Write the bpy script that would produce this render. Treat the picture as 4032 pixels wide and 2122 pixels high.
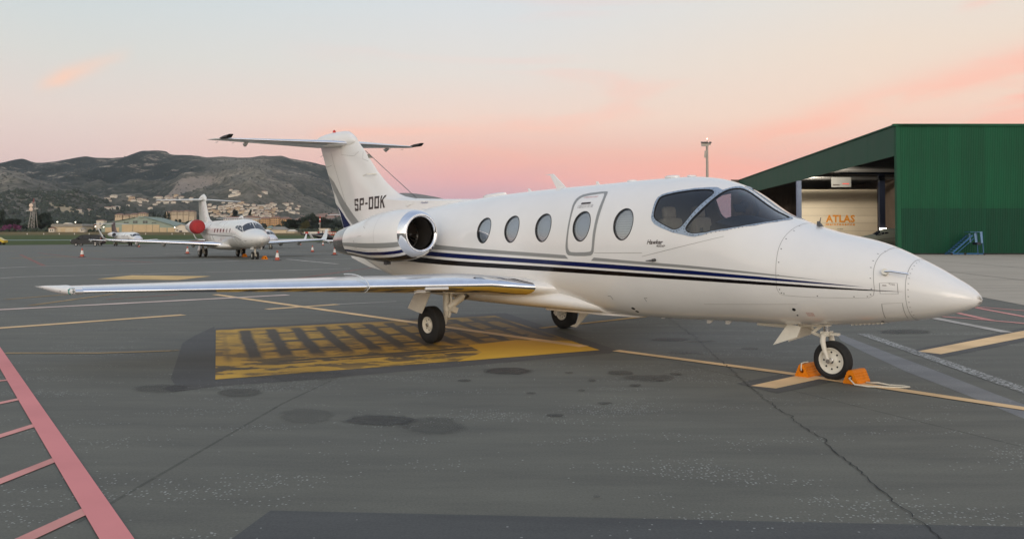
import bpy, bmesh, math, random
import numpy as np
from mathutils import Vector, Matrix, noise
from mathutils.geometry import delaunay_2d_cdt
PI = math.pi
random.seed(7)
for o in list(bpy.data.objects):
    bpy.data.objects.remove(o, do_unlink=True)
SC = bpy.context.scene
COL = SC.collection

# ------------------------------------------------------------------ camera
cam_d = bpy.data.cameras.new('camera')
cam = bpy.data.objects.new('camera', cam_d)
COL.objects.link(cam)
cam.location = (0, 0, 1.6829)
cam.rotation_euler = (PI / 2 + 0.03, 0, 0)
cam_d.sensor_width = 36
cam_d.lens = 30.27
cam_d.shift_y = -0.0580
cam_d.clip_start = 0.1
cam_d.clip_end = 40000
SC.camera = cam

# ------------------------------------------------------------------ sky, sun, exposure
def lin(c):
    return tuple((x / 12.92 if x <= 0.04045 else ((x + 0.055) / 1.055) ** 2.4) for x in c)
def L255(r, g, b):
    return lin((r / 255, g / 255, b / 255)) + (1,)

SUN_EL = math.radians(3.0)
SUN_ROT = math.radians(180.0)          # the set sun's glow is behind the photographer
W = bpy.data.worlds.new('World')
SC.world = W
W.use_nodes = True
nt = W.node_tree
nt.nodes.clear()
def N(tree, t, **k):
    n = tree.nodes.new(t)
    for a, b in k.items():
        setattr(n, a, b)
    return n
def mth(tree, op, a, b=None, c=None, clamp=False):
    n = tree.nodes.new('ShaderNodeMath')
    n.operation = op
    n.use_clamp = clamp
    for i, v in enumerate((a, b, c)):
        if v is None:
            continue
        if isinstance(v, (int, float)):
            n.inputs[i].default_value = v
        else:
            tree.links.new(v, n.inputs[i])
    return n.outputs[0]
def ramp(tree, fac, stops, interp='LINEAR'):
    n = tree.nodes.new('ShaderNodeValToRGB')
    cr = n.color_ramp
    cr.interpolation = interp
    while len(cr.elements) > 1:
        cr.elements.remove(cr.elements[-1])
    cr.elements[0].position = stops[0][0]
    cr.elements[0].color = stops[0][1]
    for p, c in stops[1:]:
        e = cr.elements.new(p)
        e.color = c
    if fac is not None:
        tree.links.new(fac, n.inputs[0])
    return n.outputs[0]
def mixc(tree, fac, a, b, mode='MIX'):
    n = tree.nodes.new('ShaderNodeMix')
    n.data_type = 'RGBA'
    n.blend_type = mode
    for i, v in ((0, fac), (6, a), (7, b)):
        if isinstance(v, (int, float)):
            n.inputs[i].default_value = v
        elif isinstance(v, tuple):
            n.inputs[i].default_value = v if len(v) == 4 else v + (1,)
        else:
            tree.links.new(v, n.inputs[i])
    return n.outputs[2]
lk = nt.links.new
tc = N(nt, 'ShaderNodeTexCoord')
nrm = N(nt, 'ShaderNodeVectorMath', operation='NORMALIZE')
lk(tc.outputs['Generated'], nrm.inputs[0])
sp = N(nt, 'ShaderNodeSeparateXYZ')
lk(nrm.outputs[0], sp.inputs[0])
dx, dy, dz = sp.outputs
# twilight gradient: mauve shadow band, pink belt, peach, pale grey blue, blue overhead
el = mth(nt, 'MAXIMUM', dz, 0.0)
UP = [(0.42, L255(190, 200, 210)), (0.7, L255(172, 184, 204)), (1.0, L255(156, 171, 198))]
g_left = ramp(nt, el, [(0.0, L255(182, 152, 164)), (0.05, L255(206, 172, 176)), (0.085, L255(216, 188, 186)),
                       (0.13, L255(218, 200, 194)), (0.19, L255(206, 204, 200)), (0.27, L255(192, 204, 208))] + UP)
g_mid = ramp(nt, el, [(0.0, L255(178, 146, 166)), (0.042, L255(196, 148, 166)), (0.066, L255(224, 158, 162)),
                      (0.095, L255(230, 174, 164)), (0.135, L255(230, 200, 188)), (0.19, L255(217, 208, 202)), (0.27, L255(205, 209, 212))] + UP)
g_right = ramp(nt, el, [(0.0, L255(200, 150, 160)), (0.05, L255(228, 162, 160)), (0.085, L255(232, 178, 164)),
                        (0.13, L255(234, 202, 184)), (0.20, L255(228, 208, 192)), (0.27, L255(218, 212, 204))] + UP)
fl = mth(nt, 'MULTIPLY_ADD', dx, -2.6, -0.15, clamp=True)
fr = mth(nt, 'MULTIPLY_ADD', dx, 2.6, 0.0, clamp=True)
grad = mixc(nt, fr, mixc(nt, fl, g_mid, g_left), g_right)
# thin pink cirrus: long soft streaks stretched along the horizon
mp = N(nt, 'ShaderNodeMapping')
lk(nrm.outputs[0], mp.inputs[0])
mp.inputs['Rotation'].default_value = (0, math.radians(-16), 0)
mp.inputs['Scale'].default_value = (2.2, 2.2, 15.0)
nz = N(nt, 'ShaderNodeTexNoise')
nz.inputs['Scale'].default_value = 1.35
nz.inputs['Detail'].default_value = 7
nz.inputs['Roughness'].default_value = 0.55
nz.inputs['Distortion'].default_value = 0.6
lk(mp.outputs[0], nz.inputs[0])
cl = ramp(nt, nz.outputs[0], [(0.47, (0, 0, 0, 1)), (0.68, (1, 1, 1, 1))], 'EASE')
band = ramp(nt, el, [(0.02, (0.25, .25, .25, 1)), (0.06, (1, 1, 1, 1)), (0.2, (.7, .7, .7, 1)), (0.34, (0, 0, 0, 1))])
clf = mth(nt, 'MULTIPLY', cl, band)
clf = mth(nt, 'MULTIPLY', clf, mth(nt, 'MULTIPLY_ADD', dx, 1.1, 0.30, clamp=True))
sky = mixc(nt, clf, grad, L255(250, 168, 150))
# two longer sunlit cirrus streaks and a small wisp
front = mth(nt, 'MAXIMUM', dy, 0.02)
uu = mth(nt, 'DIVIDE', dx, front)
vv_ = mth(nt, 'DIVIDE', dz, front)
def streak(col_in, u0, v0, slope, wid, ulo, uhi, amt, colr):
    ln_ = mth(nt, 'ADD', mth(nt, 'MULTIPLY', mth(nt, 'SUBTRACT', uu, u0), slope), v0)
    nn_ = N(nt, 'ShaderNodeTexNoise')
    nn_.inputs['Scale'].default_value = 9
    nn_.inputs['Detail'].default_value = 7
    nn_.inputs['Distortion'].default_value = .8
    mm_ = N(nt, 'ShaderNodeMapping'); mm_.inputs['Scale'].default_value = (1, 1, 4)
    lk(nrm.outputs[0], mm_.inputs[0]); lk(mm_.outputs[0], nn_.inputs[0])
    d_ = mth(nt, 'ADD', mth(nt, 'SUBTRACT', vv_, ln_), mth(nt, 'MULTIPLY', mth(nt, 'SUBTRACT', nn_.outputs[0], .5), wid * 1.6))
    g_ = mth(nt, 'DIVIDE', d_, wid)
    e_ = mth(nt, 'POWER', 2.718, mth(nt, 'MULTIPLY', mth(nt, 'MULTIPLY', g_, g_), -1))
    um = ramp(nt, mth(nt, 'MULTIPLY_ADD', uu, .5, .5), [(ulo * .5 + .5, (0, 0, 0, 1)), (ulo * .5 + .5 + .06 * (1 if uhi > .9 else .3), (1, 1, 1, 1)), (min(.999, uhi * .5 + .5), (1 if uhi > .9 else 0,) * 3 + (1,))])
    f_ = mth(nt, 'MULTIPLY', mth(nt, 'MULTIPLY', e_, um), mth(nt, 'MULTIPLY', mth(nt, 'GREATER_THAN', dy, 0.05), amt))
    f_ = mth(nt, 'MULTIPLY', f_, ramp(nt, nn_.outputs[0], [(0.3, (.35, .35, .35, 1)), (0.65, (1, 1, 1, 1))]))
    return mixc(nt, f_, col_in, colr)
sky = streak(sky, .375, .140, .30, .020, .16, .95, .48, L255(255, 164, 142))
sky = streak(sky, .375, .100, .22, .022, -.20, .95, .22, L255(255, 160, 146))
sky = streak(sky, -.506, .192, .35, .010, -.56, -.44, .75, L255(255, 190, 156))
sky = streak(sky, -.05, .123, .02, .007, -.24, .16, .45, L255(255, 176, 150))
# brighter warm afterglow low in the sunset half of the sky, behind the camera
back = mth(nt, 'MULTIPLY_ADD', dy, -0.75, 0.25, clamp=True)
low = ramp(nt, el, [(0.0, (1, 1, 1, 1)), (0.25, (.62, .62, .62, 1)), (0.7, (.12, .12, .12, 1)), (1, (0, 0, 0, 1))])
glow = mth(nt, 'MULTIPLY', back, low)
sky2 = mixc(nt, glow, sky, (1.70, 1.56, 1.38, 1))
bg1 = N(nt, 'ShaderNodeBackground')
lk(sky2, bg1.inputs[0])
bg1.inputs[1].default_value = 1.1
nis = N(nt, 'ShaderNodeTexSky')
nis.sky_type = 'NISHITA'
nis.sun_disc = False
nis.sun_elevation = SUN_EL
nis.sun_rotation = SUN_ROT
bg2 = N(nt, 'ShaderNodeBackground')
lk(nis.outputs[0], bg2.inputs[0])
bg2.inputs[1].default_value = 0.03
ad = N(nt, 'ShaderNodeAddShader')
lk(bg1.outputs[0], ad.inputs[0])
lk(bg2.outputs[0], ad.inputs[1])
ow = N(nt, 'ShaderNodeOutputWorld')
lk(ad.outputs[0], ow.inputs[0])

sd = bpy.data.lights.new('sun', 'SUN')
sd.energy = 0.85
sd.angle = math.radians(35)
sd.color = (1.0, 0.90, 0.80)
so = bpy.data.objects.new('sun', sd)
COL.objects.link(so)
so.rotation_euler = (math.radians(80), 0, 0)        # light travels towards +Y, from low behind the camera
SC.view_settings.view_transform = 'Standard'
SC.view_settings.look = 'None'
SC.view_settings.exposure = 0.0
SC.view_settings.gamma = 1.0
SC.view_settings.use_curve_mapping = False

# ------------------------------------------------------------------ materials
MATS = {}
def pbr(name, col, rough=0.5, metal=0.0, var=0.0, vscale=6.0, coat=0.0, spec=0.5, bump=0.0, bscale=60.0, emit=None, coords='Object', col2=None, stretch=None):
    if name in MATS:
        return MATS[name]
    m = bpy.data.materials.new(name)
    m.use_nodes = True
    t = m.node_tree
    b = t.nodes['Principled BSDF']
    b.inputs['Roughness'].default_value = rough
    b.inputs['Metallic'].default_value = metal
    b.inputs['Coat Weight'].default_value = coat
    b.inputs['Coat Roughness'].default_value = 0.04
    b.inputs['Specular IOR Level'].default_value = spec
    c = tuple(col) + (1,)
    tcn = t.nodes.new('ShaderNodeTexCoord')
    src = tcn.outputs[coords]
    if stretch:
        mpn = t.nodes.new('ShaderNodeMapping')
        mpn.inputs['Scale'].default_value = stretch
        t.links.new(src, mpn.inputs[0])
        src = mpn.outputs[0]
    if var > 0 or col2:
        n = t.nodes.new('ShaderNodeTexNoise')
        n.inputs['Scale'].default_value = vscale
        n.inputs['Detail'].default_value = 5
        n.inputs['Roughness'].default_value = 0.6
        t.links.new(src, n.inputs[0])
        if col2 is None:
            lo = tuple(max(0, x * (1 - var)) for x in col) + (1,)
            hi = tuple(min(1, x * (1 + var)) for x in col) + (1,)
        else:
            lo, hi = c, tuple(col2) + (1,)
        out = ramp(t, n.outputs[0], [(0.32, lo), (0.68, hi)])
        t.links.new(out, b.inputs['Base Color'])
        rr = t.nodes.new('ShaderNodeMapRange')
        t.links.new(n.outputs[0], rr.inputs[0])
        rr.inputs[3].default_value = max(0.02, rough * 0.85)
        rr.inputs[4].default_value = min(1, rough * 1.15)
        t.links.new(rr.outputs[0], b.inputs['Roughness'])
    else:
        b.inputs['Base Color'].default_value = c
    if bump > 0:
        n2 = t.nodes.new('ShaderNodeTexNoise')
        n2.inputs['Scale'].default_value = bscale
        n2.inputs['Detail'].default_value = 4
        t.links.new(src, n2.inputs[0])
        bp = t.nodes.new('ShaderNodeBump')
        bp.inputs['Strength'].default_value = bump
        bp.inputs['Distance'].default_value = 0.01
        t.links.new(n2.outputs[0], bp.inputs['Height'])
        t.links.new(bp.outputs[0], b.inputs['Normal'])
    if emit:
        b.inputs['Emission Color'].default_value = tuple(emit[:3]) + (1,)
        b.inputs['Emission Strength'].default_value = emit[3]
    MATS[name] = m
    return m

def glass(name, tint, boost=1.0, rough=0.0):
    if name in MATS:
        return MATS[name]
    m = bpy.data.materials.new(name)
    m.use_nodes = True
    t = m.node_tree
    t.nodes.clear()
    lw = N(t, 'ShaderNodeLayerWeight')
    lw.inputs[0].default_value = 0.5
    f5 = mth(t, 'POWER', lw.outputs['Facing'], 4.0)
    f2 = mth(t, 'MULTIPLY', mth(t, 'MULTIPLY_ADD', f5, 0.92, 0.045), boost, clamp=True)
    tr = N(t, 'ShaderNodeBsdfTransparent')
    tr.inputs[0].default_value = tuple(tint) + (1,)
    gl = N(t, 'ShaderNodeBsdfGlossy')
    gl.inputs['Roughness'].default_value = rough
    gl.inputs['Color'].default_value = (1, 1, 1, 1)
    mx = N(t, 'ShaderNodeMixShader')
    t.links.new(f2, mx.inputs[0])
    t.links.new(tr.outputs[0], mx.inputs[1])
    t.links.new(gl.outputs[0], mx.inputs[2])
    o = N(t, 'ShaderNodeOutputMaterial')
    t.links.new(mx.outputs[0], o.inputs[0])
    MATS[name] = m
    return m

M_WHITE = pbr('aircraft_white', (0.79, 0.775, 0.745), 0.22, var=0.025, vscale=1.3, coat=0.4)
M_CREAMW = pbr('gear_white', (0.70, 0.67, 0.58), 0.4, var=0.06, vscale=9)
M_CHROME = pbr('polished_metal', (0.84, 0.84, 0.86), 0.07, 1.0, var=0.05, vscale=5)
M_STEEL = pbr('strut_steel', (0.62, 0.61, 0.6), 0.22, 1.0)
M_NOZ = pbr('nozzle_metal', (0.50, 0.47, 0.46), 0.22, 1.0, var=0.15, vscale=5)
M_BLUE = pbr('stripe_blue', (0.004, 0.010, 0.075), 0.2, spec=.35)
M_BLACK = pbr('stripe_black', (0.006, 0.004, 0.005), 0.22, spec=.3)
M_GREY = pbr('stripe_grey', (0.27, 0.275, 0.265), 0.3)
M_MARK = pbr('mark_dark', (0.035, 0.022, 0.02), 0.4)
M_RED = pbr('mark_red', (0.45, 0.06, 0.05), 0.4)
M_LINE = pbr('panel_line', (0.30, 0.29, 0.27), 0.6)
M_RIV = pbr('rivet', (0.10, 0.10, 0.10), 0.4, 0.6)
M_FRAME = pbr('window_frame', (0.30, 0.37, 0.46), 0.28, 0.25, var=0.06, vscale=8)
M_TYRE = pbr('tyre_rubber', (0.012, 0.012, 0.012), 0.75, var=0.25, vscale=20, bump=0.15, bscale=90)
M_DARK = pbr('dark_void', (0.006, 0.006, 0.007), 0.7)
M_FAN = pbr('fan_blade', (0.20, 0.16, 0.13), 0.35, 0.8)
M_DUCT = pbr('inlet_duct', (0.05, 0.045, 0.04), 0.45, 0.3, var=0.2)
M_LINING = pbr('cabin_lining', (0.20, 0.165, 0.125), 0.8, var=0.15, vscale=8)
M_SHADE = pbr('window_shade', (0.34, 0.36, 0.39), 0.7)
M_PLEAT = pbr('pleated_shade', (0.52, 0.52, 0.49), 0.8)
M_PANEL = pbr('glareshield', (0.018, 0.022, 0.03), 0.7, var=0.2, vscale=15)
M_SEAT = pbr('seat_leather', (0.30, 0.245, 0.18), 0.55, var=0.1, vscale=12)
M_GLASS = glass('cockpit_glass', (0.60, 0.64, 0.67), 1.5)
M_GLASSW = glass('cabin_glass', (0.80, 0.84, 0.88), 3.2)
M_CLEAR = glass('clear_acrylic', (0.96, 0.97, 0.97), 1.3)
M_LAMP = glass('lamp_cover', (0.45, 0.5, 0.5), 2.5)
M_BOOT = pbr('tip_boot', (0.012, 0.011, 0.011), 0.4)

# ------------------------------------------------------------------ helpers
def link(o):
    COL.objects.link(o)
    return o
def tag(o, label=None, cat=None, group=None, kind=None):
    if label: o['label'] = label
    if cat: o['category'] = cat
    if group: o['group'] = group
    if kind: o['kind'] = kind
    return o
def empty(name, loc=(0, 0, 0), rz=0.0):
    o = bpy.data.objects.new(name, None)
    o.location = loc
    o.rotation_euler = (0, 0, rz)
    o.empty_display_size = 0.2
    return link(o)
def copy_tree(o, parent=None):
    c = o.copy()
    link(c)
    if parent is not None:
        c.parent = parent
    for ch in list(o.children):
        copy_tree(ch, c)
    return c

class MB:
    def __init__(s):
        s.v = []; s.f = []; s.m = []; s.mats = []; s.cur = 0
    def mat(s, m):
        if m not in s.mats:
            s.mats.append(m)
        s.cur = s.mats.index(m)
        return s
    def add(s, vs, fs):
        b = len(s.v)
        s.v += [tuple(map(float, p)) for p in vs]
        for f in fs:
            s.f.append(tuple(b + i for i in f)); s.m.append(s.cur)
        return s
    def box(s, c, d, rz=0.0, rx=0.0, ry=0.0):
        R = Matrix.Rotation(rz, 3, 'Z') @ Matrix.Rotation(ry, 3, 'Y') @ Matrix.Rotation(rx, 3, 'X')
        vs = []
        for x in (-.5, .5):
            for y in (-.5, .5):
                for z in (-.5, .5):
                    p = R @ Vector((x * d[0], y * d[1], z * d[2]))
                    vs.append((p.x + c[0], p.y + c[1], p.z + c[2]))
        return s.add(vs, [(0, 1, 3, 2), (4, 6, 7, 5), (0, 4, 5, 1), (2, 3, 7, 6), (0, 2, 6, 4), (1, 5, 7, 3)])
    def bx(s, x0, x1, y0, y1, z0, z1):
        return s.box(((x0 + x1) / 2, (y0 + y1) / 2, (z0 + z1) / 2), (x1 - x0, y1 - y0, z1 - z0))
    def tube(s, pts, r, n=10, cap=True, r2=None):
        pts = [Vector(p) for p in pts]
        k = len(pts)
        rr = r if isinstance(r, (list, tuple)) else [r + ((r2 - r) * i / (k - 1) if r2 is not None else 0) for i in range(k)]
        vs = []; fs = []
        up = None
        for i, p in enumerate(pts):
            d = (pts[min(i + 1, k - 1)] - pts[max(i - 1, 0)]).normalized()
            if up is None:
                up = d.orthogonal().normalized()
            a = (up - d * up.dot(d))
            a = a.normalized() if a.length > 1e-6 else d.orthogonal().normalized()
            up = a
            b = d.cross(a)
            for j in range(n):
                t = 2 * PI * j / n
                q = p + (a * math.cos(t) + b * math.sin(t)) * rr[i]
                vs.append(tuple(q))
        for i in range(k - 1):
            for j in range(n):
                j2 = (j + 1) % n
                fs.append((i * n + j, i * n + j2, (i + 1) * n + j2, (i + 1) * n + j))
        if cap:
            fs.append(tuple(range(n))[::-1])
            fs.append(tuple((k - 1) * n + j for j in range(n)))
        return s.add(vs, fs)
    def lathe(s, prof, c=(0, 0, 0), axis='Z', n=24, closed=False):
        # prof: (along, radius)
        vs = []; fs = []
        for (h, r) in prof:
            for j in range(n):
                t = 2 * PI * j / n
                a, b = r * math.cos(t), r * math.sin(t)
                if axis == 'Z': p = (a, b, h)
                elif axis == 'Y': p = (b, h, a)
                else: p = (h, a, b)
                vs.append((p[0] + c[0], p[1] + c[1], p[2] + c[2]))
        k = len(prof)
        for i in range(k - 1 + (1 if closed else 0)):
            i2 = (i + 1) % k
            for j in range(n):
                j2 = (j + 1) % n
                fs.append((i * n + j, i * n + j2, i2 * n + j2, i2 * n + j))
        if not closed:
            if prof[0][1] > 1e-5: fs.append(tuple(range(n))[::-1])
            if prof[-1][1] > 1e-5: fs.append(tuple((k - 1) * n + j for j in range(n)))
        return s.add(vs, fs)
    def prism(s, poly, z0, z1, fn=None):
        n = len(poly)
        fn = fn or (lambda a, b, c: (a, b, c))
        vs = [fn(x, y, z0) for x, y in poly] + [fn(x, y, z1) for x, y in poly]
        fs = [tuple(range(n))[::-1], tuple(range(n, 2 * n))]
        for i in range(n):
            j = (i + 1) % n
            fs.append((i, j, n + j, n + i))
        return s.add(vs, fs)
    def loft(s, rings, cap=True, close=True):
        n = len(rings[0]); k = len(rings)
        vs = [p for r in rings for p in r]
        fs = []
        for i in range(k - 1):
            for j in range(n if close else n - 1):
                j2 = (j + 1) % n
                fs.append((i * n + j, i * n + j2, (i + 1) * n + j2, (i + 1) * n + j))
        if cap:
            fs.append(tuple(range(n))[::-1])
            fs.append(tuple((k - 1) * n + j for j in range(n)))
        return s.add(vs, fs)
    def mesh(s, name, smooth=None):
        me = bpy.data.meshes.new(name)
        me.from_pydata(s.v, [], s.f)
        for m in s.mats:
            me.materials.append(m)
        if s.mats:
            me.polygons.foreach_set('material_index', s.m)
        bm = bmesh.new()
        bm.from_mesh(me)
        bmesh.ops.recalc_face_normals(bm, faces=bm.faces)
        bm.to_mesh(me)
        bm.free()
        if smooth is not None:
            me.polygons.foreach_set('use_smooth', [True] * len(me.polygons))
            me.set_sharp_from_angle(angle=math.radians(smooth))
        me.update()
        return me
    def build(s, name, mat=None, parent=None, smooth=None, bevel=0.0):
        if mat is not None and not s.mats:
            s.mats = [mat]; s.m = [0] * len(s.f)
        me = s.mesh(name, smooth)
        o = link(bpy.data.objects.new(name, me))
        if parent is not None:
            o.parent = parent
        if bevel > 0:
            b = o.modifiers.new('bevel', 'BEVEL')
            b.width = bevel
            b.segments = 2
            b.limit_method = 'ANGLE'
        return o

def pch(xk, yk):
    xk = np.asarray(xk, float); yk = np.asarray(yk, float)
    h = np.diff(xk); d = np.diff(yk) / h
    m = np.zeros_like(yk)
    for i in range(1, len(xk) - 1):
        if d[i - 1] * d[i] > 0:
            w1 = 2 * h[i] + h[i - 1]; w2 = h[i] + 2 * h[i - 1]
            m[i] = (w1 + w2) / (w1 / d[i - 1] + w2 / d[i])
    m[0] = d[0]; m[-1] = d[-1]
    def f(x):
        x = np.clip(np.asarray(x, float), xk[0], xk[-1])
        i = np.clip(np.searchsorted(xk, x) - 1, 0, len(xk) - 2)
        t = (x - xk[i]) / h[i]
        return (2 * t**3 - 3 * t**2 + 1) * yk[i] + (t**3 - 2 * t * t + t) * h[i] * m[i] + (-2 * t**3 + 3 * t * t) * yk[i + 1] + (t**3 - t * t) * h[i] * m[i + 1]
    return f

def inside(P, poly):
    x, y = P[:, 0], P[:, 1]
    c = np.zeros(len(P), bool)
    n = len(poly)
    for i in range(n):
        x1, y1 = poly[i]; x2, y2 = poly[(i + 1) % n]
        if y1 == y2: continue
        k = ((y1 > y) != (y2 > y))
        c ^= k & (x < (x2 - x1) * (y - y1) / (y2 - y1) + x1)
    return c
def densify(poly, d, closed=True):
    out = []
    n = len(poly)
    for i in range(n if closed else n - 1):
        a = poly[i]; b = poly[(i + 1) % n]
        k = max(1, int(math.hypot(b[0] - a[0], b[1] - a[1]) / d))
        for j in range(k):
            out.append((a[0] + (b[0] - a[0]) * j / k, a[1] + (b[1] - a[1]) * j / k))
    if not closed: out.append(poly[-1])
    return out
def smooth_loop(poly, it=2):
    for _ in range(it):
        q = []
        n = len(poly)
        for i in range(n):
            a = poly[i]; b = poly[(i + 1) % n]
            q += [(.75 * a[0] + .25 * b[0], .75 * a[1] + .25 * b[1]), (.25 * a[0] + .75 * b[0], .25 * a[1] + .75 * b[1])]
        poly = q
    return poly
def text_mesh(txt, shear=0.0, size=1.0, spacing=1.0, bold=0.0):
    cu = bpy.data.curves.new('txt', 'FONT')
    cu.body = txt
    cu.size = size
    cu.shear = shear
    cu.offset = bold
    cu.space_character = spacing
    cu.resolution_u = 2
    o = link(bpy.data.objects.new('txt', cu))
    bpy.context.view_layer.update()
    me = bpy.data.meshes.new_from_object(o)
    V = [(v.co.x, v.co.y) for v in me.vertices]
    F_ = [tuple(p.vertices) for p in me.polygons]
    bpy.data.objects.remove(o, do_unlink=True)
    bpy.data.curves.remove(cu)
    bpy.data.meshes.remove(me)
    xs = [v[0] for v in V]; ys = [v[1] for v in V]
    return V, F_, (min(xs), max(xs), min(ys), max(ys))
def text_obj(name, txt, fn, w, h, mat, parent, shear=0.0, spacing=1.0, bold=0.0):
    # fn maps (u in 0..w, v in 0..h) to a 3-D point
    V, F_, (x0, x1, y0, y1) = text_mesh(txt, shear, 1.0, spacing, bold)
    b = MB()
    b.add([fn((x - x0) / (x1 - x0) * w, (y - y0) / (y1 - y0) * h) for x, y in V], F_)
    me = bpy.data.meshes.new(name)
    me.from_pydata(b.v, [], b.f)
    me.materials.append(mat)
    o = link(bpy.data.objects.new(name, me))
    o.parent = parent
    return o
LINES = [('pink', 0.1, [(-8.155, 8.023), (-5.868, 10.123)]), ('pink', 0.1, [(-6.087, 5.866), (-5.062, 8.988)]), ('pink', 0.1, [(-4.747, 4.322), (-4.229, 7.778)]), ('pink', 0.1, [(-3.883, 2.974), (-3.424, 6.607)]), ('pink', 0.11, [(-3.276, 1.893), (-2.596, 5.368)]), ('cream', 0.21, [(-8.522, 24.776), (1.097, 13.149)]), ('cream', 0.17, [(1.524, 12.686), (3.442, 10.529)]), ('cream', 0.17, [(3.442, 10.529), (4.985, 8.437), (6.8, 5.462)]), ('palepink', 0.34, [(-20.086, 11.867), (-6.375, 24.564)]), ('cream', 0.27, [(-14.375, 10.112), (-7.001, 18.415)]), ('cream', 0.24, [(-5.635, 19.813), (-4.285, 21.204)]), ('fadedwhite', 0.1, [(-4.285, 21.204), (-2.976, 22.188)]), ('fadedyellow', 0.13, [(-7.275, 12.412), (-5.923, 12.412), (-4.88, 12.686)]), ('fadedyellow', 0.22, [(-13.391, 22.806), (-12.78, 24.776)]), ('fadedyellow', 0.2, [(-11.653, 20.895), (-11.523, 24.992)]), ('fadedwhite', 0.3, [(-26.737, 45.032), (-26.453, 46.877), (-19.053, 55.519), (-17.235, 62.837)]), ('fadedwhite', 0.26, [(-20.331, 34.255), (-20.043, 35.53), (-16.709, 37.632), (-8.291, 44.335)]), ('fadedwhite', 0.3, [(-16.223, 62.154), (-10.41, 51.519)]), ('fadedwhite', 0.3, [(-14.781, 61.486), (-11.754, 64.249)]), ('fadedwhite', 0.2, [(-30.966, 64.249), (-29.819, 71.476), (-28.144, 80.536)]), ('fadedyellow', 0.5, [(-55.689, 93.741), (-55.55, 102.114), (-44.087, 93.741)]), ('fadedred', 0.25, [(-44.078, 77.271), (-26.308, 48.465)]), ('fadedred', 0.3, [(-46.926, 85.345), (-32.841, 65.726), (-22.716, 54.462)]), ('fadedyellow', 0.8, [(-37.402, 64.249), (-35.691, 70.593)]), ('fadedred', 0.22, [(-8.54, 33.651), (-7.392, 45.39)]), ('fadedred', 0.15, [(-10.708, 22.806), (-9.594, 24.776)]), ('fadedwhite', 0.25, [(-44.389, 107.897), (-28.066, 93.741), (-16.042, 80.536)]), ('fadedwhite', 0.25, [(-32.415, 80.536), (-30.628, 100.322)]), ('fadedyellow', 0.3, [(-24.041, 85.345), (-17.016, 93.741)]), ('pink', 0.12, [(10.973, 20.522), (11.436, 19.61), (11.98, 18.654)]), ('pink', 0.14, [(10.874, 20.304), (10.703, 18.356), (10.538, 16.415)]), ('pink', 0.16, [(9.726, 18.9), (9.534, 17.15), (9.764, 16.75), (10.187, 15.871)]), ('pink', 0.14, [(8.737, 18.298), (9.562, 17.202)]), ('fadedwhite', 0.22, [(8.628, 17.733), (8.641, 15.08)]), ('yellow2', 0.15, [(0.527, 15.741), (2.775, 18.011)]), ('speckwhite', 0.2, [(6.02, 14.846), (5.583, 9.443), (5.48, 8.562)])]
POLY = [('pinkwide', [(-11.139, 18.041), (-0.407, 2.362), (-0.603, 2.362), (-9.892, 15.942)]), ('cream', [(2.68, 9.722), (2.911, 9.553), (3.609, 10.176), (3.478, 10.472)]), ('cream', [(5.906, 12.602), (6.103, 12.306), (8.466, 14.293), (11.052, 16.462), (11.834, 17.624), (9.101, 15.362)]), ('patch_dark', [(2.562, 9.88), (2.84, 9.277), (3.786, 10.052), (3.519, 10.765)]), ('patch_dark', [(5.714, 12.602), (5.895, 11.924), (8.16, 13.779), (10.654, 15.871), (12.249, 18.24), (9.404, 15.871)]), ('patch_dark', [(-5.539, 16.093), (-5.341, 14.473), (-5.167, 13.552), (-4.031, 10.23), (-3.791, 9.746), (-3.368, 9.846)]), ('patch_dark2', [(-3.801, 9.846), (-3.855, 9.553), (-3.664, 9.352), (-3.294, 9.714), (-2.423, 10.123), (1.4, 12.412), (1.553, 12.77), (-0.144, 18.9), (-1.658, 17.843), (-5.409, 15.784)]), ('patch_blue', [(-1.581, 4.69), (-1.483, 5.333), (2.965, 5.038), (3.481, 5.003), (2.729, 3.933), (-1.621, 3.933)]), ('band_grey', [(5.654, 15.08), (5.434, 12.52), (5.29, 10.705), (5.154, 9.247), (5.12, 8.664), (4.988, 7.458), (4.628, 6.923), (4.721, 7.993), (4.808, 9.13), (4.894, 10.725), (5.111, 12.575), (5.302, 13.946)]), ('yfar', [(-16.207, 33.651), (-16.255, 36.904), (-12.563, 35.977), (-12.738, 32.879)])]
YQ = [(-3.475, 10.141), (1.295, 12.742), (-0.359, 18.24), (-5.278, 15.403)]
YS = [(-0.676, 13.301), (0.057, 13.98), (0.949, 13.812), (1.295, 12.742), (-0.735, 11.588), (-0.426, 12.493)]
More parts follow.
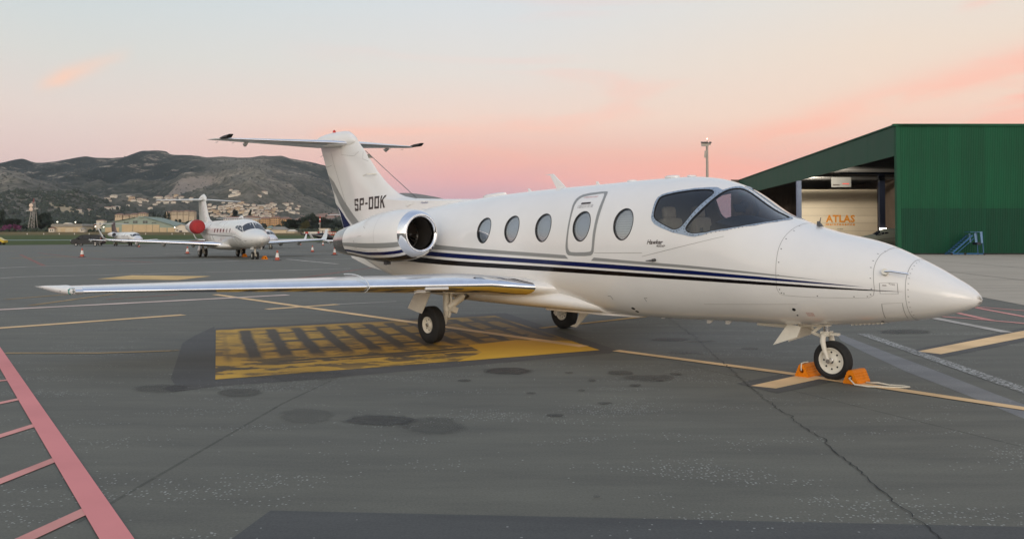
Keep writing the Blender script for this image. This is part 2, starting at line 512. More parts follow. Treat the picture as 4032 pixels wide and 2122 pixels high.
ST = [((-2.927, 9.277), (0.253, 0.0), (-0.08, 0.254), 0.6), ((-1.92, 8.071), (0.279, 0.0), (-0.084, 0.35), 0.35), ((-1.204, 7.906), (0.345, 0.0), (-0.036, 0.238), 0.9), ((-0.71, 7.675), (0.308, 0.0), (-0.035, 0.378), 0.4), ((-0.054, 10.785), (0.317, 0.0), (-0.001, 0.283), 0.9), ((0.402, 8.117), (0.086, 0.0), (0.003, 0.068), 0.9), ((6.905, 15.16), (0.508, 0.0), (0.165, 0.36), 0.8), ((3.55, 12.913), (0.155, 0.0), (0.032, 0.116), 0.6), ((2.569, 14.014), (0.371, 0.0), (0.044, 0.239), 0.7), ((1.633, 10.23), (0.33, 0.0), (0.041, 0.254), 0.45), ((0.927, 8.69), (0.076, 0.0), (0.007, 0.065), 0.7), ((0.201, 9.247), (0.06, 0.0), (0.001, 0.059), 0.7), ((-0.548, 10.052), (0.088, 0.0), (-0.005, 0.088), 0.8), ((1.32, 10.607), (0.187, 0.0), (0.024, 0.195), 0.6), ((3.012, 13.779), (0.243, 0.0), (0.036, 0.165), 0.5), ((-2.555, 10.415), (0.672, 0.0), (-0.102, 0.415), 0.35), ((-3.855, 9.553), (0.336, 0.0), (-0.116, 0.285), 0.5), ((0.545, 5.59), (0.023, 0.0), (0.002, 0.021), 0.6), ((2.498, 12.439), (0.256, 0.0), (0.033, 0.161), 0.5), ((1.379, 9.714), (0.074, 0.0), (0.012, 0.082), 0.8), ((1.722, 10.052), (0.059, 0.0), (0.012, 0.07), 0.8), ((0.926, 10.052), (0.047, 0.0), (0.006, 0.07), 0.8), ((0.697, 10.607), (0.056, 0.0), (0.004, 0.059), 0.8), ((0.755, 9.397), (0.039, 0.0), (0.004, 0.046), 0.7), ((1.986, 10.51), (0.074, 0.0), (0.015, 0.077), 0.7)]
CRACK = [(3.201, 17.733), (3.04, 14.293), (2.876, 12.493), (2.726, 10.51), (2.672, 9.965), (2.611, 8.96), (2.584, 8.083), (2.562, 7.391), (2.564, 7.092), (2.496, 6.431), (2.472, 6.171), (2.43, 5.638), (2.407, 5.418), (2.401, 5.069), (2.38, 4.837), (2.35, 4.544)]
SEAMS = [(0.05, 'T', [(-2.555, 5.1), (-2.529, 5.458), (-2.308, 8.69), (-2.111, 10.052)]), (0.9, 'L', [(1.039, 8.562), (0.936, 6.607), (0.782, 4.837)]), (1.2, 'L', [(-1.564, 7.458), (-1.575, 4.837)]), (0.04, 'T', [(2.14, 11.682), (4.085, 6.923)]), (0.7, 'L', [(2.626, 9.101), (3.686, 6.251)])]
# ------------------------------------------------------------------ the ground
def ridge_n(x, y):
    return noise.ridged_multi_fractal(Vector(((x + .45 * y) / 1250 + 3.1, y / 2500, 0.3)), 1.0, 2.1, 5, 1.0, 2.0)
def terr(x, y):
    z = 0.0
    if y > 400: z = 0.013 * (min(y, 800) - 400)
    if y > 800: z += 0.018 * (min(y, 1400) - 800)
    if y > 1400:
        hr = float(HR(x))
        t = (y - 1400) / 3600
        if t <= 1:
            z += hr * t ** 1.7
            b = math.sin(PI * min(1, t)) ** 1.25
            n = ridge_n(x, y)
            n2 = noise.fractal(Vector((x / 160, y / 220, 1.7)), 0.8, 2.0, 4)
            z += b * (175 * (n - 1.1) * min(1, hr / 300) + 10 * n2)
            z += 5.0 * n2 * (t ** 3)
        else:
            z += hr * max(0.05, 1 - (t - 1) * 1.6)
    return z
RIDGE = [(0, 643), (39, 631), (84, 624), (117, 635), (156, 641), (211, 635), (274, 623), (336, 615), (383, 623), (430, 623), (504, 613),
         (547, 596), (567, 592), (606, 593), (649, 597), (665, 608), (676, 611), (735, 611), (782, 615), (813, 620), (880, 616), (938, 619),
         (1000, 617), (1036, 613), (1095, 613), (1146, 625), (1214, 638), (1283, 656), (1360, 690), (1450, 745), (1560, 815)]
rx_ = [(p - 2016) / 3390.17 * 5000 for p, q in RIDGE]
rz_ = [(929.05 - q) / 3390.17 * 5000 + 1.68 - 16 for p, q in RIDGE]
HR = pch([-9000, -5200, -3900] + rx_ + [-200, 800, 9000], [260, 330, 380] + rz_ + [60, 30, 25])

def soil_mat():
    m = bpy.data.materials.new('terrain')
    m.use_nodes = True
    t = m.node_tree
    b = t.nodes['Principled BSDF']
    b.inputs['Roughness'].default_value = 0.95
    b.inputs['Specular IOR Level'].default_value = 0.1
    g = N(t, 'ShaderNodeNewGeometry')
    s = N(t, 'ShaderNodeSeparateXYZ')
    t.links.new(g.outputs['Position'], s.inputs[0])
    def nz(scale, detail=6, rough=.6, st=None):
        n = N(t, 'ShaderNodeTexNoise')
        n.inputs['Scale'].default_value = scale
        n.inputs['Detail'].default_value = detail
        n.inputs['Roughness'].default_value = rough
        src = g.outputs['Position']
        if st:
            mp_ = N(t, 'ShaderNodeMapping'); mp_.inputs['Scale'].default_value = st
            t.links.new(src, mp_.inputs[0]); src = mp_.outputs[0]
        t.links.new(src, n.inputs[0])
        return n.outputs[0]
    # field: green turf near, dry grass farther
    tuft = nz(0.35, 8, .7)
    turf = ramp(t, tuft, [(0.3, (0.035, 0.06, 0.018, 1)), (0.55, (0.075, 0.10, 0.03, 1)), (0.75, (0.13, 0.13, 0.045, 1))])
    dry = ramp(t, nz(0.12, 8, .7), [(0.3, (0.11, 0.085, 0.035, 1)), (0.6, (0.20, 0.14, 0.06, 1)), (0.75, (0.13, 0.12, 0.045, 1))])
    yy = mth(t, 'MULTIPLY_ADD', nz(0.02, 4), 160, s.outputs[1])
    fdry = ramp(t, mth(t, 'MULTIPLY', yy, 0.001), [(0.60, (0, 0, 0, 1)), (0.74, (1, 1, 1, 1))])
    field = mixc(t, fdry, turf, dry)
    # mountain scrub, rock and cuttings
    spur = N(t, 'ShaderNodeAttribute'); spur.attribute_name = 'spur'
    sv = mth(t, 'ADD', mth(t, 'MULTIPLY', spur.outputs['Fac'], .62), mth(t, 'MULTIPLY', mth(t, 'SUBTRACT', nz(0.010, 10, .74), .30), .95))
    scr = ramp(t, sv, [(0.24, (0.018, 0.027, 0.020, 1)), (0.42, (0.052, 0.058, 0.044, 1)), (0.60, (0.120, 0.112, 0.088, 1)), (0.82, (0.215, 0.190, 0.150, 1))])
    spots = ramp(t, nz(0.045, 4, .6), [(0.40, (1.1, 1.1, 1.08, 1)), (0.60, (0.42, 0.47, 0.40, 1))])
    scr = mixc(t, 0.8, scr, spots, 'MULTIPLY')
    rk = nz(0.006, 9, .75, (1, 1, 2.4))
    rf = ramp(t, rk, [(0.55, (0, 0, 0, 1)), (0.62, (1, 1, 1, 1))])
    rf = mth(t, 'MULTIPLY', rf, ramp(t, mth(t, 'MULTIPLY', s.outputs[2], 0.002), [(0.16, (0, 0, 0, 1)), (0.5, (1, 1, 1, 1))]))
    rock = ramp(t, nz(0.03, 6), [(0.3, (0.22, 0.18, 0.135, 1)), (0.7, (0.42, 0.36, 0.28, 1))])
    hill = mixc(t, rf, scr, rock)
    def blot(cx, cy, ax, ay, colr, hillc):
        ex = mth(t, 'MULTIPLY', mth(t, 'SUBTRACT', s.outputs[0], cx), 1 / ax)
        ey = mth(t, 'MULTIPLY', mth(t, 'SUBTRACT', s.outputs[1], cy), 1 / ay)
        r = mth(t, 'ADD', mth(t, 'MULTIPLY', ex, ex), mth(t, 'MULTIPLY', ey, ey))
        r = mth(t, 'ADD', r, mth(t, 'MULTIPLY', nz(0.008, 6), 1.3))
        f = ramp(t, r, [(0.0, (1, 1, 1, 1)), (0.92, (1, 1, 1, 1)), (1.0, (0, 0, 0, 1))])
        rn = ramp(t, nz(0.025, 7, .7), [(0.3, tuple(x * .7 for x in colr) + (1,)), (0.7, tuple(colr) + (1,))])
        return mixc(t, f, hillc, rn)
    hill = blot(-1330, 3480, 130, 420, (0.30, 0.25, 0.2), hill)
    hill = blot(-620, 2750, 130, 330, (0.36, 0.22, 0.16), hill)
    hill = blot(-1160, 2280, 150, 90, (0.42, 0.34, 0.22), hill)
    fh = ramp(t, mth(t, 'MULTIPLY', s.outputs[1], 0.0005), [(0.44, (0, 0, 0, 1)), (0.62, (1, 1, 1, 1))])
    t.links.new(mixc(t, fh, field, hill), b.inputs['Base Color'])
    return m
def build_terrain():
    xs = np.unique(np.concatenate([np.linspace(-9000, -3800, 40), np.linspace(-3800, 300, 230), np.linspace(300, 9000, 40)]))
    ys = np.unique(np.concatenate([[-1500, -300, 0, 200], np.linspace(400, 1400, 14), np.linspace(1400, 5200, 190), np.linspace(5200, 8500, 20)]))
    nx, ny = len(xs), len(ys)
    V = []
    for y in ys:
        for x in xs:
            V.append((x, y, terr(x, y) - 0.05))
    F_ = [(j * nx + i, j * nx + i + 1, (j + 1) * nx + i + 1, (j + 1) * nx + i) for j in range(ny - 1) for i in range(nx - 1)]
    me = bpy.data.meshes.new('terrain')
    me.from_pydata(V, [], F_)
    me.materials.append(soil_mat())
    me.polygons.foreach_set('use_smooth', [True] * len(F_))
    at = me.attributes.new('spur', 'FLOAT', 'POINT')
    at.data.foreach_set('value', [max(0., min(1., (ridge_n(v[0], v[1]) - .55) / 1.1)) if v[1] > 1400 else .5 for v in V])
    o = link(bpy.data.objects.new('terrain', me))
    tag(o, kind='structure')
    return o
build_terrain()
# a farther blue hill just over the jet's back
b = MB()
hx = [-3600, -2700, -1900, -1640, -1500, -1400, -1240, -1080, -800, -300, 600]
hz = [120, 330, 520, 585, 602, 596, 575, 545, 470, 330, 120]
hf = pch(hx, hz)
rings = []
for x in np.linspace(-3600, 600, 60):
    z = float(hf(x)) + 10 * noise.fractal(Vector((x / 300, 0, 0)), 1, 2, 4)
    rings.append([(x, 11500, 0), (x, 11750, z * .55), (x, 12000, z), (x, 12600, z * .6), (x, 13000, 0)])
b.loft(rings, cap=False, close=False)
tag(b.build('distant_hill', pbr('distant_scrub', (0.07, 0.075, 0.06), 0.95, var=0.3, vscale=0.01), smooth=60), kind='structure')

def asphalt_mat(name='asphalt', base=(0.148, 0.143, 0.113), dark=(0.120, 0.117, 0.094), speck=1.0):
    m = bpy.data.materials.new(name)
    m.use_nodes = True
    t = m.node_tree
    b = t.nodes['Principled BSDF']
    b.inputs['Specular IOR Level'].default_value = 0.35
    g = N(t, 'ShaderNodeNewGeometry')
    P = g.outputs['Position']
    def nz(scale, detail=6, rough=.6, st=None, rot=0):
        n = N(t, 'ShaderNodeTexNoise')
        n.inputs['Scale'].default_value = scale
        n.inputs['Detail'].default_value = detail
        n.inputs['Roughness'].default_value = rough
        src = P
        if st:
            mp_ = N(t, 'ShaderNodeMapping')
            mp_.inputs['Scale'].default_value = st
            mp_.inputs['Rotation'].default_value = (0, 0, rot)
            t.links.new(src, mp_.inputs[0]); src = mp_.outputs[0]
        t.links.new(src, n.inputs[0])
        return n.outputs[0]
    big = nz(0.16, 6, .6)
    c = ramp(t, big, [(0.3, dark + (1,)), (0.7, base + (1,))])
    wear = ramp(t, nz(0.5, 7, .65, (1, 5, 1), 0.5), [(0.32, (.80, .80, .81, 1)), (0.68, (1.12, 1.12, 1.10, 1))])
    c = mixc(t, 1.0, c, wear, 'MULTIPLY')
    grain = ramp(t, nz(55, 3, .7), [(0.25, (.72, .72, .72, 1)), (0.75, (1.26, 1.26, 1.26, 1))])
    c = mixc(t, 0.8, c, grain, 'MULTIPLY')
    # pale chips of worn aggregate in streaky bands
    vo = N(t, 'ShaderNodeTexVoronoi')
    vo.inputs['Scale'].default_value = 38
    t.links.new(P, vo.inputs[0])
    chip = mth(t, 'LESS_THAN', vo.outputs['Distance'], 0.30)
    rnd = N(t, 'ShaderNodeSeparateColor')
    t.links.new(vo.outputs['Color'], rnd.inputs[0])
    bandn = ramp(t, nz(0.55, 5, .6, (1, 2.6, 1), -0.6), [(0.52, (0, 0, 0, 1)), (0.68, (1, 1, 1, 1))])
    thr = mth(t, 'MULTIPLY_ADD', bandn, 0.85 * speck, 0.004)
    chip = mth(t, 'MULTIPLY', chip, mth(t, 'LESS_THAN', rnd.outputs[0], thr))
    c = mixc(t, mth(t, 'MULTIPLY', chip, 0.45), c, (0.55, 0.55, 0.50, 1))
    t.links.new(c, b.inputs['Base Color'])
    rr = N(t, 'ShaderNodeMapRange')
    t.links.new(big, rr.inputs[0])
    rr.inputs[3].default_value = 0.62
    rr.inputs[4].default_value = 0.85
    t.links.new(rr.outputs[0], b.inputs['Roughness'])
    bp = N(t, 'ShaderNodeBump')
    bp.inputs['Strength'].default_value = 0.35
    bp.inputs['Distance'].default_value = 0.004
    t.links.new(nz(70, 4, .7), bp.inputs['Height'])
    t.links.new(bp.outputs[0], b.inputs['Normal'])
    return m
def sheet(name, poly, z, mat, parent=None, kind='structure', drape=False, cell=None):
    if drape:
        P = np.array(poly)
        pts = densify(poly, cell)
        gx = np.arange(P[:, 0].min(), P[:, 0].max(), cell); gy = np.arange(P[:, 1].min(), P[:, 1].max(), cell)
        G = np.array([(x, y) for x in gx for y in gy])
        G = G[inside(G, poly)]
        allp = [Vector(p) for p in pts] + [Vector(p) for p in G]
        ed = [(i, (i + 1) % len(pts)) for i in range(len(pts))]
        r = delaunay_2d_cdt(allp, ed, [], 0, 1e-5)
        vs = r[0]
        tris = np.array([f for f in r[2] if len(f) == 3])
        vv = np.array([(v.x, v.y) for v in vs])
        cen = vv[tris].mean(1)
        tris = tris[inside(cen, poly)]
        V = [(v[0], v[1], terr(v[0], v[1]) + z) for v in vv]
        F_ = [tuple(map(int, f)) for f in tris]
    else:
        V = [(x, y, z) for x, y in poly]
        F_ = [tuple(range(len(poly)))]
    me = bpy.data.meshes.new(name)
    me.from_pydata(V, [], F_)
    me.materials.append(mat)
    bm = bmesh.new(); bm.from_mesh(me)
    if not drape: bmesh.ops.triangulate(bm, faces=bm.faces)
    bmesh.ops.recalc_face_normals(bm, faces=bm.faces)
    if sum(f.normal.z for f in bm.faces) < 0: bmesh.ops.reverse_faces(bm, faces=bm.faces)
    bm.to_mesh(me); bm.free()
    o = link(bpy.data.objects.new(name, me))
    if parent: o.parent = parent
    else: tag(o, kind=kind)
    return o
M_ASPH = asphalt_mat()
apron = sheet('apron', [(-260, 40), (-150, 115), (-91.9, 154.6), (-71.6, 184.6), (-53.9, 238.5), (40, 330), (160, 330), (160, -60), (-260, -60)], 0.0, M_ASPH)
runway = sheet('runway', [(-420, 205), (-179, 305), (-131, 335), (-88, 365), (100, 440), (100, 540), (-88, 440), (-131, 408), (-179, 372), (-420, 272)], 0.03,
               pbr('runway_concrete', (0.21, 0.27, 0.22), 0.8, var=0.12, vscale=0.05, coords='Object'), drape=True, cell=14)
M_CONC = pbr('concrete', (0.36, 0.31, 0.235), 0.85, col2=(0.46, 0.40, 0.31), vscale=0.35, bump=0.2, bscale=40, stretch=(1, 3, 1))
conc = sheet('concrete_apron', [(9.9, 5.5), (12.51, 21.44), (12.88, 23.65), (21.5, 78), (30, 170), (95, 170), (95, 5.5)], 0.006, M_CONC)
M_JOINT = pbr('joint', (0.16, 0.145, 0.12), 0.9)
for i, yj in enumerate((28, 33.5, 40, 47, 55, 64)):
    x0 = 12.9 + (yj - 23.65) * 0.159
    sheet('joint', [(x0, yj), (60, yj - 4), (60, yj - 3.95), (x0, yj + .05)], 0.010, M_JOINT, conc)
for i in range(6):
    x = 18 + i * 5.5
    sheet('joint', [(x, 24), (x + .05, 24), (x + 8.05, 77), (x + 8, 77)], 0.0145, M_JOINT, conc)

# ---- painted markings
def paint(name, col, wear=0.35, scale=3.0, dirt=0.35, rough=0.7, mul=1.0):
    m = bpy.data.materials.new(name)
    m.use_nodes = True
    t = m.node_tree
    b = t.nodes['Principled BSDF']
    b.inputs['Roughness'].default_value = rough
    b.inputs['Specular IOR Level'].default_value = 0.12
    g = N(t, 'ShaderNodeNewGeometry')
    n = N(t, 'ShaderNodeTexNoise')
    n.inputs['Scale'].default_value = scale
    n.inputs['Detail'].default_value = 9
    n.inputs['Roughness'].default_value = 0.72
    t.links.new(g.outputs['Position'], n.inputs[0])
    n2 = N(t, 'ShaderNodeTexNoise')
    n2.inputs['Scale'].default_value = 0.9
    n2.inputs['Detail'].default_value = 6
    t.links.new(g.outputs['Position'], n2.inputs[0])
    f = ramp(t, n.outputs[0], [(max(0, wear - .04), (0, 0, 0, 1)), (wear + .04, (1, 1, 1, 1))])
    shade = ramp(t, n2.outputs[0], [(0.3, tuple(x * (1 - dirt) for x in col) + (1,)), (0.65, tuple(col) + (1,))])
    t.links.new(shade, b.inputs['Base Color'])
    tr = N(t, 'ShaderNodeBsdfTransparent')
    mx = N(t, 'ShaderNodeMixShader')
    t.links.new(mth(t, 'MULTIPLY', f, mul), mx.inputs[0])
    t.links.new(tr.outputs[0], mx.inputs[1])
    t.links.new(b.outputs[0], mx.inputs[2])
    t.links.new(mx.outputs[0], t.nodes['Material Output'].inputs[0])
    return m
PM = {'pink': paint('paint_pink', (0.80, 0.36, 0.31), 0.27), 'pinkwide': paint('paint_pink_wide', (0.78, 0.285, 0.27), 0.20, 3, 0.12),
      'cream': paint('paint_cream', (0.94, 0.63, 0.33), 0.24), 'palepink': paint('paint_pale', (0.80, 0.62, 0.52), 0.27),
      'yellow2': paint('paint_yellow', (0.66, 0.40, 0.13), 0.30), 'fadedwhite': paint('paint_white_worn', (0.58, 0.53, 0.46), 0.37, 2.2, .4),
      'fadedyellow': paint('paint_yellow_worn', (0.46, 0.32, 0.16), 0.43, 2.2, .4, mul=.8), 'fadedred': paint('paint_red_worn', (0.46, 0.22, 0.18), 0.44, 2.2, .4, mul=.8),
      'speckwhite': paint('paint_white_flaked', (0.50, 0.49, 0.45), 0.49, 26, .3), 'yfar': paint('paint_yellow_far', (0.78, 0.52, 0.22), 0.30, .5, .35)}
M_PATCH = asphalt_mat('asphalt_sealed', (0.098, 0.095, 0.084), (0.074, 0.072, 0.066), 0.1)
M_PATCH2 = asphalt_mat('asphalt_oily', (0.104, 0.097, 0.084), (0.078, 0.074, 0.066), 0.1)
M_PBLUE = asphalt_mat('asphalt_new', (0.088, 0.088, 0.082), (0.076, 0.076, 0.072), 0.15)
M_BAND = asphalt_mat('concrete_strip', (0.235, 0.232, 0.222), (0.185, 0.183, 0.177), 0.5)
PO = {'patch_dark': ('asphalt_patch', M_PATCH, 0.0026), 'patch_dark2': ('asphalt_patch', M_PATCH2, 0.0016), 'patch_blue': ('asphalt_patch', M_PBLUE, 0.0016),
      'band_grey': ('concrete_strip', M_BAND, 0.0016), 'cream': ('painted_bar', PM['cream'], 0.0042), 'pinkwide': ('painted_bar', PM['pinkwide'], 0.0078), 'yfar': ('painted_bar', PM['yfar'], 0.0042)}
for i, (k, pl) in enumerate(POLY):
    nm, mt_, z = PO[k]
    sheet(nm, pl, z + 0.0002 * (i % 4), mt_, apron)
def ribbon(pts, w):
    P = [Vector(p) for p in pts]
    l = []; r = []
    for i, p in enumerate(P):
        d = (P[min(i + 1, len(P) - 1)] - P[max(i - 1, 0)]).normalized()
        n = Vector((-d.y, d.x)) * (w / 2)
        l.append(tuple(p + n)); r.append(tuple(p - n))
    return l + r[::-1]
for i, (k, w, pts) in enumerate(LINES):
    sheet('painted_line', ribbon(pts, w), 0.0052 + 0.00025 * (i % 9), PM[k], apron)
# ---- big worn yellow lettering panel
def yellow_mat():
    m = bpy.data.materials.new('paint_worn_panel')
    m.use_nodes = True
    t = m.node_tree
    b = t.nodes['Principled BSDF']
    b.inputs['Roughness'].default_value = 0.65
    b.inputs['Specular IOR Level'].default_value = 0.12
    uv = N(t, 'ShaderNodeUVMap')
    s = N(t, 'ShaderNodeSeparateXYZ')
    t.links.new(uv.outputs[0], s.inputs[0])
    u, v = s.outputs[0], s.outputs[1]
    g = N(t, 'ShaderNodeNewGeometry')
    def nz(scale, detail=8, rough=.65, st=None, src=None):
        n = N(t, 'ShaderNodeTexNoise')
        n.inputs['Scale'].default_value = scale
        n.inputs['Detail'].default_value = detail
        n.inputs['Roughness'].default_value = rough
        sr = src or g.outputs['Position']
        if st:
            mp_ = N(t, 'ShaderNodeMapping'); mp_.inputs['Scale'].default_value = st
            t.links.new(sr, mp_.inputs[0]); sr = mp_.outputs[0]
        t.links.new(sr, n.inputs[0])
        return n.outputs[0]
    # crossing black bars (overpainted lettering), soft edged
    uw = mth(t, 'ADD', mth(t, 'ADD', u, mth(t, 'MULTIPLY', v, 0.015)), mth(t, 'MULTIPLY', mth(t, 'SUBTRACT', nz(0.8), .5), 0.02))
    bars = mth(t, 'SINE', mth(t, 'MULTIPLY', uw, 2 * PI * 12.5))
    bars = mth(t, 'ADD', bars, mth(t, 'MULTIPLY', mth(t, 'SUBTRACT', nz(2.2), .5), 1.5))
    fb = ramp(t, mth(t, 'MULTIPLY_ADD', bars, .5, .5), [(0.30, (0, 0, 0, 1)), (0.78, (1, 1, 1, 1))])
    # sharp black rules running along the panel
    rules = None
    for v0, hw in ((0.20, .018), (0.40, .02), (0.60, .022), (0.82, .02), (0.16, .012)):
        d = mth(t, 'ABSOLUTE', mth(t, 'SUBTRACT', v, v0))
        r = ramp(t, d, [(hw * .75, (1, 1, 1, 1)), (hw * 1.25, (0, 0, 0, 1))])
        rules = r if rules is None else mth(t, 'MAXIMUM', rules, r)
    ru = ramp(t, u, [(0.10, (0, 0, 0, 1)), (0.15, (1, 1, 1, 1)), (0.92, (1, 1, 1, 1)), (0.96, (0, 0, 0, 1))])
    rules = mth(t, 'MULTIPLY', rules, ru)
    rules = mth(t, 'MULTIPLY', rules, ramp(t, nz(1.1), [(0.36, (0, 0, 0, 1)), (0.42, (1, 1, 1, 1))]))
    # barred area: between the near border strip and the far edge
    area = ramp(t, v, [(0.20, (0, 0, 0, 1)), (0.32, (1, 1, 1, 1)), (0.93, (1, 1, 1, 1)), (0.97, (0, 0, 0, 1))])
    area = mth(t, 'MULTIPLY', area, ramp(t, u, [(0.015, (0, 0, 0, 1)), (0.04, (1, 1, 1, 1))]))
    dk = mth(t, 'MULTIPLY', fb, area)
    # blotchy flaking, stronger in the near strip and under the jet
    bl = ramp(t, nz(1.7, 9, .62, (1, 1.8, 1)), [(0.50, (0, 0, 0, 1)), (0.54, (1, 1, 1, 1))])
    bl = mth(t, 'MULTIPLY', bl, ramp(t, v, [(0.0, (.55, .55, .55, 1)), (0.12, (1, 1, 1, 1)), (.3, (.8, .8, .8, 1)), (.6, (.5, .5, .5, 1))]))
    dk = mth(t, 'MAXIMUM', dk, rules)
    dk = mth(t, 'MAXIMUM', dk, bl)
    fo = ramp(t, mth(t, 'ADD', u, mth(t, 'MULTIPLY', v, .35)), [(0.72, (0, 0, 0, 1)), (1.15, (1, 1, 1, 1))])
    fo = mth(t, 'MULTIPLY', fo, ramp(t, nz(0.9, 8), [(0.33, (0, 0, 0, 1)), (0.6, (1, 1, 1, 1))]))
    dk = mth(t, 'MAXIMUM', dk, mth(t, 'MULTIPLY', fo, 0.92))
    # spoilt overlapping corner stays solid
    yel = ramp(t, nz(1.5), [(0.3, (0.42, 0.245, 0.05, 1)), (0.65, (0.62, 0.36, 0.065, 1))])
    blk = ramp(t, nz(5), [(0.3, (0.060, 0.055, 0.048, 1)), (0.7, (0.088, 0.080, 0.068, 1))])
    t.links.new(mixc(t, mth(t, 'MULTIPLY', dk, 0.95), yel, blk), b.inputs['Base Color'])
    return m
def bil(u, v):
    P = [Vector(p) for p in YQ]
    return (P[0] * (1 - u) + P[1] * u) * (1 - v) + (P[3] * (1 - u) + P[2] * u) * v
nu, nv = 28, 12
me = bpy.data.meshes.new('painted_panel')
me.from_pydata([(*bil(i / nu, j / nv), .0046) for j in range(nv + 1) for i in range(nu + 1)], [], [(j * (nu + 1) + i, j * (nu + 1) + i + 1, (j + 1) * (nu + 1) + i + 1, (j + 1) * (nu + 1) + i) for j in range(nv) for i in range(nu)])
me.materials.append(yellow_mat())
uvl = me.uv_layers.new(name='UVMap')
for lp in me.loops:
    uvl.data[lp.index].uv = ((lp.vertex_index % (nu + 1)) / nu, (lp.vertex_index // (nu + 1)) / nv)
ypanel = link(bpy.data.objects.new('painted_panel', me)); ypanel.parent = apron
sheet('painted_panel', YS, 0.0050, paint('paint_yellow_fresh', (0.74, 0.42, 0.055), 0.26, 2.0, .18), apron)
# ---- oil stains and drips: thin films on the asphalt
def stain_mat(k):
    m = bpy.data.materials.new('oil_stain')
    m.use_nodes = True
    t = m.node_tree
    b = t.nodes['Principled BSDF']
    b.inputs['Base Color'].default_value = (0.038, 0.037, 0.033, 1)
    b.inputs['Roughness'].default_value = 0.5
    b.inputs['Specular IOR Level'].default_value = 0.3
    uv = N(t, 'ShaderNodeUVMap')
    ln = N(t, 'ShaderNodeVectorMath', operation='LENGTH')
    t.links.new(uv.outputs[0], ln.inputs[0])
    g = N(t, 'ShaderNodeNewGeometry')
    n = N(t, 'ShaderNodeTexNoise')
    n.inputs['Scale'].default_value = 2.6
    n.inputs['Detail'].default_value = 9
    t.links.new(g.outputs['Position'], n.inputs[0])
    n.inputs['Roughness'].default_value = .65
    r = mth(t, 'ADD', ln.outputs[1], mth(t, 'MULTIPLY', mth(t, 'SUBTRACT', n.outputs[0], .5), 0.95))
    f = ramp(t, r, [(0.0, (.85, .85, .85, 1)), (0.45, (.6, .6, .6, 1)), (0.66, (.8, .8, .8, 1)), (0.72, (.35, .35, .35, 1)), (0.82, (0, 0, 0, 1))])
    tr = N(t, 'ShaderNodeBsdfTransparent')
    mx = N(t, 'ShaderNodeMixShader')
    t.links.new(mth(t, 'MULTIPLY', f, k), mx.inputs[0])
    t.links.new(tr.outputs[0], mx.inputs[1])
    t.links.new(b.outputs[0], mx.inputs[2])
    t.links.new(mx.outputs[0], t.nodes['Material Output'].inputs[0])
    return m
SMAT = {}
for i, (c, e1, e2, k) in enumerate(ST):
    km = round(k, 1)
    if km not in SMAT: SMAT[km] = stain_mat(km * 0.8)
    c = Vector(c); e1 = Vector(e1) * 1.25; e2 = Vector(e2) * 1.25
    o = sheet('oil_stain', [tuple(c - e1 - e2), tuple(c + e1 - e2), tuple(c + e1 + e2), tuple(c - e1 + e2)], 0.0082 + 0.0002 * i, SMAT[km], apron)
    ul = o.data.uv_layers.new(name='UVMap')
    cs = [(-1, -1), (1, -1), (1, 1), (-1, 1)]
    for lp in o.data.loops:
        ul.data[lp.index].uv = cs[lp.vertex_index]
# ---- cracks
def crack(pts, w):
    rnd = random.Random(5)
    P = densify(pts, 0.055, closed=False)
    q = []
    for i, p in enumerate(P):
        q.append((p[0] + rnd.gauss(0, .012) + .03 * noise.noise(Vector((i * .11, 1, 2))), p[1] + rnd.gauss(0, .012) + .03 * noise.noise(Vector((i * .11, 5, 2)))))
    V = []; F_ = []
    for i, p in enumerate(q):
        a = Vector(q[max(0, i - 1)]); c = Vector(q[min(len(q) - 1, i + 1)])
        d = (c - a).normalized(); n = Vector((-d.y, d.x)) * w * (0.45 + 1.1 * abs(noise.noise(Vector((i * .3, 9, 4)))))
        V += [(p[0] + n.x, p[1] + n.y, 0.0079), (p[0] - n.x, p[1] - n.y, 0.0079)]
        if i: F_.append((2 * i - 2, 2 * i - 1, 2 * i + 1, 2 * i))
    me = bpy.data.meshes.new('crack')
    me.from_pydata(V, [], F_)
    me.materials.append(M_DARK)
    o = link(bpy.data.objects.new('crack', me)); o.parent = apron
crack(CRACK, 0.006)
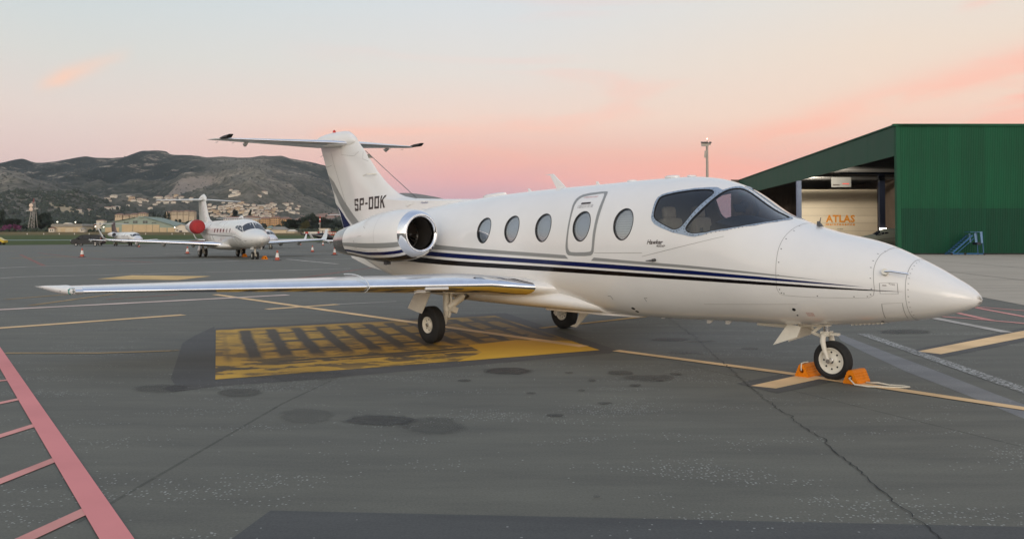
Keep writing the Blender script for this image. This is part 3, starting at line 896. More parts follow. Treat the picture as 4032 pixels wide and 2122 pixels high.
# old paving seams and tyre-polished lanes
M_SEAM = paint('seam_tar', (0.09, 0.09, 0.08), 0.42, 4, .2, mul=.22)
for w_, k_, pts in [q_ for q_ in SEAMS if q_[1] == 'T']:
    sheet('paving_seam', ribbon(pts, w_ * .6), 0.0012, M_SEAM, apron)
FEAT = {
'frame': [(2.078, 1.14), (2.079, 1.071), (2.087, 0.906), (2.075, 0.821), (2.028, 0.755), (1.926, 0.711), (1.683, 0.62), (1.493, 0.534), (1.324, 0.408), (1.24, 0.436), (1.206, 0.323), (1.187, 0.167), (1.168, 0.025), (1.125, -0.024), (1.046, -0.055), (0.94, -0.078), (0.811, -0.136), (0.652, -0.132), (0.517, -0.062), (0.46, 0.012), (0.424, 0.105), (0.423, 0.226), (0.492, 0.456), (0.68, 0.781), (0.992, 1.145), (1.286, 1.333), (1.384, 1.374), (1.464, 1.381), (1.525, 1.375), (1.712, 1.355), (1.891, 1.302), (2.005, 1.25), (2.057, 1.196)],
'sglass': [(2.04, 1.107), (2.046, 0.974), (2.041, 0.881), (2.031, 0.809), (1.918, 0.759), (1.664, 0.664), (1.472, 0.583), (1.364, 0.526), (1.315, 0.556), (1.306, 0.613), (1.349, 0.76), (1.41, 0.908), (1.471, 1.047), (1.525, 1.161), (1.587, 1.255), (1.638, 1.295), (1.705, 1.307), (1.789, 1.278), (1.927, 1.219), (2.008, 1.17)],
'wglass': [(1.516, 1.299), (1.509, 1.261), (1.459, 1.161), (1.379, 1.023), (1.312, 0.873), (1.254, 0.695), (1.212, 0.502), (1.18, 0.355), (1.15, 0.238), (1.108, 0.111), (1.038, 0.062), (0.887, 0.011), (0.704, -0.028), (0.541, 0.026), (0.475, 0.098), (0.461, 0.144), (0.508, 0.411), (0.693, 0.736), (0.912, 1.037), (1.181, 1.248), (1.383, 1.321), (1.469, 1.327)],
'doorO': [(3.574, 1.544), (3.564, 1.452), (3.554, 1.28), (3.56, 1.045), (3.605, 0.808), (3.592, 0.68), (3.496, 0.585), (3.084, 0.563), (3.034, 0.617), (2.986, 0.878), (2.985, 1.129), (3.003, 1.374), (3.018, 1.541), (3.036, 1.603), (3.1, 1.635), (3.501, 1.638), (3.558, 1.609)],
'doorI': [(3.531, 1.529), (3.524, 1.316), (3.528, 1.067), (3.556, 0.811), (3.52, 0.702), (3.429, 0.656), (3.128, 0.621), (3.082, 0.643), (3.043, 0.801), (3.038, 1.028), (3.039, 1.22), (3.054, 1.422), (3.062, 1.561), (3.097, 1.588), (3.451, 1.594), (3.509, 1.575)],
'st_gt': [(6.729, 1.482), (5.979, 1.541), (5.006, 1.585), (3.704, 1.629), (2.968, 1.654), (2.351, 1.688), (1.509, 1.722), (0.977, 1.664), (0.518, 1.569), (0.174, 1.537), (-0.226, 1.533)],
'st_gb': [(6.728, 1.558), (5.982, 1.597), (5.01, 1.637), (3.709, 1.677), (2.973, 1.696), (2.355, 1.724), (1.514, 1.759), (0.979, 1.695), (0.519, 1.589), (0.174, 1.55), (-0.226, 1.534)],
'st_bt': [(6.73, 1.595), (5.985, 1.638), (5.014, 1.678), (3.714, 1.712), (2.977, 1.728), (2.359, 1.752), (1.517, 1.785), (0.982, 1.728), (0.52, 1.619), (0.175, 1.582), (-0.225, 1.572), (-0.633, 1.583)],
'st_bb': [(6.738, 1.671), (5.996, 1.712), (5.026, 1.746), (3.725, 1.776), (2.987, 1.789), (2.368, 1.811), (1.526, 1.842), (0.987, 1.779), (0.522, 1.665), (0.176, 1.617), (-0.225, 1.593), (-0.633, 1.584)],
'st_kt': [(6.745, 1.717), (6.006, 1.762), (5.035, 1.79), (3.732, 1.81), (2.993, 1.821), (2.375, 1.844), (1.531, 1.872), (0.991, 1.811), (0.524, 1.699), (0.177, 1.653), (-0.224, 1.632), (-0.632, 1.632), (-1.02, 1.567)],
'st_kb': [(6.77, 1.818), (6.029, 1.848), (5.056, 1.869), (3.749, 1.881), (3.008, 1.885), (2.387, 1.902), (1.541, 1.925), (0.999, 1.867), (0.528, 1.752), (0.18, 1.7), (-0.222, 1.676), (-0.631, 1.657), (-1.02, 1.568)],
'g_gap': [(3.614, 1.631), (3.558, 1.681), (3.001, 1.654), (3.063, 1.695)],
'bay': [(0.268, 0.272), (0.287, 0.533), (0.31, 0.811), (0.322, 1.06), (0.322, 1.329), (0.321, 1.551), (0.318, 1.782), (0.295, 1.866), (0.242, 1.882), (-0.143, 1.868), (-0.537, 1.849), (-0.685, 1.82), (-0.735, 1.744), (-0.748, 1.604), (-0.738, 1.381), (-0.729, 1.11), (-0.732, 0.908), (-0.743, 0.639), (-0.765, 0.407)],
'acc': [(-0.797, 1.457), (-0.965, 1.363), (-0.974, 1.634), (-0.802, 1.692)],
'hatch': [(-0.802, 1.962), (-1.003, 1.895), (-0.988, 2.604), (-0.772, 2.527)]}
# ------------------------------------------------------------------ the white business jet
# local frame: x aft, y starboard, z up, origin on the ground under the nose wheel
BANK = 0.0315
jet = empty('business_jet', (3.7753, 10.1516, 0), 2.286)
jet.rotation_euler = (-BANK, 0, 2.286)
tag(jet, 'white twin-engine business jet with blue and black stripes and SP-OOK on its tail', 'jet')
FS = [-1.655, -1.64, -1.56, -1.4, -1.1, -.6, 0, .6, 1.2, 1.6, 2.0, 2.4, 2.8, 3.4, 4.5, 5.5, 7, 8, 9, 10, 10.7, 11.05, 11.6]
fw = pch(FS, [.0, .06, .13, .24, .36, .50, .61, .69, .75, .78, .80, .815, .83, .84, .84, .84, .83, .80, .67, .44, .24, .09, .03])
ft = pch(FS, [1.025, 1.075, 1.128, 1.235, 1.4, 1.612, 1.751, 1.966, 2.328, 2.445, 2.481, 2.479, 2.473, 2.455, 2.429, 2.392, 2.294, 2.203, 2.13, 2.04, 1.93, 1.84, 1.70])
fb = pch(FS, [1.015, .97, .931, .872, .788, .71, .646, .609, .592, .58, .562, .555, .55, .561, .593, .602, .622, .71, .90, 1.17, 1.40, 1.56, 1.64])
NE = 2.2
fw0, ft0, fb0 = fw, ft, fb
def _tip(f0, z, v, ex):
    def f(s):
        s = np.asarray(s, float)
        d = np.clip(s + 1.655, 0, .255) / .255
        return np.where(s < -1.4, z + (v - z) * d ** ex, f0(s))
    return f
fw = _tip(fw0, 0.0, .24, .56); ft = _tip(ft0, 1.02, 1.235, .60); fb = _tip(fb0, 1.02, .872, .52)
def fus0(s, p):
    w = fw(s); t = ft(s); bt = fb(s)
    zc = (t + bt) / 2; h = (t - bt) / 2
    c = np.cos(p); sn = np.sin(p)
    return np.stack([s + 0 * p, w * np.sign(sn) * np.abs(sn) ** (2 / NE), zc + h * np.sign(c) * np.abs(c) ** (2 / NE)], -1)
def fusn(s, p):
    s2 = np.clip(s, -1.6548, 11.59)
    e = np.minimum(0.004, .4 * (s2 + 1.655))
    ds = fus0(np.minimum(s2 + e, 11.6), p) - fus0(s2 - e, p)
    # angular derivative by symmetric differences wide enough for the exponent
    dp = fus0(s2, p + 0.03) - fus0(s2, p - 0.03)
    n = np.cross(dp, ds)
    l = np.linalg.norm(n, axis=-1, keepdims=True)
    n = n / np.maximum(l, 1e-9)
    c = fus0(s2, p) - np.stack([s2, 0 * s2, (ft(s2) + fb(s2)) / 2], -1)
    sg = np.sign((n * c).sum(-1, keepdims=True)); sg[sg == 0] = 1
    return n * sg
def fus(s, p, off=0.0):
    s = np.asarray(s, float); p = np.asarray(p, float)
    q = fus0(s, p)
    if off: q = q + fusn(s, p) * off
    return q
KP = 0.85                     # metres per radian, for even triangles
def patch(name, outer, holes=(), off=0.0, cell=0.07, mat=None, parent=None, slines=None, plines=None, dens=None):
    d = dens or cell
    loops = [densify([(a, b * KP) for a, b in outer], d)] + [densify([(a, b * KP) for a, b in h], min(d, .03)) for h in holes]
    pts = []; ed = []
    for l in loops:
        b0 = len(pts)
        pts += l
        ed += [(b0 + i, b0 + (i + 1) % len(l)) for i in range(len(l))]
    A = np.array(loops[0])
    if slines is None:
        slines = np.arange(A[:, 0].min() + cell * .5, A[:, 0].max(), cell)
    if plines is None:
        plines = np.arange(A[:, 1].min() + cell * .5, A[:, 1].max(), cell)
    G = np.array([(x, y) for x in slines for y in plines]) if len(slines) and len(plines) else np.zeros((0, 2))
    if len(G):
        k = inside(G, loops[0])
        for h in loops[1:]: k &= ~inside(G, h)
        # keep clear of the outlines
        B = np.array(pts)
        G = G[k]
        if len(G):
            keep = np.ones(len(G), bool)
            for c0 in range(0, len(G), 2000):
                dd = ((G[c0:c0 + 2000, None, :] - B[None]) ** 2).sum(-1).min(1)
                keep[c0:c0 + 2000] = dd > (0.35 * min(d, cell)) ** 2
            G = G[keep]
    allp = [Vector(p) for p in pts] + [Vector(p) for p in G]
    r = delaunay_2d_cdt(allp, ed, [], 0, 1e-6)
    vv = np.array([(v.x, v.y) for v in r[0]])
    tr = np.array([f for f in r[2] if len(f) == 3])
    cen = vv[tr].mean(1)
    k = inside(cen, loops[0])
    for h in loops[1:]: k &= ~inside(cen, h)
    tr = tr[k]
    S_, P_ = vv[:, 0], vv[:, 1] / KP
    V = fus(S_, P_, off)
    Nn = fusn(S_, P_)
    # orient outward
    a = V[tr[:, 0]]; b_ = V[tr[:, 1]]; c = V[tr[:, 2]]
    fn = np.cross(b_ - a, c - a)
    fl_ = (fn * Nn[tr[:, 0]]).sum(1) < 0
    tr[fl_] = tr[fl_][:, ::-1]
    me = bpy.data.meshes.new(name)
    me.from_pydata(V.tolist(), [], tr.tolist())
    me.polygons.foreach_set('use_smooth', [True] * len(tr))
    me.normals_split_custom_set_from_vertices(Nn.tolist())
    if mat: me.materials.append(mat)
    o = link(bpy.data.objects.new(name, me))
    if parent is not None: o.parent = parent
    return o
def mirror(l): return [(a, -b) for a, b in l]
def rim(name, loop, o0, o1, mat, parent):
    L_ = densify([(a, b * KP) for a, b in loop], .03)
    S_ = np.array([p[0] for p in L_]); P_ = np.array([p[1] / KP for p in L_])
    A = fus(S_, P_, o0); B = fus(S_, P_, o1)
    n = len(L_)
    b = MB()
    b.add(A.tolist() + B.tolist(), [(i, (i + 1) % n, n + (i + 1) % n, n + i) for i in range(n)])
    return b.build(name, mat, parent, smooth=50)
def offset_loop(poly, d):
    n = len(poly)
    P = [(a, b * KP) for a, b in poly]
    ar = sum(P[i][0] * P[(i + 1) % n][1] - P[(i + 1) % n][0] * P[i][1] for i in range(n))
    sg = 1 if ar > 0 else -1
    out = []
    for i in range(n):
        a = Vector(P[i - 1]); c = Vector(P[(i + 1) % n])
        t = (c - a).normalized()
        out.append((P[i][0] + sg * t.y * d, (P[i][1] - sg * t.x * d) / KP))
    return out
def curve_strip(name, pts, w, off, mat, parent, closed=False):
    P = densify([(a, b * KP) for a, b in pts], .04, closed)
    V = []; F_ = []
    n = len(P)
    for i in range(n):
        a = Vector(P[i - 1] if (i or closed) else P[0]); c = Vector(P[(i + 1) % n] if (i < n - 1 or closed) else P[-1])
        t = (c - a).normalized(); m_ = Vector((-t.y, t.x)) * w / 2
        for sg in (1, -1):
            q = Vector(P[i]) + m_ * sg
            V.append(fus(np.array([q.x]), np.array([q.y / KP]), off)[0].tolist())
        if i or closed:
            j = i - 1 if i else n - 1
            F_.append((2 * j, 2 * j + 1, 2 * i + 1, 2 * i))
    return V, F_

# window outlines
WINS = [(5.45, 1.253), (4.775, 1.252), (4.072, 1.243), (3.288, 1.232), (2.529, 1.222)]
def oval(c, a, b, n=36):
    return [(c[0] + a * math.cos(2 * PI * i / n), c[1] + b * math.sin(2 * PI * i / n)) for i in range(n)]
wl = [oval(c, .158, .222) for c in WINS]
sgl = smooth_loop(FEAT['sglass'], 1)
wg0 = [(a, max(b, .075)) for a, b in FEAT['wglass']]
wgl = smooth_loop(wg0, 1)
frm = [(a, max(b, .028)) for a, b in FEAT['frame']]
def dedupe(l):
    o = []
    for p in l:
        if not o or math.hypot(p[0] - o[-1][0], p[1] - o[-1][1]) > 0.006: o.append(p)
    return o
frm = dedupe(frm); wgl = dedupe(wgl)
holes = wl + [sgl, wgl]
holes = holes + [mirror(h) for h in holes]
sl = np.concatenate([-1.655 + 0.28 * (np.arange(1, 17) / 16.0) ** 2.2, np.arange(-1.36, 11.04, .075)])
pl_ = np.linspace(-PI * KP, PI * KP, 97)[1:-1]
skin = patch('fuselage', [(-1.65495, -PI), (11.06, -PI), (11.06, PI), (-1.65495, PI)], holes, 0.0, 0.075, M_WHITE, jet, sl, pl_, 0.075)
# trim lining inside the pressure hull
lin_o = patch('cabin_lining', [(0.25, -2.3), (7.0, -2.3), (7.0, 2.3), (0.25, 2.3)], holes, -0.035, 0.12, M_LINING, jet, dens=.1)
b = MB(); b.box((3.8, 0, 0.98), (5.6, 1.14, .03)); b.build('cabin_floor', M_LINING, jet)
for i, h in enumerate(wl + [mirror(h) for h in wl]):
    pw = patch('cabin_window', h, (), -0.012, .06, M_GLASSW, jet, dens=.03)
    pw2 = patch('window_shade', h, (), -0.045, .06, M_PLEAT if i in (4, 9) else M_SHADE, pw, dens=.03)
    rim('window_seal', h, 0.001, -0.045, M_BOOT, pw)
    ring = patch('window_surround', offset_loop(h, .012), [h], 0.0015, .06, M_BOOT, pw, dens=.03)
    inner = patch('inner_pane_ring', oval((h[0][0] - .158 + (0 if True else 0), (h[0][1])), .135, .185), [oval((h[0][0] - .158, h[0][1]), .125, .172)], -0.03, .06, M_PLEAT, pw, dens=.03)
# pleats on the drawn shade
for sgn in (1, -1):
    V_ = []; F__ = []
    for k in range(11):
        p = 1.04 + k * .036
        hw = .15 * math.sqrt(max(0, 1 - ((p - 1.222) / .222) ** 2)) * .95
        A = fus(np.array([2.529 - hw, 2.529 + hw, 2.529 + hw, 2.529 - hw]), sgn * np.array([p, p, p + .012, p + .012]), -0.040)
        b0 = len(V_); V_ += A.tolist(); F__.append((b0, b0 + 1, b0 + 2, b0 + 3))
    b = MB(); b.add(V_, F__); b.build('shade_pleats', pbr('pleat_line', (0.40, 0.40, 0.385), .8), jet)
for sgn in (1, -1):
    mm = (lambda l: l) if sgn > 0 else mirror
    nm = 'cockpit_window'
    fr_o = patch('cockpit_frame', mm(frm), [mm(sgl), mm(wgl)], 0.004, .06, M_FRAME, jet, dens=.04)
    rim('frame_edge', mm(frm), 0.004, -0.002, M_LINE, fr_o)
    for gl_, gn in ((sgl, 'side_window'), (wgl, 'windscreen')):
        g_ = patch(gn, mm(gl_), (), -0.004, .06, M_GLASS, jet, dens=.04)
        rim('window_seal', mm(gl_), 0.0045, -0.036, M_BOOT, g_)
        patch('seal_bead', mm(offset_loop(gl_, .010)), [mm(gl_)], 0.0055, .06, M_BOOT, g_, dens=.03)
    # rivets round the frame
    V_ = []; F__ = []
    def rivs(loop, step, r=.0065, closed=True, off=.0065):
        for (a, q) in densify([(a, b_ * KP) for a, b_ in loop], step, closed):
            b0 = len(V_)
            P_ = [(a + r * math.cos(k * PI / 3), (q + r * math.sin(k * PI / 3)) / KP) for k in range(6)]
            A = fus(np.array([p[0] for p in P_]), np.array([p[1] for p in P_]), off)
            V_.extend(A.tolist()); F__.append(tuple(b0 + k for k in range(6)))
    rivs(mm(offset_loop(sgl, .028)), .055)
    rivs(mm(offset_loop(wgl, .028)), .055)
    b = MB(); b.add(V_, F__); tag(b.build('frame_rivets', M_RIV, jet), kind='stuff')
# cockpit interior
b = MB()
b.loft([[(0.70, y, 1.62 + .0 * y) for y in (-.5, -.25, 0, .25, .5)], [(0.82, y, 1.86 - .25 * y * y) for y in (-.55, -.3, 0, .3, .55)],
        [(1.18, y, 1.95 - .22 * y * y) for y in (-.6, -.3, 0, .3, .6)], [(1.26, y, 1.90 - .22 * y * y) for y in (-.6, -.3, 0, .3, .6)], [(1.27, y, 1.35) for y in (-.6, -.3, 0, .3, .6)]], cap=False, close=False)
b.build('glareshield', M_PANEL, jet, smooth=40)
for y in (-.32, .32):
    b = MB()
    b.box((1.86, y, 1.30), (.42, .42, .14)); b.box((2.06, y, 1.62), (.12, .40, .62), ry=.14); b.box((2.12, y, 2.0), (.09, .24, .17), ry=.1)
    b.build('pilot_seat', M_SEAT, jet, bevel=.04)
    b = MB()
    b.tube([(1.30, y, 1.35), (1.50, y, 1.68)], .02, 8); b.tube([(1.5, y - .13, 1.80), (1.5, y - .12, 1.69), (1.5, y + .12, 1.69), (1.5, y + .13, 1.80)], .018, 8)
    b.build('control_yoke', M_PANEL, jet, smooth=40)
A = fus(np.full(40, 2.24), np.linspace(-2.2, 2.2, 40), -.04); A2 = fus(np.full(40, 2.27), np.linspace(-2.2, 2.2, 40), -.04)
b = MB(); b.loft([A.tolist(), A2.tolist()]); b.build('bulkhead', M_PANEL, jet)
for cc, dd in (((1.12, -.36, 2.10), (.03, .30, .16)), ((1.06, .26, 2.04), (.02, .20, .10))):
    b = MB(); b.box(cc, dd, ry=.4); b.build('sun_visor', M_PANEL, jet)
b = MB(); b.tube([(1.13, .05, 1.98), (1.13, .05, 2.03)], .015, 8); b.lathe([(0, .0), (.02, .05), (.09, .05), (.11, 0)], (1.13, .05, 2.02), n=12); b.build('compass', M_PANEL, jet, smooth=40)

# painted stripes
def stripe(name, tkey, bkey, mat, tip=True, gap=False):
    T = sorted(FEAT[tkey], key=lambda p: p[0]); B = sorted(FEAT[bkey], key=lambda p: p[0])
    def zof(p): return float(fus0(np.array(p[0]), np.array(p[1]))[2])
    def edge(Q):
        xs_ = [p[0] for p in Q]; zs_ = [zof(p) for p in Q]
        # smooth the sampled heights along the body
        zs2 = [zs_[i] if i in (0, len(zs_) - 1) else .25 * zs_[i - 1] + .5 * zs_[i] + .25 * zs_[i + 1] for i in range(len(zs_))]
        zf = pch(xs_ + [10.5], [.5 * a_ + .5 * c_ for a_, c_ in zip(zs_, zs2)] + [zs_[-1] + .22])
        def f(s_):
            t_ = float(ft(s_)); b_ = float(fb(s_)); u_ = (float(zf(s_)) - (t_ + b_) / 2) / ((t_ - b_) / 2)
            u_ = max(-.995, min(.995, u_))
            return math.acos(max(-1, min(1, math.copysign(abs(u_) ** (NE / 2), u_))))
        return f
    ft_ = edge(T); fb_ = edge(B)
    spans = [(T[0][0], 10.4)]
    if gap: spans = [(T[0][0], 3.03), (3.585, 10.4)]
    for s0, s1 in spans:
        for sg in (1, -1):
            ss = np.linspace(s0, s1, max(8, int((s1 - s0) / .08)))
            k = 6
            P_ = np.array([[ft_(s) + (fb_(s) - ft_(s)) * j / k for j in range(k + 1)] for s in ss])
            SS = np.repeat(ss[:, None], k + 1, 1).copy()
            if gap:
                sh = np.linspace(0, 1, k + 1)[None] * .058
                wfr = np.clip(1 - np.abs(ss - (s1 if s1 < 5 else s0)) / .08, 0, 1)[:, None]
                SS = SS + (sh if s1 < 5 else -sh) * wfr
            A = fus(SS, sg * P_, .0022)
            Nn = fusn(SS.ravel(), (sg * P_).ravel())
            n = k + 1
            F_ = [(i * n + j, i * n + j + 1, (i + 1) * n + j + 1, (i + 1) * n + j) for i in range(len(ss) - 1) for j in range(k)]
            if sg > 0: F_ = [f[::-1] for f in F_]
            me = bpy.data.meshes.new(name)
            me.from_pydata(A.reshape(-1, 3).tolist(), [], F_)
            me.polygons.foreach_set('use_smooth', [True] * len(F_))
            me.normals_split_custom_set_from_vertices(Nn.tolist())
            me.materials.append(mat)
            o = link(bpy.data.objects.new(name, me)); o.parent = jet
stripe('grey_stripe', 'st_gt', 'st_gb', M_GREY, gap=True)
stripe('blue_stripe', 'st_bt', 'st_bb', M_BLUE)
stripe('black_stripe', 'st_kt', 'st_kb', M_BLACK)
# emergency exit outline
ex = patch('emergency_exit_outline', smooth_loop(FEAT['doorO'], 1), [smooth_loop(FEAT['doorI'], 1)], .0024, .06, M_GREY, jet, dens=.04)
def fmap(s0, p0, off=.0026, rad=.86, slope=0.0):
    def f(u, v):
        return fus(np.array([s0 - u]), np.array([p0 - (v + slope * u) / rad]), off)[0].tolist()
    return f
text_obj('exit_lettering', 'EMERGENCY EXIT', fmap(3.441, .715), .27, .025, M_RED, jet, .25)
V_, F__ = curve_strip('x', [(3.43, .84), (3.245, .839)], .032, .003, None, None)
b = MB(); b.add(V_, F__); b.build('exit_handle', M_MARK, jet)
for k in range(3):
    text_obj('exit_notice', '- - ----- ---- --- - ---- - ----', fmap(3.475, .885 + .022 * k), .30, .006, M_MARK, jet, .25)
text_obj('type_marking', 'Hawker', fmap(2.106, 1.507), .257, .047, M_MARK, jet, .35, bold=.022)
text_obj('type_marking', '400XP', fmap(1.955, 1.538), .14, .022, M_MARK, jet, .35, bold=.01)
# panel joints
def zline(a, c, n=24):
    za = float(fus0(np.array(a[0]), np.array(a[1]))[2]); zc_ = float(fus0(np.array(c[0]), np.array(c[1]))[2])
    o = []
    for i in range(n + 1):
        s_ = a[0] + (c[0] - a[0]) * i / n; z_ = za + (zc_ - za) * i / n
        t_ = float(ft(s_)); b_ = float(fb(s_)); u_ = max(-.99, min(.99, (z_ - (t_ + b_) / 2) / ((t_ - b_) / 2)))
        o.append((s_, math.acos(math.copysign(abs(u_) ** (NE / 2), u_))))
    return o
V_ = []; F__ = []
def pline(pts, w=.005, closed=False):
    a, f = curve_strip('x', pts, w, .0016, None, None, closed)
    b0 = len(V_); V_.extend(a); F__.extend([tuple(b0 + i for i in q) for q in f])
for sg in (1, -1):
    m2 = (lambda l: l) if sg > 0 else mirror
    pline(m2([(-1.04, p) for p in np.linspace(0.02, 3.12, 40)]))
    pline(m2([(FEAT['bay'][0][0], 0.02)] + FEAT['bay'] + [(-.77, .02)]))
    pline(m2(FEAT['acc']), .006, True)
    pline(m2(FEAT['hatch']), .006, True)
    pline(m2([(3.02, 1.596), (2.189, 1.595)]), .004)
    pline(m2(zline((2.192, 1.635), (.991, 1.236))), .004)
    pline(m2(zline((1.401, 2.329), (.116, 2.057))), .004)
b = MB(); b.add(V_, F__); b.build('panel_joints', M_LINE, jet)
for sg in (1, -1):
    for s_, d_ in ((2.895, -1), (2.309, 1)):
        V_, F__ = curve_strip('x', [(s_ + .05 * d_ * -1, 2.257 * sg), (s_, 2.257 * sg), (s_ - .01, 2.33 * sg)], .012, .0022, None, None)
        b = MB(); b.add(V_, F__); b.build('jacking_mark', M_GREY, jet)
V_ = []; F__ = []
V_ = []; F__ = []
for sg in (1, -1):
    m2 = (lambda l: l) if sg > 0 else mirror
    rivs(m2([(-1.065, p) for p in np.linspace(.2, 2.6, 14)]), .21, .008, False, .002)
    rivs(m2(offset_loop(FEAT['bay'], -.03)), .24, .009, False, .002)
b = MB(); b.add(V_, F__); tag(b.build('panel_fasteners', M_RIV, jet), kind='stuff')
text_obj('access_lettering', 'ACCESS', fmap(-.885, 1.45, rad=.4), .06, .016, M_MARK, jet)
V_, F__ = curve_strip('x', [(-.825, 1.50), (-.865, 1.485)], .014, .003, None, None)
b = MB(); b.add(V_, F__); b.build('access_arrow', M_MARK, jet)
# small fuselage fittings
def fp(s, p, off=0.0): return Vector(fus(np.array([s]), np.array([p]), off)[0].tolist())
for sg in (1, -1):
    b = MB()
    b.tube([fp(-.842, 1.163 * sg), fp(-.842, 1.163 * sg, .05)], .035, 12)
    b.build('pitot_base', M_CREAMW, jet, smooth=40)
    b = MB(); b.tube([fp(-.842, 1.163 * sg, .05), fp(-.90, 1.14 * sg, .075), fp(-1.06, 1.10 * sg, .09)], .011, 8); b.build('pitot_probe', M_CHROME, jet, smooth=40)
    b = MB(); b.tube([fp(1.985, 1.675 * sg, -.01), fp(1.985, 1.675 * sg, .05)], .02, 10); b.tube([fp(1.985, 1.675 * sg, .05), fp(2.109, 1.682 * sg, .03)], .012, 8, r2=.005); b.build('angle_probe', M_RIV, jet, smooth=40)
    for (s, p, r) in ((.182, 2.206, .022), (.178, 2.378, .010), (2.635, 2.536, .028), (2.623, 2.633, .026), (-.70, 2.75, .016)):
        b = MB(); b.tube([fp(s, p * sg, -.005), fp(s, p * sg, .003)], r, 12); b.build('drain_port', M_DARK, jet)
    for k in range(5):
        text_obj('red_notice', '--- ---- -- --- ---', fmap(.055, 2.28 + k * .025, rad=.6), .085, .006, M_RED, jet)if sg > 0 else None
for (x, l, h) in ((1.97, .11, .02), (2.30, .24, .035), (3.03, .14, .02), (6.12, .62, .05)):
    z = float(ft(x))
    q = MB()
    q.loft([[(x + l / 2 * r * math.cos(t), .075 * r * math.sin(t), z - .02 + hh - .05 * (x and 0)) for t in np.linspace(0, 2 * PI, 16, endpoint=False)] for r, hh in ((1, 0.0), (.97, h * .7), (.7, h), (.2, h * 1.08))])
    dz_ = float(ft(x + .1) - ft(x - .1)) / .2
    for i, v in enumerate(q.v): q.v[i] = (v[0], v[1], v[2] + dz_ * (v[0] - x) + .02)
    q.build('flat_antenna', M_WHITE, jet, smooth=50)
def blade(name, pts, t, mat=M_WHITE):
    q = MB(); q.prism([(a, c) for a, c in pts], -t, t, lambda a, c, e: (a, e, c)); return q.build(name, mat, jet, bevel=min(t * .6, .006))
blade('blade_antenna', [(4.36, 2.42), (4.66, 2.665), (4.85, 2.66), (4.73, 2.645), (4.58, 2.42)], .012)
blade('blade_antenna', [(5.17, 2.40), (5.235, 2.455), (5.27, 2.455), (5.25, 2.39)], .010)
blade('blade_antenna', [(3.655, 2.44), (3.70, 2.50), (3.735, 2.50), (3.735, 2.44)], .010)
blade('ice_detector', [(.085, 1.79), (.145, 1.86), (.155, 1.80)], .03, M_RIV)
b = MB(); b.tube([(.115, .02, 1.83), (.10, .02, 1.90)], .006, 6); b.build('detector_pin', M_RIV, jet)
for (x, h) in ((1.71, .05), (1.42, .05), (3.25, .02), (2.48, .02)):
    z = float(fb(x)); blade('belly_antenna', [(x - .05, z + .01), (x + .07, z + .01), (x + .07, z - h), (x + .02, z - h)], .012)
b = MB(); b.box((.83, -.05, .575), (.42, .06, .05)); b.build('chin_light_bar', M_CREAMW, jet, bevel=.015)
b = MB()
for k in range(8): b.box((-.30 - .05 * k, .05, float(fb(-.3 - .05 * k)) + .012), (.022, .14, .03), ry=.5)
b.build('vent_louvres', M_CREAMW, jet)

# ---- wings
M_CLEARW = pbr('acrylic_edge', (.62, .64, .64), .3)
def foil(n=18, tc=.12, cam_=.012):
    xs = (1 - np.cos(np.linspace(0, PI, n))) / 2
    yt = 5 * tc * (.2969 * np.sqrt(xs) - .126 * xs - .3516 * xs**2 + .2843 * xs**3 - .1036 * xs**4)
    yc = cam_ * 4 * xs * (1 - xs)
    up = list(zip(xs, yc + yt)); dn = list(zip(xs, yc - yt))
    return up, dn
def wing_parts(secs, mat, lemat, parent, sg, lefrac=.10, names=('wing_skin', 'leading_edge'), lemin=0.0):
    up, dn = foil(26)
    ring = up[::-1] + dn[1:]
    main = []; le = []
    for sc_ in secs:
        s, y, z, c, tc = sc_[:5]
        if len(sc_) > 5:
            mx_ = .06
            sh = foil(26, .12, 0.0)
            pts = [(s + a * c, y * sg, z + h / mx_ * tc) for a, h in sh[0][::-1]] + [(s + a * c, y * sg, z + h / mx_ * sc_[5]) for a, h in sh[1][1:]]
        else:
            pts = [(s + a * c, y * sg, z + h * c * tc / .12) for a, h in ring]
        main.append(pts)
    cut = [i for i, (a, h) in enumerate(ring) if a <= lefrac]
    i0, i1 = cut[0], cut[-1]
    n = len(ring)
    b = MB()
    for i in range(len(main) - 1):
        for j in range(n - 1):
            if i0 <= j < i1: continue
            b.add([main[i][j], main[i][j + 1], main[i + 1][j + 1], main[i + 1][j]], [(0, 1, 2, 3)])
    b.add(main[-1], [tuple(range(n))])
    # weld
    o = b.build(names[0], mat, parent)
    bm = bmesh.new(); bm.from_mesh(o.data); bmesh.ops.remove_doubles(bm, verts=bm.verts, dist=1e-5); bmesh.ops.recalc_face_normals(bm, faces=bm.faces); bm.to_mesh(o.data); bm.free()
    o.data.polygons.foreach_set('use_smooth', [True] * len(o.data.polygons)); o.data.set_sharp_from_angle(angle=math.radians(35))
    q = MB()
    q.loft([[(p[0] - .004, p[1], p[2]) for p in m_[i0:i1 + 1]] for m_ in main if abs(m_[0][1]) >= lemin], cap=False, close=False)
    inb = [m_[i0:i1 + 1] for m_ in main if abs(m_[0][1]) <= lemin + 1e-6]
    if len(inb) > 1:
        q3 = MB(); q3.loft(inb, cap=False, close=False); q3.build('root_glove', mat, o, smooth=80)
    o2 = q.build(names[1], lemat, parent, smooth=80)
    return o, o2
def wz(y): return 1.014 + (y - 1.44) * .0346
def wle(y): return 4.516 + .394 * (y - 1.44)
def wte(y): return 6.78 + .135 * (y - .9)
WS = []
wU = pch([.5, 1.44, 2.6, 3.6, 4.5, 6.55], [.145, .142, .125, .112, .098, .062])
wL = pch([.5, 1.44, 2.6, 3.6, 4.5, 6.55], [.165, .155, .118, .082, .058, .028])
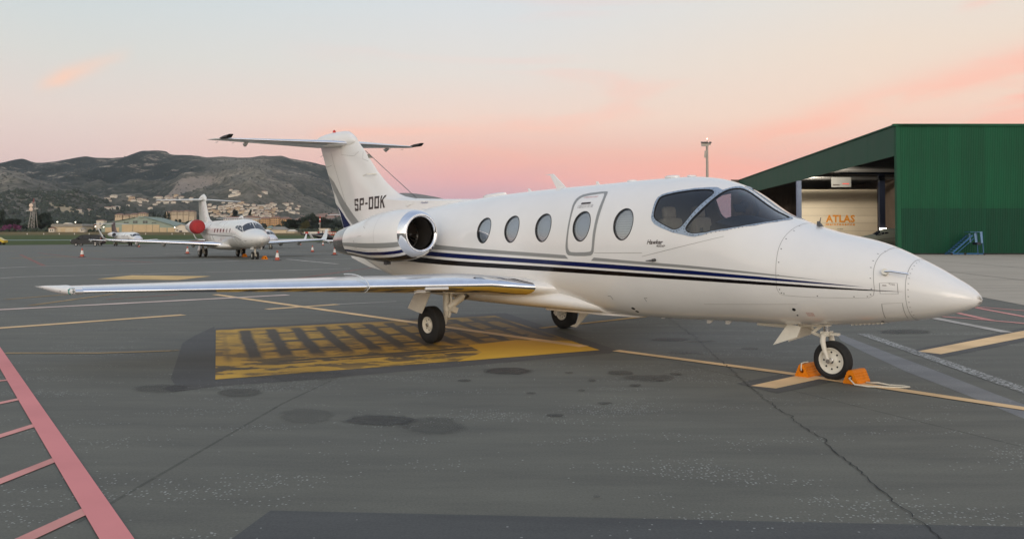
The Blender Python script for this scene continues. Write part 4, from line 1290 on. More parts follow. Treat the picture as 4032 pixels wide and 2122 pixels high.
for y in list((.45, .60, .75, .84, .9, .96, 1.05, 1.15, 1.3, 1.44)) + list(np.linspace(1.8, 6.52, 11)):
    l = wle(y) if y >= 1.44 else (4.516 - (1.44 - y) * .66 if y > .9 else 4.516 - .54 * .66 - (.9 - y) * 1.05)
    WS.append((l, y, wz(y) - .045 * max(0, (1.44 - y) / .6), wte(y) - l, float(wU(y)), float(wL(y))))
for sg in (1, -1):
    wo, lo = wing_parts(WS, M_WHITE, M_CHROME, jet, sg, .11, lemin=.9)
    wo.name = 'wing'
    lo.parent = wo
    # tip fairing with navigation light
    up, dn = foil(14, .10)
    ring = up[::-1] + dn[1:]
    q = MB()
    tl = []
    for (y, l, c, z, k) in ((6.522, wle(6.52), wte(6.52) - wle(6.52), wz(6.52), .112), (6.58, 6.68, .95 + .05, wz(6.58), .10), (6.63, 7.0, .95, wz(6.6) + .005, .07), (6.655, 7.45, .62, wz(6.62) + .01, .03)):
        tl.append([(l + a * c, y * sg, z + h * c * k / .10) for a, h in ring])
    q.loft(tl)
    q.build('wing_tip', M_WHITE, wo, smooth=60)
    q = MB(); q.loft([[(wle(y) - .012 + dx_, y * sg, wz(y) + dz_) for dx_, dz_ in ((.22, .055), (.06, .045), (0, .0), (.06, -.035), (.22, -.045))] for y in (6.44, 6.52)], cap=False, close=False)
    q.build('tip_collar', M_WHITE, wo, smooth=50)
    q = MB(); q.loft([[(6.525 + .43 * (1 - e) + dx_ * e, (6.53 + .10 * (1 - e)) * sg, wz(6.55) + dz_ * e) for dx_, dz_ in ((.3, .06), (.06, .045), (-.01, .0), (.06, -.035), (.3, -.045))] for e in (1, .8, .5, .15)], cap=False, close=False)
    q.build('navigation_light_cover', M_LAMP, wo, smooth=60)
    q = MB(); q.lathe([(0, .0), (.02, .028), (.07, .03), (.09, 0)], (6.66, 6.545 * sg, wz(6.55) - .045), n=10); q.build('navigation_light', pbr('nav_green', (.12, .3, .26), .2) if sg > 0 else M_RED, wo, smooth=50)
    # clear boundary-layer strip wrapped over the leading edge
    y0 = 3.13
    up, dn = foil(30, .12, 0.0)
    c = wte(y0) - wle(y0)
    path = [(a, h) for a, h in (up[::-1] + dn[1:]) if (a < .36 and h > 0.012) or a < .07]
    q = MB()
    inn = []; out = []
    for i, (a, h) in enumerate(path):
        e = 0.055 if i < len(path) - 4 else .03
        nx_, nz_ = (a - .18), (h - .01) * 4
        l_ = math.hypot(nx_, nz_) or 1
        inn.append((wle(y0) + a * c, y0 * sg, wz(y0) + h / .06 * .5 * float((wU if h > 0 else wL)(y0)) * 2 * .97))
        out.append((wle(y0) + a * c + nx_ / l_ * e, y0 * sg, wz(y0) + h / .06 * .5 * float((wU if h > 0 else wL)(y0)) * 2 * .97 + nz_ / l_ * e))
    q.loft([inn, out], cap=False, close=False)
    o = q.build('wing_fence', M_CLEAR, wo)
    sm = o.modifiers.new('thick', 'SOLIDIFY'); sm.thickness = .006; sm.offset = 0
    q = MB(); q.tube(out, .006, 6); q.build('fence_edge', M_CLEARW, o)
    # stall strip and small white underside marker
    y1, y2 = 2.05, 2.36
    q = MB(); q.loft([[(wle(y) - .004, y * sg, wz(y) - .022), (wle(y) - .012, y * sg, wz(y) - .03), (wle(y) - .004, y * sg, wz(y) - .054), (wle(y) + .03, y * sg, wz(y) - .04)] for y in (y1, y2)])
    q.build('stall_strip', M_WHITE, wo)
    q = MB()
    y1, y2 = 2.30, 2.42
    q.loft([[(wle(y) + .12, y * sg, wz(y) - .085), (wle(y) + .18, y * sg, wz(y) - .10), (wle(y) + .17, y * sg, wz(y) - .118), (wle(y) + .10, y * sg, wz(y) - .098)] for y in (y1, y2)])
    q.build('underwing_light', M_WHITE, wo)
# belly and wing root fairing
q = MB()
rings = []
for s, w_, zt_, zb_ in ((3.30, .46, .80, .565), (3.6, .62, .90, .568), (4.0, .74, .95, .572), (4.5, .80, .97, .578), (5.2, .86, 1.0, .585), (6.2, .92, 1.05, .60), (6.9, .90, 1.05, .64), (7.6, .80, 1.0, .68), (8.2, .58, .96, .75)):
    zc = (zt_ + zb_) / 2; h = (zt_ - zb_) / 2
    rings.append([(s, w_ * math.copysign(abs(math.sin(t)) ** (2 / 2.6), math.sin(t)), zc + h * math.copysign(abs(math.cos(t)) ** (2 / 2.3), math.cos(t))) for t in np.linspace(0, 2 * PI, 40, endpoint=False)])
# resample smoothly along the body
R_ = np.array(rings); ss = R_[:, 0, 0]
sn_ = np.linspace(ss[0], ss[-1], 36)
R2 = [[(s, float(pch(ss, R_[:, j, 1])(s)), float(pch(ss, R_[:, j, 2])(s))) for j in range(40)] for s in sn_]
q.loft(R2)
q.build('wing_root_fairing', M_WHITE, jet, smooth=60)
b = MB()
b.loft([[(s, y, z) for y, z in ((-.05, .55), (.05, .55), (.07, .525), (-.07, .525))] for s in (2.9,)] + [[(s, y, z) for y, z in ((-.30, .58), (.30, .58), (.30, .545), (-.30, .545))] for s in (3.4, 4.6)])
b.build('belly_keel', M_WHITE, jet, bevel=.012)

# ---- fin, dorsal spine, rudder
FLE = [(12.0, 3.99), (10.932, 3.918), (10.726, 3.824), (10.488, 3.616), (10.273, 3.435), (10.102, 3.27), (9.811, 2.997), (9.49, 2.755), (9.246, 2.612), (9.051, 2.514), (8.831, 2.451), (8.504, 2.406), (8.077, 2.382), (7.449, 2.357), (6.625, 2.331), (6.2, 2.2), (6.1, 1.8)]
FTE = [(12.16, 3.7), (12.143, 3.636), (11.942, 3.22), (11.847, 3.039), (11.618, 2.62), (11.538, 2.4), (11.372, 2.186), (11.224, 1.843), (11.1, 1.6)]
fle = lambda z: float(np.interp(z, [p[1] for p in FLE[::-1]], [p[0] for p in FLE[::-1]]))
fte = lambda z: float(np.interp(z, [p[1] for p in FTE[::-1]], [p[0] for p in FTE[::-1]]))
def fin_half(s, z):
    l, e = fle(z), fte(z)
    ht = float(np.interp(z, [1.8, 2.4, 3.0, 3.7], [.17, .135, .115, .10]))
    a = max(0, min(1, (s - l) / .75)); c = max(0, min(1, (e - s) / 1.1))
    return ht * a ** .55 * (0.05 + .95 * c ** .9)
zl = [1.7, 1.9, 2.1, 2.25, 2.331, 2.345, 2.357, 2.37, 2.382, 2.394, 2.406, 2.428, 2.451, 2.48, 2.514, 2.56, 2.612, 2.68, 2.755, 2.87, 2.997, 3.13, 3.27, 3.435, 3.52, 3.616, 3.68]
rings = []
for z in zl:
    l, e = fle(z), fte(z)
    u_ = np.concatenate([[0, .01, .025, .05, .08, .12], np.linspace(.18, 1, 15)])
    st_ = [(l + (e - l) * u) for u in u_]
    rings.append([(s, fin_half(s, z), z) for s in st_[::-1]] + [(s, -fin_half(s, z), z) for s in st_[1:]])
q = MB(); q.loft(rings)
fin = q.build('tail_fin', M_WHITE, jet, smooth=50)
q = MB()
bs = [10.62, 10.70, 10.80, 10.93, 11.08, 11.3, 11.56, 11.9, 12.16, 12.29, 12.325]
bt_ = [3.72, 3.79, 3.855, 3.912, 3.932, 3.938, 3.942, 3.925, 3.895, 3.86, 3.842]
bb_ = [3.64, 3.60, 3.56, 3.55, 3.56, 3.58, 3.61, 3.66, 3.745, 3.81, 3.836]
bw_ = [.045, .075, .092, .105, .11, .11, .105, .09, .06, .03, .006]
q.loft([[(s, w_ * math.sin(t), (a + c) / 2 + (a - c) / 2 * math.cos(t)) for t in np.linspace(0, 2 * PI, 24, endpoint=False)] for s, a, c, w_ in zip(bs, bt_, bb_, bw_)])
q.build('tail_bullet', M_WHITE, fin, smooth=60)
q = MB(); q.lathe([(0, .035), (.03, .034), (.055, .022), (.062, 0)], (11.547, 0, 3.935), n=14); q.build('beacon', pbr('beacon_red', (.5, .03, .02), .15), fin, smooth=60)
q = MB(); q.tube([(10.27, 0, 3.45), (9.4, 0, 2.945), (8.46, 0, 2.41)], .006, 6); q.build('wire_antenna', M_RIV, fin)
def finmap(s0, z0, off=.004, sl_=0.0):
    return lambda u, v: (s0 - u, fin_half(s0 - u, z0 + v + sl_ * u) + off, z0 + v + sl_ * u)
def finmapP(s0, z0, off=.004):
    return lambda u, v: (s0 + u, -fin_half(s0 + u, z0 + v) - off, z0 + v)
def finpatch(name, poly, mat, off=.003, n=10):
    for sg in (1, -1):
        P = densify(poly, .05)
        A = np.array(P)
        G = np.array([(x, y) for x in np.arange(A[:, 0].min(), A[:, 0].max(), .05) for y in np.arange(A[:, 1].min(), A[:, 1].max(), .05)])
        G = G[inside(G, poly)]
        r = delaunay_2d_cdt([Vector(p) for p in P] + [Vector(p) for p in G], [(i, (i + 1) % len(P)) for i in range(len(P))], [], 0, 1e-5)
        vv = np.array([(v.x, v.y) for v in r[0]]); tr = np.array([f for f in r[2] if len(f) == 3])
        tr = tr[inside(vv[tr].mean(1), poly)]
        me = bpy.data.meshes.new(name)
        me.from_pydata([(p[0], sg * (fin_half(p[0], p[1]) + off), p[1]) for p in vv], [], tr.tolist())
        me.materials.append(mat)
        me.polygons.foreach_set('use_smooth', [True] * len(tr))
        o = link(bpy.data.objects.new(name, me)); o.parent = fin
# registration: narrow slab letters
def bold_letters():
    w, h, t = .165, .25, .042
    G = {'S': [[(0, h), (w, h), (w, h * .72), (w - t, h * .72), (w - t, h - t), (t, h - t), (t, h * .56), (w, h * .56), (w, 0), (0, 0), (0, h * .28), (t, h * .28), (t, t), (w - t, t), (w - t, h * .44), (0, h * .44)]],
         'P': [[(0, 0), (0, h), (w, h), (w, h * .42), (t, h * .42), (t, h * .56), (w - t, h * .56), (w - t, h - t), (t, h - t), (t, 0)]],
         '-': [[(.01, h * .44), (w * .62, h * .44), (w * .62, h * .58), (.01, h * .58)]],
         'O': [[(0, 0), (w, 0), (w, h), (0, h), (0, t), (t, t), (t, h - t), (w - t, h - t), (w - t, t), (0, t)]],
         'K': [[(0, 0), (t, 0), (t, h * .36), (t + .022, h * .46), (w - t - .005, 0), (w + .01, 0), (t + .052, h * .62), (w + .005, h), (w - t - .012, h), (t, h * .56), (t, h), (0, h)]]}
    adv = {'S': .22, 'P': .21, '-': .15, 'O': .215, 'K': .22}
    return G, adv
G_, ADV = bold_letters()
x_ = 0
sl_ = 0.036
for ch in 'SP-OOK':
    for pol in G_[ch]:
        pol2 = [(u + x_, v) for u, v in pol]
        for sg in (1, -1):
            b = MB()
            g2_ = [(x_ + .0137 * i + .003, .0137 * j + .004) for i in range(13) for j in range(18)]
            r = delaunay_2d_cdt([Vector(p) for p in pol2] + [Vector(p) for p in g2_], [(i, (i + 1) % len(pol2)) for i in range(len(pol2))], [], 0, 1e-6)
            vv = np.array([(v.x, v.y) for v in r[0]]); tr = np.array([f for f in r[2] if len(f) == 3])
            cen = vv[tr].mean(1)
            if ch == 'O':
                x0, w, h, t = x_, .165, .25, .042
                k = ~((cen[:, 0] > x0 + t) & (cen[:, 0] < x0 + w - t) & (cen[:, 1] > t) & (cen[:, 1] < h - t)) & (cen[:, 0] > x0) & (cen[:, 0] < x0 + w) & (cen[:, 1] > 0) & (cen[:, 1] < h)
            else:
                k = inside(cen, pol2)
            tr = tr[k]
            if sg > 0: V_ = [(10.535 - u, fin_half(10.535 - u, 2.205 + v + sl_ * u) + .006, 2.205 + v + sl_ * u) for u, v in vv]
            else: V_ = [(9.25 + u, -fin_half(9.25 + u, 2.25 + v - sl_ * u) - .004, 2.25 + v - sl_ * u) for u, v in vv]
            b.add(V_, tr.tolist())
            b.build('registration_letter', M_MARK, fin)
    x_ += ADV[ch]
text_obj('fin_lettering', 'Hawker', finmap(8.113, 2.292), .24, .038, pbr('lettering_blue', (.02, .03, .2), .4), fin, .35)
finpatch('fin_grey_band', [(11.83, 3.02), (11.55, 2.86), (11.30, 2.62), (10.95, 2.34), (10.62, 2.12), (10.2, 1.88), (10.6, 1.86), (11.0, 2.10), (11.30, 2.35), (11.50, 2.58), (11.62, 2.68)], M_GREY)
finpatch('fin_blue_band', [(11.50, 2.37), (11.34, 2.18), (11.21, 1.86), (10.70, 1.84), (11.05, 2.06), (11.30, 2.24)], M_BLUE)
V_ = []; F__ = []
def finline(pts, w=.006):
    for sg in (1, -1):
        P = densify(pts, .05, False)
        b0 = len(V_)
        for i, p in enumerate(P):
            a = Vector(P[max(0, i - 1)]); c = Vector(P[min(len(P) - 1, i + 1)]); t = (c - a).normalized(); m_ = Vector((-t.y, t.x)) * w / 2
            for g2 in (1, -1):
                q_ = Vector(p) + m_ * g2
                V_.append((q_.x, sg * (fin_half(q_.x, q_.y) + .003), q_.y))
            if i: F__.append((b0 + 2 * i - 2, b0 + 2 * i - 1, b0 + 2 * i + 1, b0 + 2 * i))
finline([(11.62, 3.52), (11.5, 3.25), (11.1, 2.55), (10.75, 2.0)], .010)
finline([(11.93, 3.2), (11.62, 3.22)], .008)
finline([(11.12, 3.6), (11.10, 3.42), (10.6, 3.36), (10.45, 3.45)], .006)
finline([(10.32, 3.44), (10.30, 3.28), (10.12, 3.22)], .006)
b = MB(); b.add(V_, F__); b.build('fin_panel_lines', M_LINE, fin)
finpatch('leading_edge_light', [(10.20, 3.37), (10.14, 3.29), (9.98, 3.28), (10.12, 3.375)], pbr('light_window', (.26, .25, .21), .15))
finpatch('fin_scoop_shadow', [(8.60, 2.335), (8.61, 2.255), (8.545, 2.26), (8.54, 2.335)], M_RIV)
for sg in (1, -1):
    b = MB(); b.loft([[(8.56, sg * (fin_half(8.56, 2.3) + e), z) for e, z in ((0, 2.34), (.035, 2.335), (.035, 2.25), (0, 2.245))], [(8.33, sg * (fin_half(8.33, 2.3)), z) for z in (2.325, 2.322, 2.315, 2.31)]]); b.build('fin_scoop', M_WHITE, fin)
    b = MB(); b.loft([[(10.25, sg * fin_half(10.2, 2.93), 2.935), (10.25, sg * fin_half(10.2, 2.93), 2.92)], [(9.97, sg * (fin_half(10, 2.93) + .10), 2.95), (9.97, sg * (fin_half(10, 2.93) + .10), 2.935)], [(9.80, sg * (fin_half(9.85, 2.93) + .0), 2.955), (9.80, sg * (fin_half(9.85, 2.93)), 2.925)]], cap=False, close=False); b.build('fin_vane', M_CREAMW, fin)
# static wicks on the rudder
for z in (3.47, 2.95, 2.47, 2.25): 
    b = MB(); b.tube([(fte(z) - .02, 0, z), (fte(z) + .12, 0, z - .01)], .005, 5); b.build('static_wick', M_RIV, fin)
# tailplane
TS = [(10.86, .05, 3.655, 1.40, .105), (11.05, .5, 3.672, 1.23, .105), (11.45, 1.35, 3.705, .86, .10), (11.83, 2.2, 3.738, .50, .09)]
TSP = TS
for sg in (1, -1):
    so_, sl2 = wing_parts(TS, M_WHITE, M_CHROME, jet, sg, .13, ('tailplane', 'leading_edge'))
    sl2.parent = so_
    q = MB(); q.loft([[(s + a * c, y * sg, z + h * c * k) for a, h in (foil(10)[0][::-1] + foil(10)[1][1:])] for s, y, z, c, k in ((11.83, 2.201, 3.738, .50, .75), (11.90, 2.32, 3.742, .46, .7), (12.05, 2.44, 3.75, .33, .6), (12.36, 2.5, 3.755, .03, .4))])
    q.build('tailplane_tip', M_WHITE, so_, smooth=50)
    q = MB(); q.prism([(11.52, 3.805), (11.64, 3.735), (11.95, 3.735), (12.14, 3.752), (11.85, 3.795)], 2.28 * sg, 2.39 * sg, lambda a, c, e: (a, e, c)); q.build('elevator_horn', M_BOOT, so_, bevel=.02)
    q = MB(); q.tube([(12.08, 1.75 * sg, 3.69), (12.22, 1.75 * sg, 3.665), (12.32, 1.75 * sg, 3.69)], [.012, .045, .01], 10); q.build('hinge_fairing', M_WHITE, so_, smooth=50)
    for y in (1.95, 2.3):
        q = MB(); q.tube([(12.3, y * sg, 3.71), (12.42, y * sg, 3.70)], .004, 5); q.build('static_wick', M_RIV, so_)
# ventral strake under the tail
q = MB(); q.prism([(11.05, 1.50), (10.90, 1.22), (10.2, 1.045), (9.25, .925), (8.7, .83), (9.4, 1.05), (10.4, 1.32), (10.9, 1.5)], -.02, .02, lambda a, c, e: (a, e, c)); q.build('ventral_fin', M_WHITE, jet, bevel=.008)

# ---- engines
for sg in (1, -1):
    y0, z0, s0, tl_ = 1.374 * sg, 1.772, 6.349, .06
    rp = pch([.0, .03, .1, .3, .7, 1.1, 1.5, 1.8, 2.05], [.322, .348, .379, .417, .435, .424, .375, .325, .288])
    def ring(S, r, n=48): return [(s0 + S, y0 + r * math.sin(t), z0 - tl_ * S + r * math.cos(t)) for t in np.linspace(0, 2 * PI, n, endpoint=False)]
    q = MB()
    q.loft([ring(S, float(rp(S))) for S in np.concatenate([[.14], np.linspace(.2, 2.05, 26)])], cap=False)
    nac = q.build('engine_nacelle', M_WHITE, jet, smooth=70)
    q = MB()
    q.loft([ring(.141, float(rp(.14))), ring(.1, .379), ring(.05, .358), ring(.02, .338), ring(.004, .318), ring(0, .300), ring(.008, .282), ring(.03, .267), ring(.07, .258), ring(.10, .255)], cap=False)
    q.build('inlet_lip', M_CHROME, nac, smooth=80)
    q = MB(); q.loft([ring(.10, .255), ring(.3, .26), ring(.5, .275)], cap=False); q.build('inlet_duct', M_DUCT, nac, smooth=70)
    q = MB(); q.loft([ring(.56, .275), ring(.561, .01)], cap=True); q.build('fan_backing', M_DARK, nac)
    q = MB()
    for k in range(19):
        t0 = 2 * PI * k / 19
        A = []
        for r, dt, dx_ in ((.085, 0, 0), (.18, .06, .02), (.27, .16, .05)):
            for e in (0, 1):
                t = t0 + dt + e * .26 * (1 - .25 * (r > .2))
                A.append((s0 + .44 + dx_ + e * .07, y0 + r * math.sin(t), z0 - tl_ * .45 + r * math.cos(t)))
        q.add(A, [(0, 1, 3, 2), (2, 3, 5, 4)])
    q.build('fan_blades', M_FAN, nac)
    q = MB(); q.loft([ring(S, r, 20) for S, r in ((.30, .004), (.33, .03), (.40, .06), (.48, .085), (.55, .09))]); q.build('spinner', M_DUCT, nac, smooth=60)
    q = MB(); q.loft([ring(S, r) for S, r in ((2.0, .284), (2.06, .285), (2.2, .272), (2.35, .25), (2.5, .225), (2.49, .21), (2.3, .23), (2.1, .24))], cap=False); q.build('exhaust_nozzle', M_NOZ, nac, smooth=50)
    q = MB(); q.loft([ring(2.12, .24), ring(2.125, .12)], cap=True); q.build('exhaust_backing', M_DARK, nac)
    q = MB(); q.loft([ring(S, r, 20) for S, r in ((2.1, .12), (2.3, .10), (2.5, .05), (2.58, .005))]); q.build('exhaust_cone', M_NOZ, nac, smooth=60)
    # painted bands that line up with the fuselage stripes
    def bandz(name, t0, t1, mat, S0=.142, S1=2.05, dt=0.0):
        A = []; SS = np.linspace(S0, S1, 28); k = 7
        for S in SS:
            r = float(rp(S)) + .0022
            for j in range(k):
                t = math.radians(t0 + (t1 - t0) * j / (k - 1) + dt * (S - .14)) * sg
                A.append((s0 + S, y0 + r * math.sin(t), z0 - tl_ * S + r * math.cos(t)))
        b = MB(); b.add(A, [(i * k + j, i * k + j + 1, (i + 1) * k + j + 1, (i + 1) * k + j) for i in range(len(SS) - 1) for j in range(k - 1)])
        b.build(name, mat, nac, smooth=70)
    bandz('grey_band', 108, 120, M_GREY, dt=-6)
    bandz('blue_band', 129, 138, M_BLUE, dt=-4)
    bandz('black_band', 147, 190, M_BLACK, dt=-3)
    A = []; Fq = []
    def nline(pts, w=.004):
        P = densify(pts, .03, False); b0 = len(A)
        for i, (S, t) in enumerate(P):
            a = Vector(P[max(0, i - 1)]); c = Vector(P[min(len(P) - 1, i + 1)]); d_ = (c - a).normalized(); m_ = Vector((-d_.y, d_.x)) * w / 2
            for g2 in (1, -1):
                S2 = S + m_.x * g2; t2 = (t + m_.y * g2) / .42 * sg; r = float(rp(S2)) + .002
                A.append((s0 + S2, y0 + r * math.sin(t2), z0 - tl_ * S2 + r * math.cos(t2)))
            if i: Fq.append((b0 + 2 * i - 2, b0 + 2 * i - 1, b0 + 2 * i + 1, b0 + 2 * i))
    nline([(.78, t) for t in np.linspace(0, 1.3, 30)]); nline([(1.35, .62), (1.2, .62)], .006); nline([(1.2, .45), (1.1, .5)], .008)
    nline([(1.52, .75), (1.52, .68)], .012); nline([(1.56, .84), (1.45, .84)], .008); nline([(.78, .88), (1.6, .88)])
    b = MB(); b.add(A, Fq); b.build('cowl_lines', M_LINE, nac)
    b = MB(); b.box((s0 + 1.02, y0 + .02 * sg, z0 - .51), (.10, .08, .05)); b.tube([(s0 + 1.08, y0, z0 - .46), (s0 + 1.09, y0, z0 - .55)], .01, 6); b.build('drain_mast', M_RIV, nac)
    # pylon
    q = MB()
    q.loft([[(6.85 + a * 1.75, y, 1.69 + h * 1.6) for a, h in (foil(12, .10, 0)[0][::-1] + foil(12, .10, 0)[1][1:])] for y in (.55 * sg, 1.08 * sg)])
    q.build('engine_pylon', M_WHITE, jet, smooth=50)

# ---- landing gear
def wheel(name, c, r, w, rim_r, parent, outer=1, spokes=8):
    g_ = empty(name); g_.parent = parent; g_.location = c
    q = MB()
    prof = []
    hw = w / 2
    for a, rr in ((-.70, rim_r), (-.92, rim_r + .02), (-1.0, rim_r + (r - rim_r) * .45), (-.92, r - .035), (-.72, r - .010)):
        prof.append((a * hw, rr))
    for k, a in enumerate(np.linspace(-.66, .66, 21)):
        gv = .006 if k % 5 == 2 else 0
        prof.append((a * hw, r - .004 * abs(a) - gv))
    for a, rr in ((.72, r - .010), (.92, r - .035), (1.0, rim_r + (r - rim_r) * .45), (.92, rim_r + .02), (.70, rim_r)):
        prof.append((a * hw, rr))
    q.lathe(prof, axis='Y', n=48, closed=True)
    q.build('tyre', M_TYRE, g_, smooth=40)
    q = MB()
    prof = [(-.80 * hw, 0), (-.80 * hw, rim_r * .35), (-.45 * hw, rim_r * .55), (-.45 * hw, rim_r * .8), (-.86 * hw, rim_r * .93), (-.9 * hw, rim_r + .004), (.9 * hw, rim_r + .004), (.86 * hw, rim_r * .93), (.5 * hw, rim_r * .82), (.5 * hw, rim_r * .5), (.72 * hw, rim_r * .38), (.78 * hw, rim_r * .2), (.78 * hw, 0)]
    q.lathe(prof, axis='Y', n=40)
    q.build('rim', M_CREAMW, g_, smooth=35)
    q = MB()
    for k in range(spokes):
        t = 2 * PI * k / spokes
        for s_ in (1, -1):
            q.lathe([(0, rim_r * .075), (.004, rim_r * .075)], (rim_r * .66 * math.cos(t), s_ * .505 * hw, rim_r * .66 * math.sin(t)), 'Y', 8)
    q.build('rim_holes', M_DARK, g_)
    q = MB(); q.lathe([(-.95 * hw, rim_r * .2), (-.95 * hw, rim_r * .24), (.95 * hw, rim_r * .24), (1.02 * hw, rim_r * .16), (1.02 * hw, 0)], axis='Y', n=20); q.build('hub', M_STEEL, g_, smooth=30)
    return g_
def gz(y): return y * math.tan(BANK)
# nose gear
wheel('nose_wheel', (0.0, 0.01, .2285), .2285, .115, .148, jet, spokes=8)
b = MB(); b.tube([(0.075, 0, .72), (.075, 0, .545)], .036, 14); b.build('nose_oleo', M_STEEL, jet, smooth=40)
b = MB()
b.tube([(.075, 0, .66), (.075, 0, .625)], .055, 14)
b.box((.075, 0, .535), (.10, .12, .05)); b.box((-.03, 0, .535), (.10, .05, .028))
for sg in (1, -1):
    b.tube([(.075, .03 * sg, .535), (.075, .085 * sg, .51), (.07, .105 * sg, .45), (.045, .108 * sg, .34), (.012, .105 * sg, .245), (0, .10 * sg, .2285)], [.03, .034, .032, .026, .018, .022], 10)
b.build('nose_fork', M_CREAMW, jet, smooth=50)
b = MB(); b.tube([(0, -.13, .2285), (0, .13, .2285)], .026, 12); b.build('nose_axle', M_STEEL, jet, smooth=40)
b = MB(); b.tube([(.12, 0, .635), (.26, 0, .53)], .02, 8); b.tube([(.26, 0, .53), (.13, 0, .49)], .02, 8); b.build('torque_link', M_CREAMW, jet, smooth=40)
b = MB(); b.tube([(.10, .03, .63), (.42, .03, .60)], .016, 8); b.tube([(.42, -.05, .62), (.22, -.02, .56)], .013, 8); b.build('drag_brace', M_CREAMW, jet, smooth=40)
for sg in (1, -1):
    b = MB(); b.prism([(.32, .61), (.37, .48), (.60, .395), (.69, .36), (.50, .63)], .13 * sg, .142 * sg, lambda a, c, e: (a, e + (.62 - c) * .12 * (1 if e > 0 else -1), c)); b.build('nose_gear_door', M_CREAMW, jet)
# main gear
for sg, cx, cy in ((1, 5.92, 1.53), (-1, 6.08, 1.55)):
    zc = .29 + gz(cy * sg)
    wheel('main_wheel', (cx, cy * sg, zc), .29, .185, .125, jet, spokes=8)
    yi = (cy - .23) * sg
    b = MB(); b.tube([(cx - .10, yi, .98), (cx - .10, yi, zc + .20)], .055, 14); b.tube([(cx - .10, yi, zc + .22), (cx - .02, yi, zc)], .045, 12); b.tube([(cx - .02, yi, zc), (cx, (cy - .05) * sg, zc)], .035, 12)
    b.build('main_strut', M_CREAMW, jet, smooth=45)
    b = MB(); b.tube([(cx - .20, yi - .02 * sg, .93), (cx - .20, yi - .02 * sg, .62)], .022, 8); b.tube([(cx - .15, yi, .60), (cx - .30, yi - .25 * sg, .80)], .06, 12); b.tube([(cx - .30, yi - .25 * sg, .80), (cx - .36, yi - .36 * sg, .88)], .03, 10); b.box((cx - .2, yi - .06 * sg, .56), (.10, .10, .09), rx=.4)
    b.tube([(cx - .16, yi - .05 * sg, .58), (cx - .12, yi - .02 * sg, .44)], .025, 8); b.build('retract_actuator', M_CREAMW, jet, smooth=45)
    b = MB(); b.tube([(cx - .26, yi - .20 * sg, .75), (cx - .305, yi - .255 * sg, .806)], .064, 12); b.build('actuator_collar', M_RIV, jet, smooth=45)
    b = MB()
    A = [(cx + .16, (cy + .14) * sg, .92), (cx - .24, (cy + .14) * sg, .92), (cx - .02, (cy + .20) * sg, zc + .19), (cx + .36, (cy + .20) * sg, zc + .25)] if sg > 0 else [(cx + .2, (cy + .1) * sg, .92), (cx - .3, (cy + .1) * sg, .92), (cx - .25, (cy + .2) * sg, zc + .2), (cx + .15, (cy + .2) * sg, zc + .2)]
    A2 = [(p[0], p[1] - .012 * sg, p[2]) for p in A]
    b.loft([A, A2]); b.build('main_gear_door', M_CREAMW, jet)
# inboard leg door standing beside the port wheel
b = MB(); b.prism([(4.93, .60), (4.80, .60), (4.66, .416), (4.975, .14), (5.12, .147), (4.97, .20), (4.86, .44)], -.765, -.735, lambda a, c, e: (a, e, c)); b.build('inner_gear_door', M_CREAMW, jet)
b = MB(); b.box((4.9, -1.0, .66), (1.3, .5, .03), rx=-.15); b.build('wheel_well_door', M_CREAMW, jet)
# ------------------------------------------------------------------ things on the apron
# wheel chocks
M_ORANGE = pbr('chock_rubber', (0.66, 0.19, 0.004), 0.6, spec=.2, var=0.12, vscale=14)
M_ROPE = pbr('rope', (0.62, 0.58, 0.48), 0.9, var=0.15, vscale=80)
def chock(loc, rz, label):
    root = empty('wheel_chock', loc, rz)
    tag(root, label, 'chock')
    prof = []
    W_, H_ = .165, .155
    # ridged trapezoid: stepped teeth along base and both flanks
    base = [(-W_ / 2 + W_ * i / 14, .006 if i % 2 else 0.0) for i in range(15)]
    right = []
    for i in range(1, 9):
        t = i / 9
        right.append((W_ / 2 - t * .055 + (.006 if i % 2 else 0), .02 + t * (H_ - .02)))
    top = [(W_ / 2 - .062, H_), (-W_ / 2 + .062, H_)]
    prof = base + [(W_ / 2 + .004, .015)] + right + top + [(-x, z) for x, z in right[::-1]] + [(-W_ / 2 - .004, .015)]
    hole = [(.027 * math.cos(2 * PI * i / 20), .075 + .027 * math.sin(2 * PI * i / 20)) for i in range(20)]
    pts = prof + hole
    ed = [(i, (i + 1) % len(prof)) for i in range(len(prof))] + [(len(prof) + i, len(prof) + (i + 1) % 20) for i in range(20)]
    r = delaunay_2d_cdt([Vector(p) for p in pts], ed, [], 0, 1e-6)
    vv = np.array([(v.x, v.y) for v in r[0]]); tr = np.array([f for f in r[2] if len(f) == 3])
    cen = vv[tr].mean(1)
    tr = tr[inside(cen, prof) & ~inside(cen, hole)]
    D = .30
    b = MB()
    b.add([(x, -D / 2, z) for x, z in vv], tr.tolist())
    b.add([(x, D / 2, z) for x, z in vv], [t[::-1] for t in tr.tolist()])
    for lp in (prof, hole):
        n = len(lp)
        b.add([(x, -D / 2, z) for x, z in lp] + [(x, D / 2, z) for x, z in lp], [(i, (i + 1) % n, n + (i + 1) % n, n + i) for i in range(n)])
    b.build('chock_block', M_ORANGE, root)
    return root
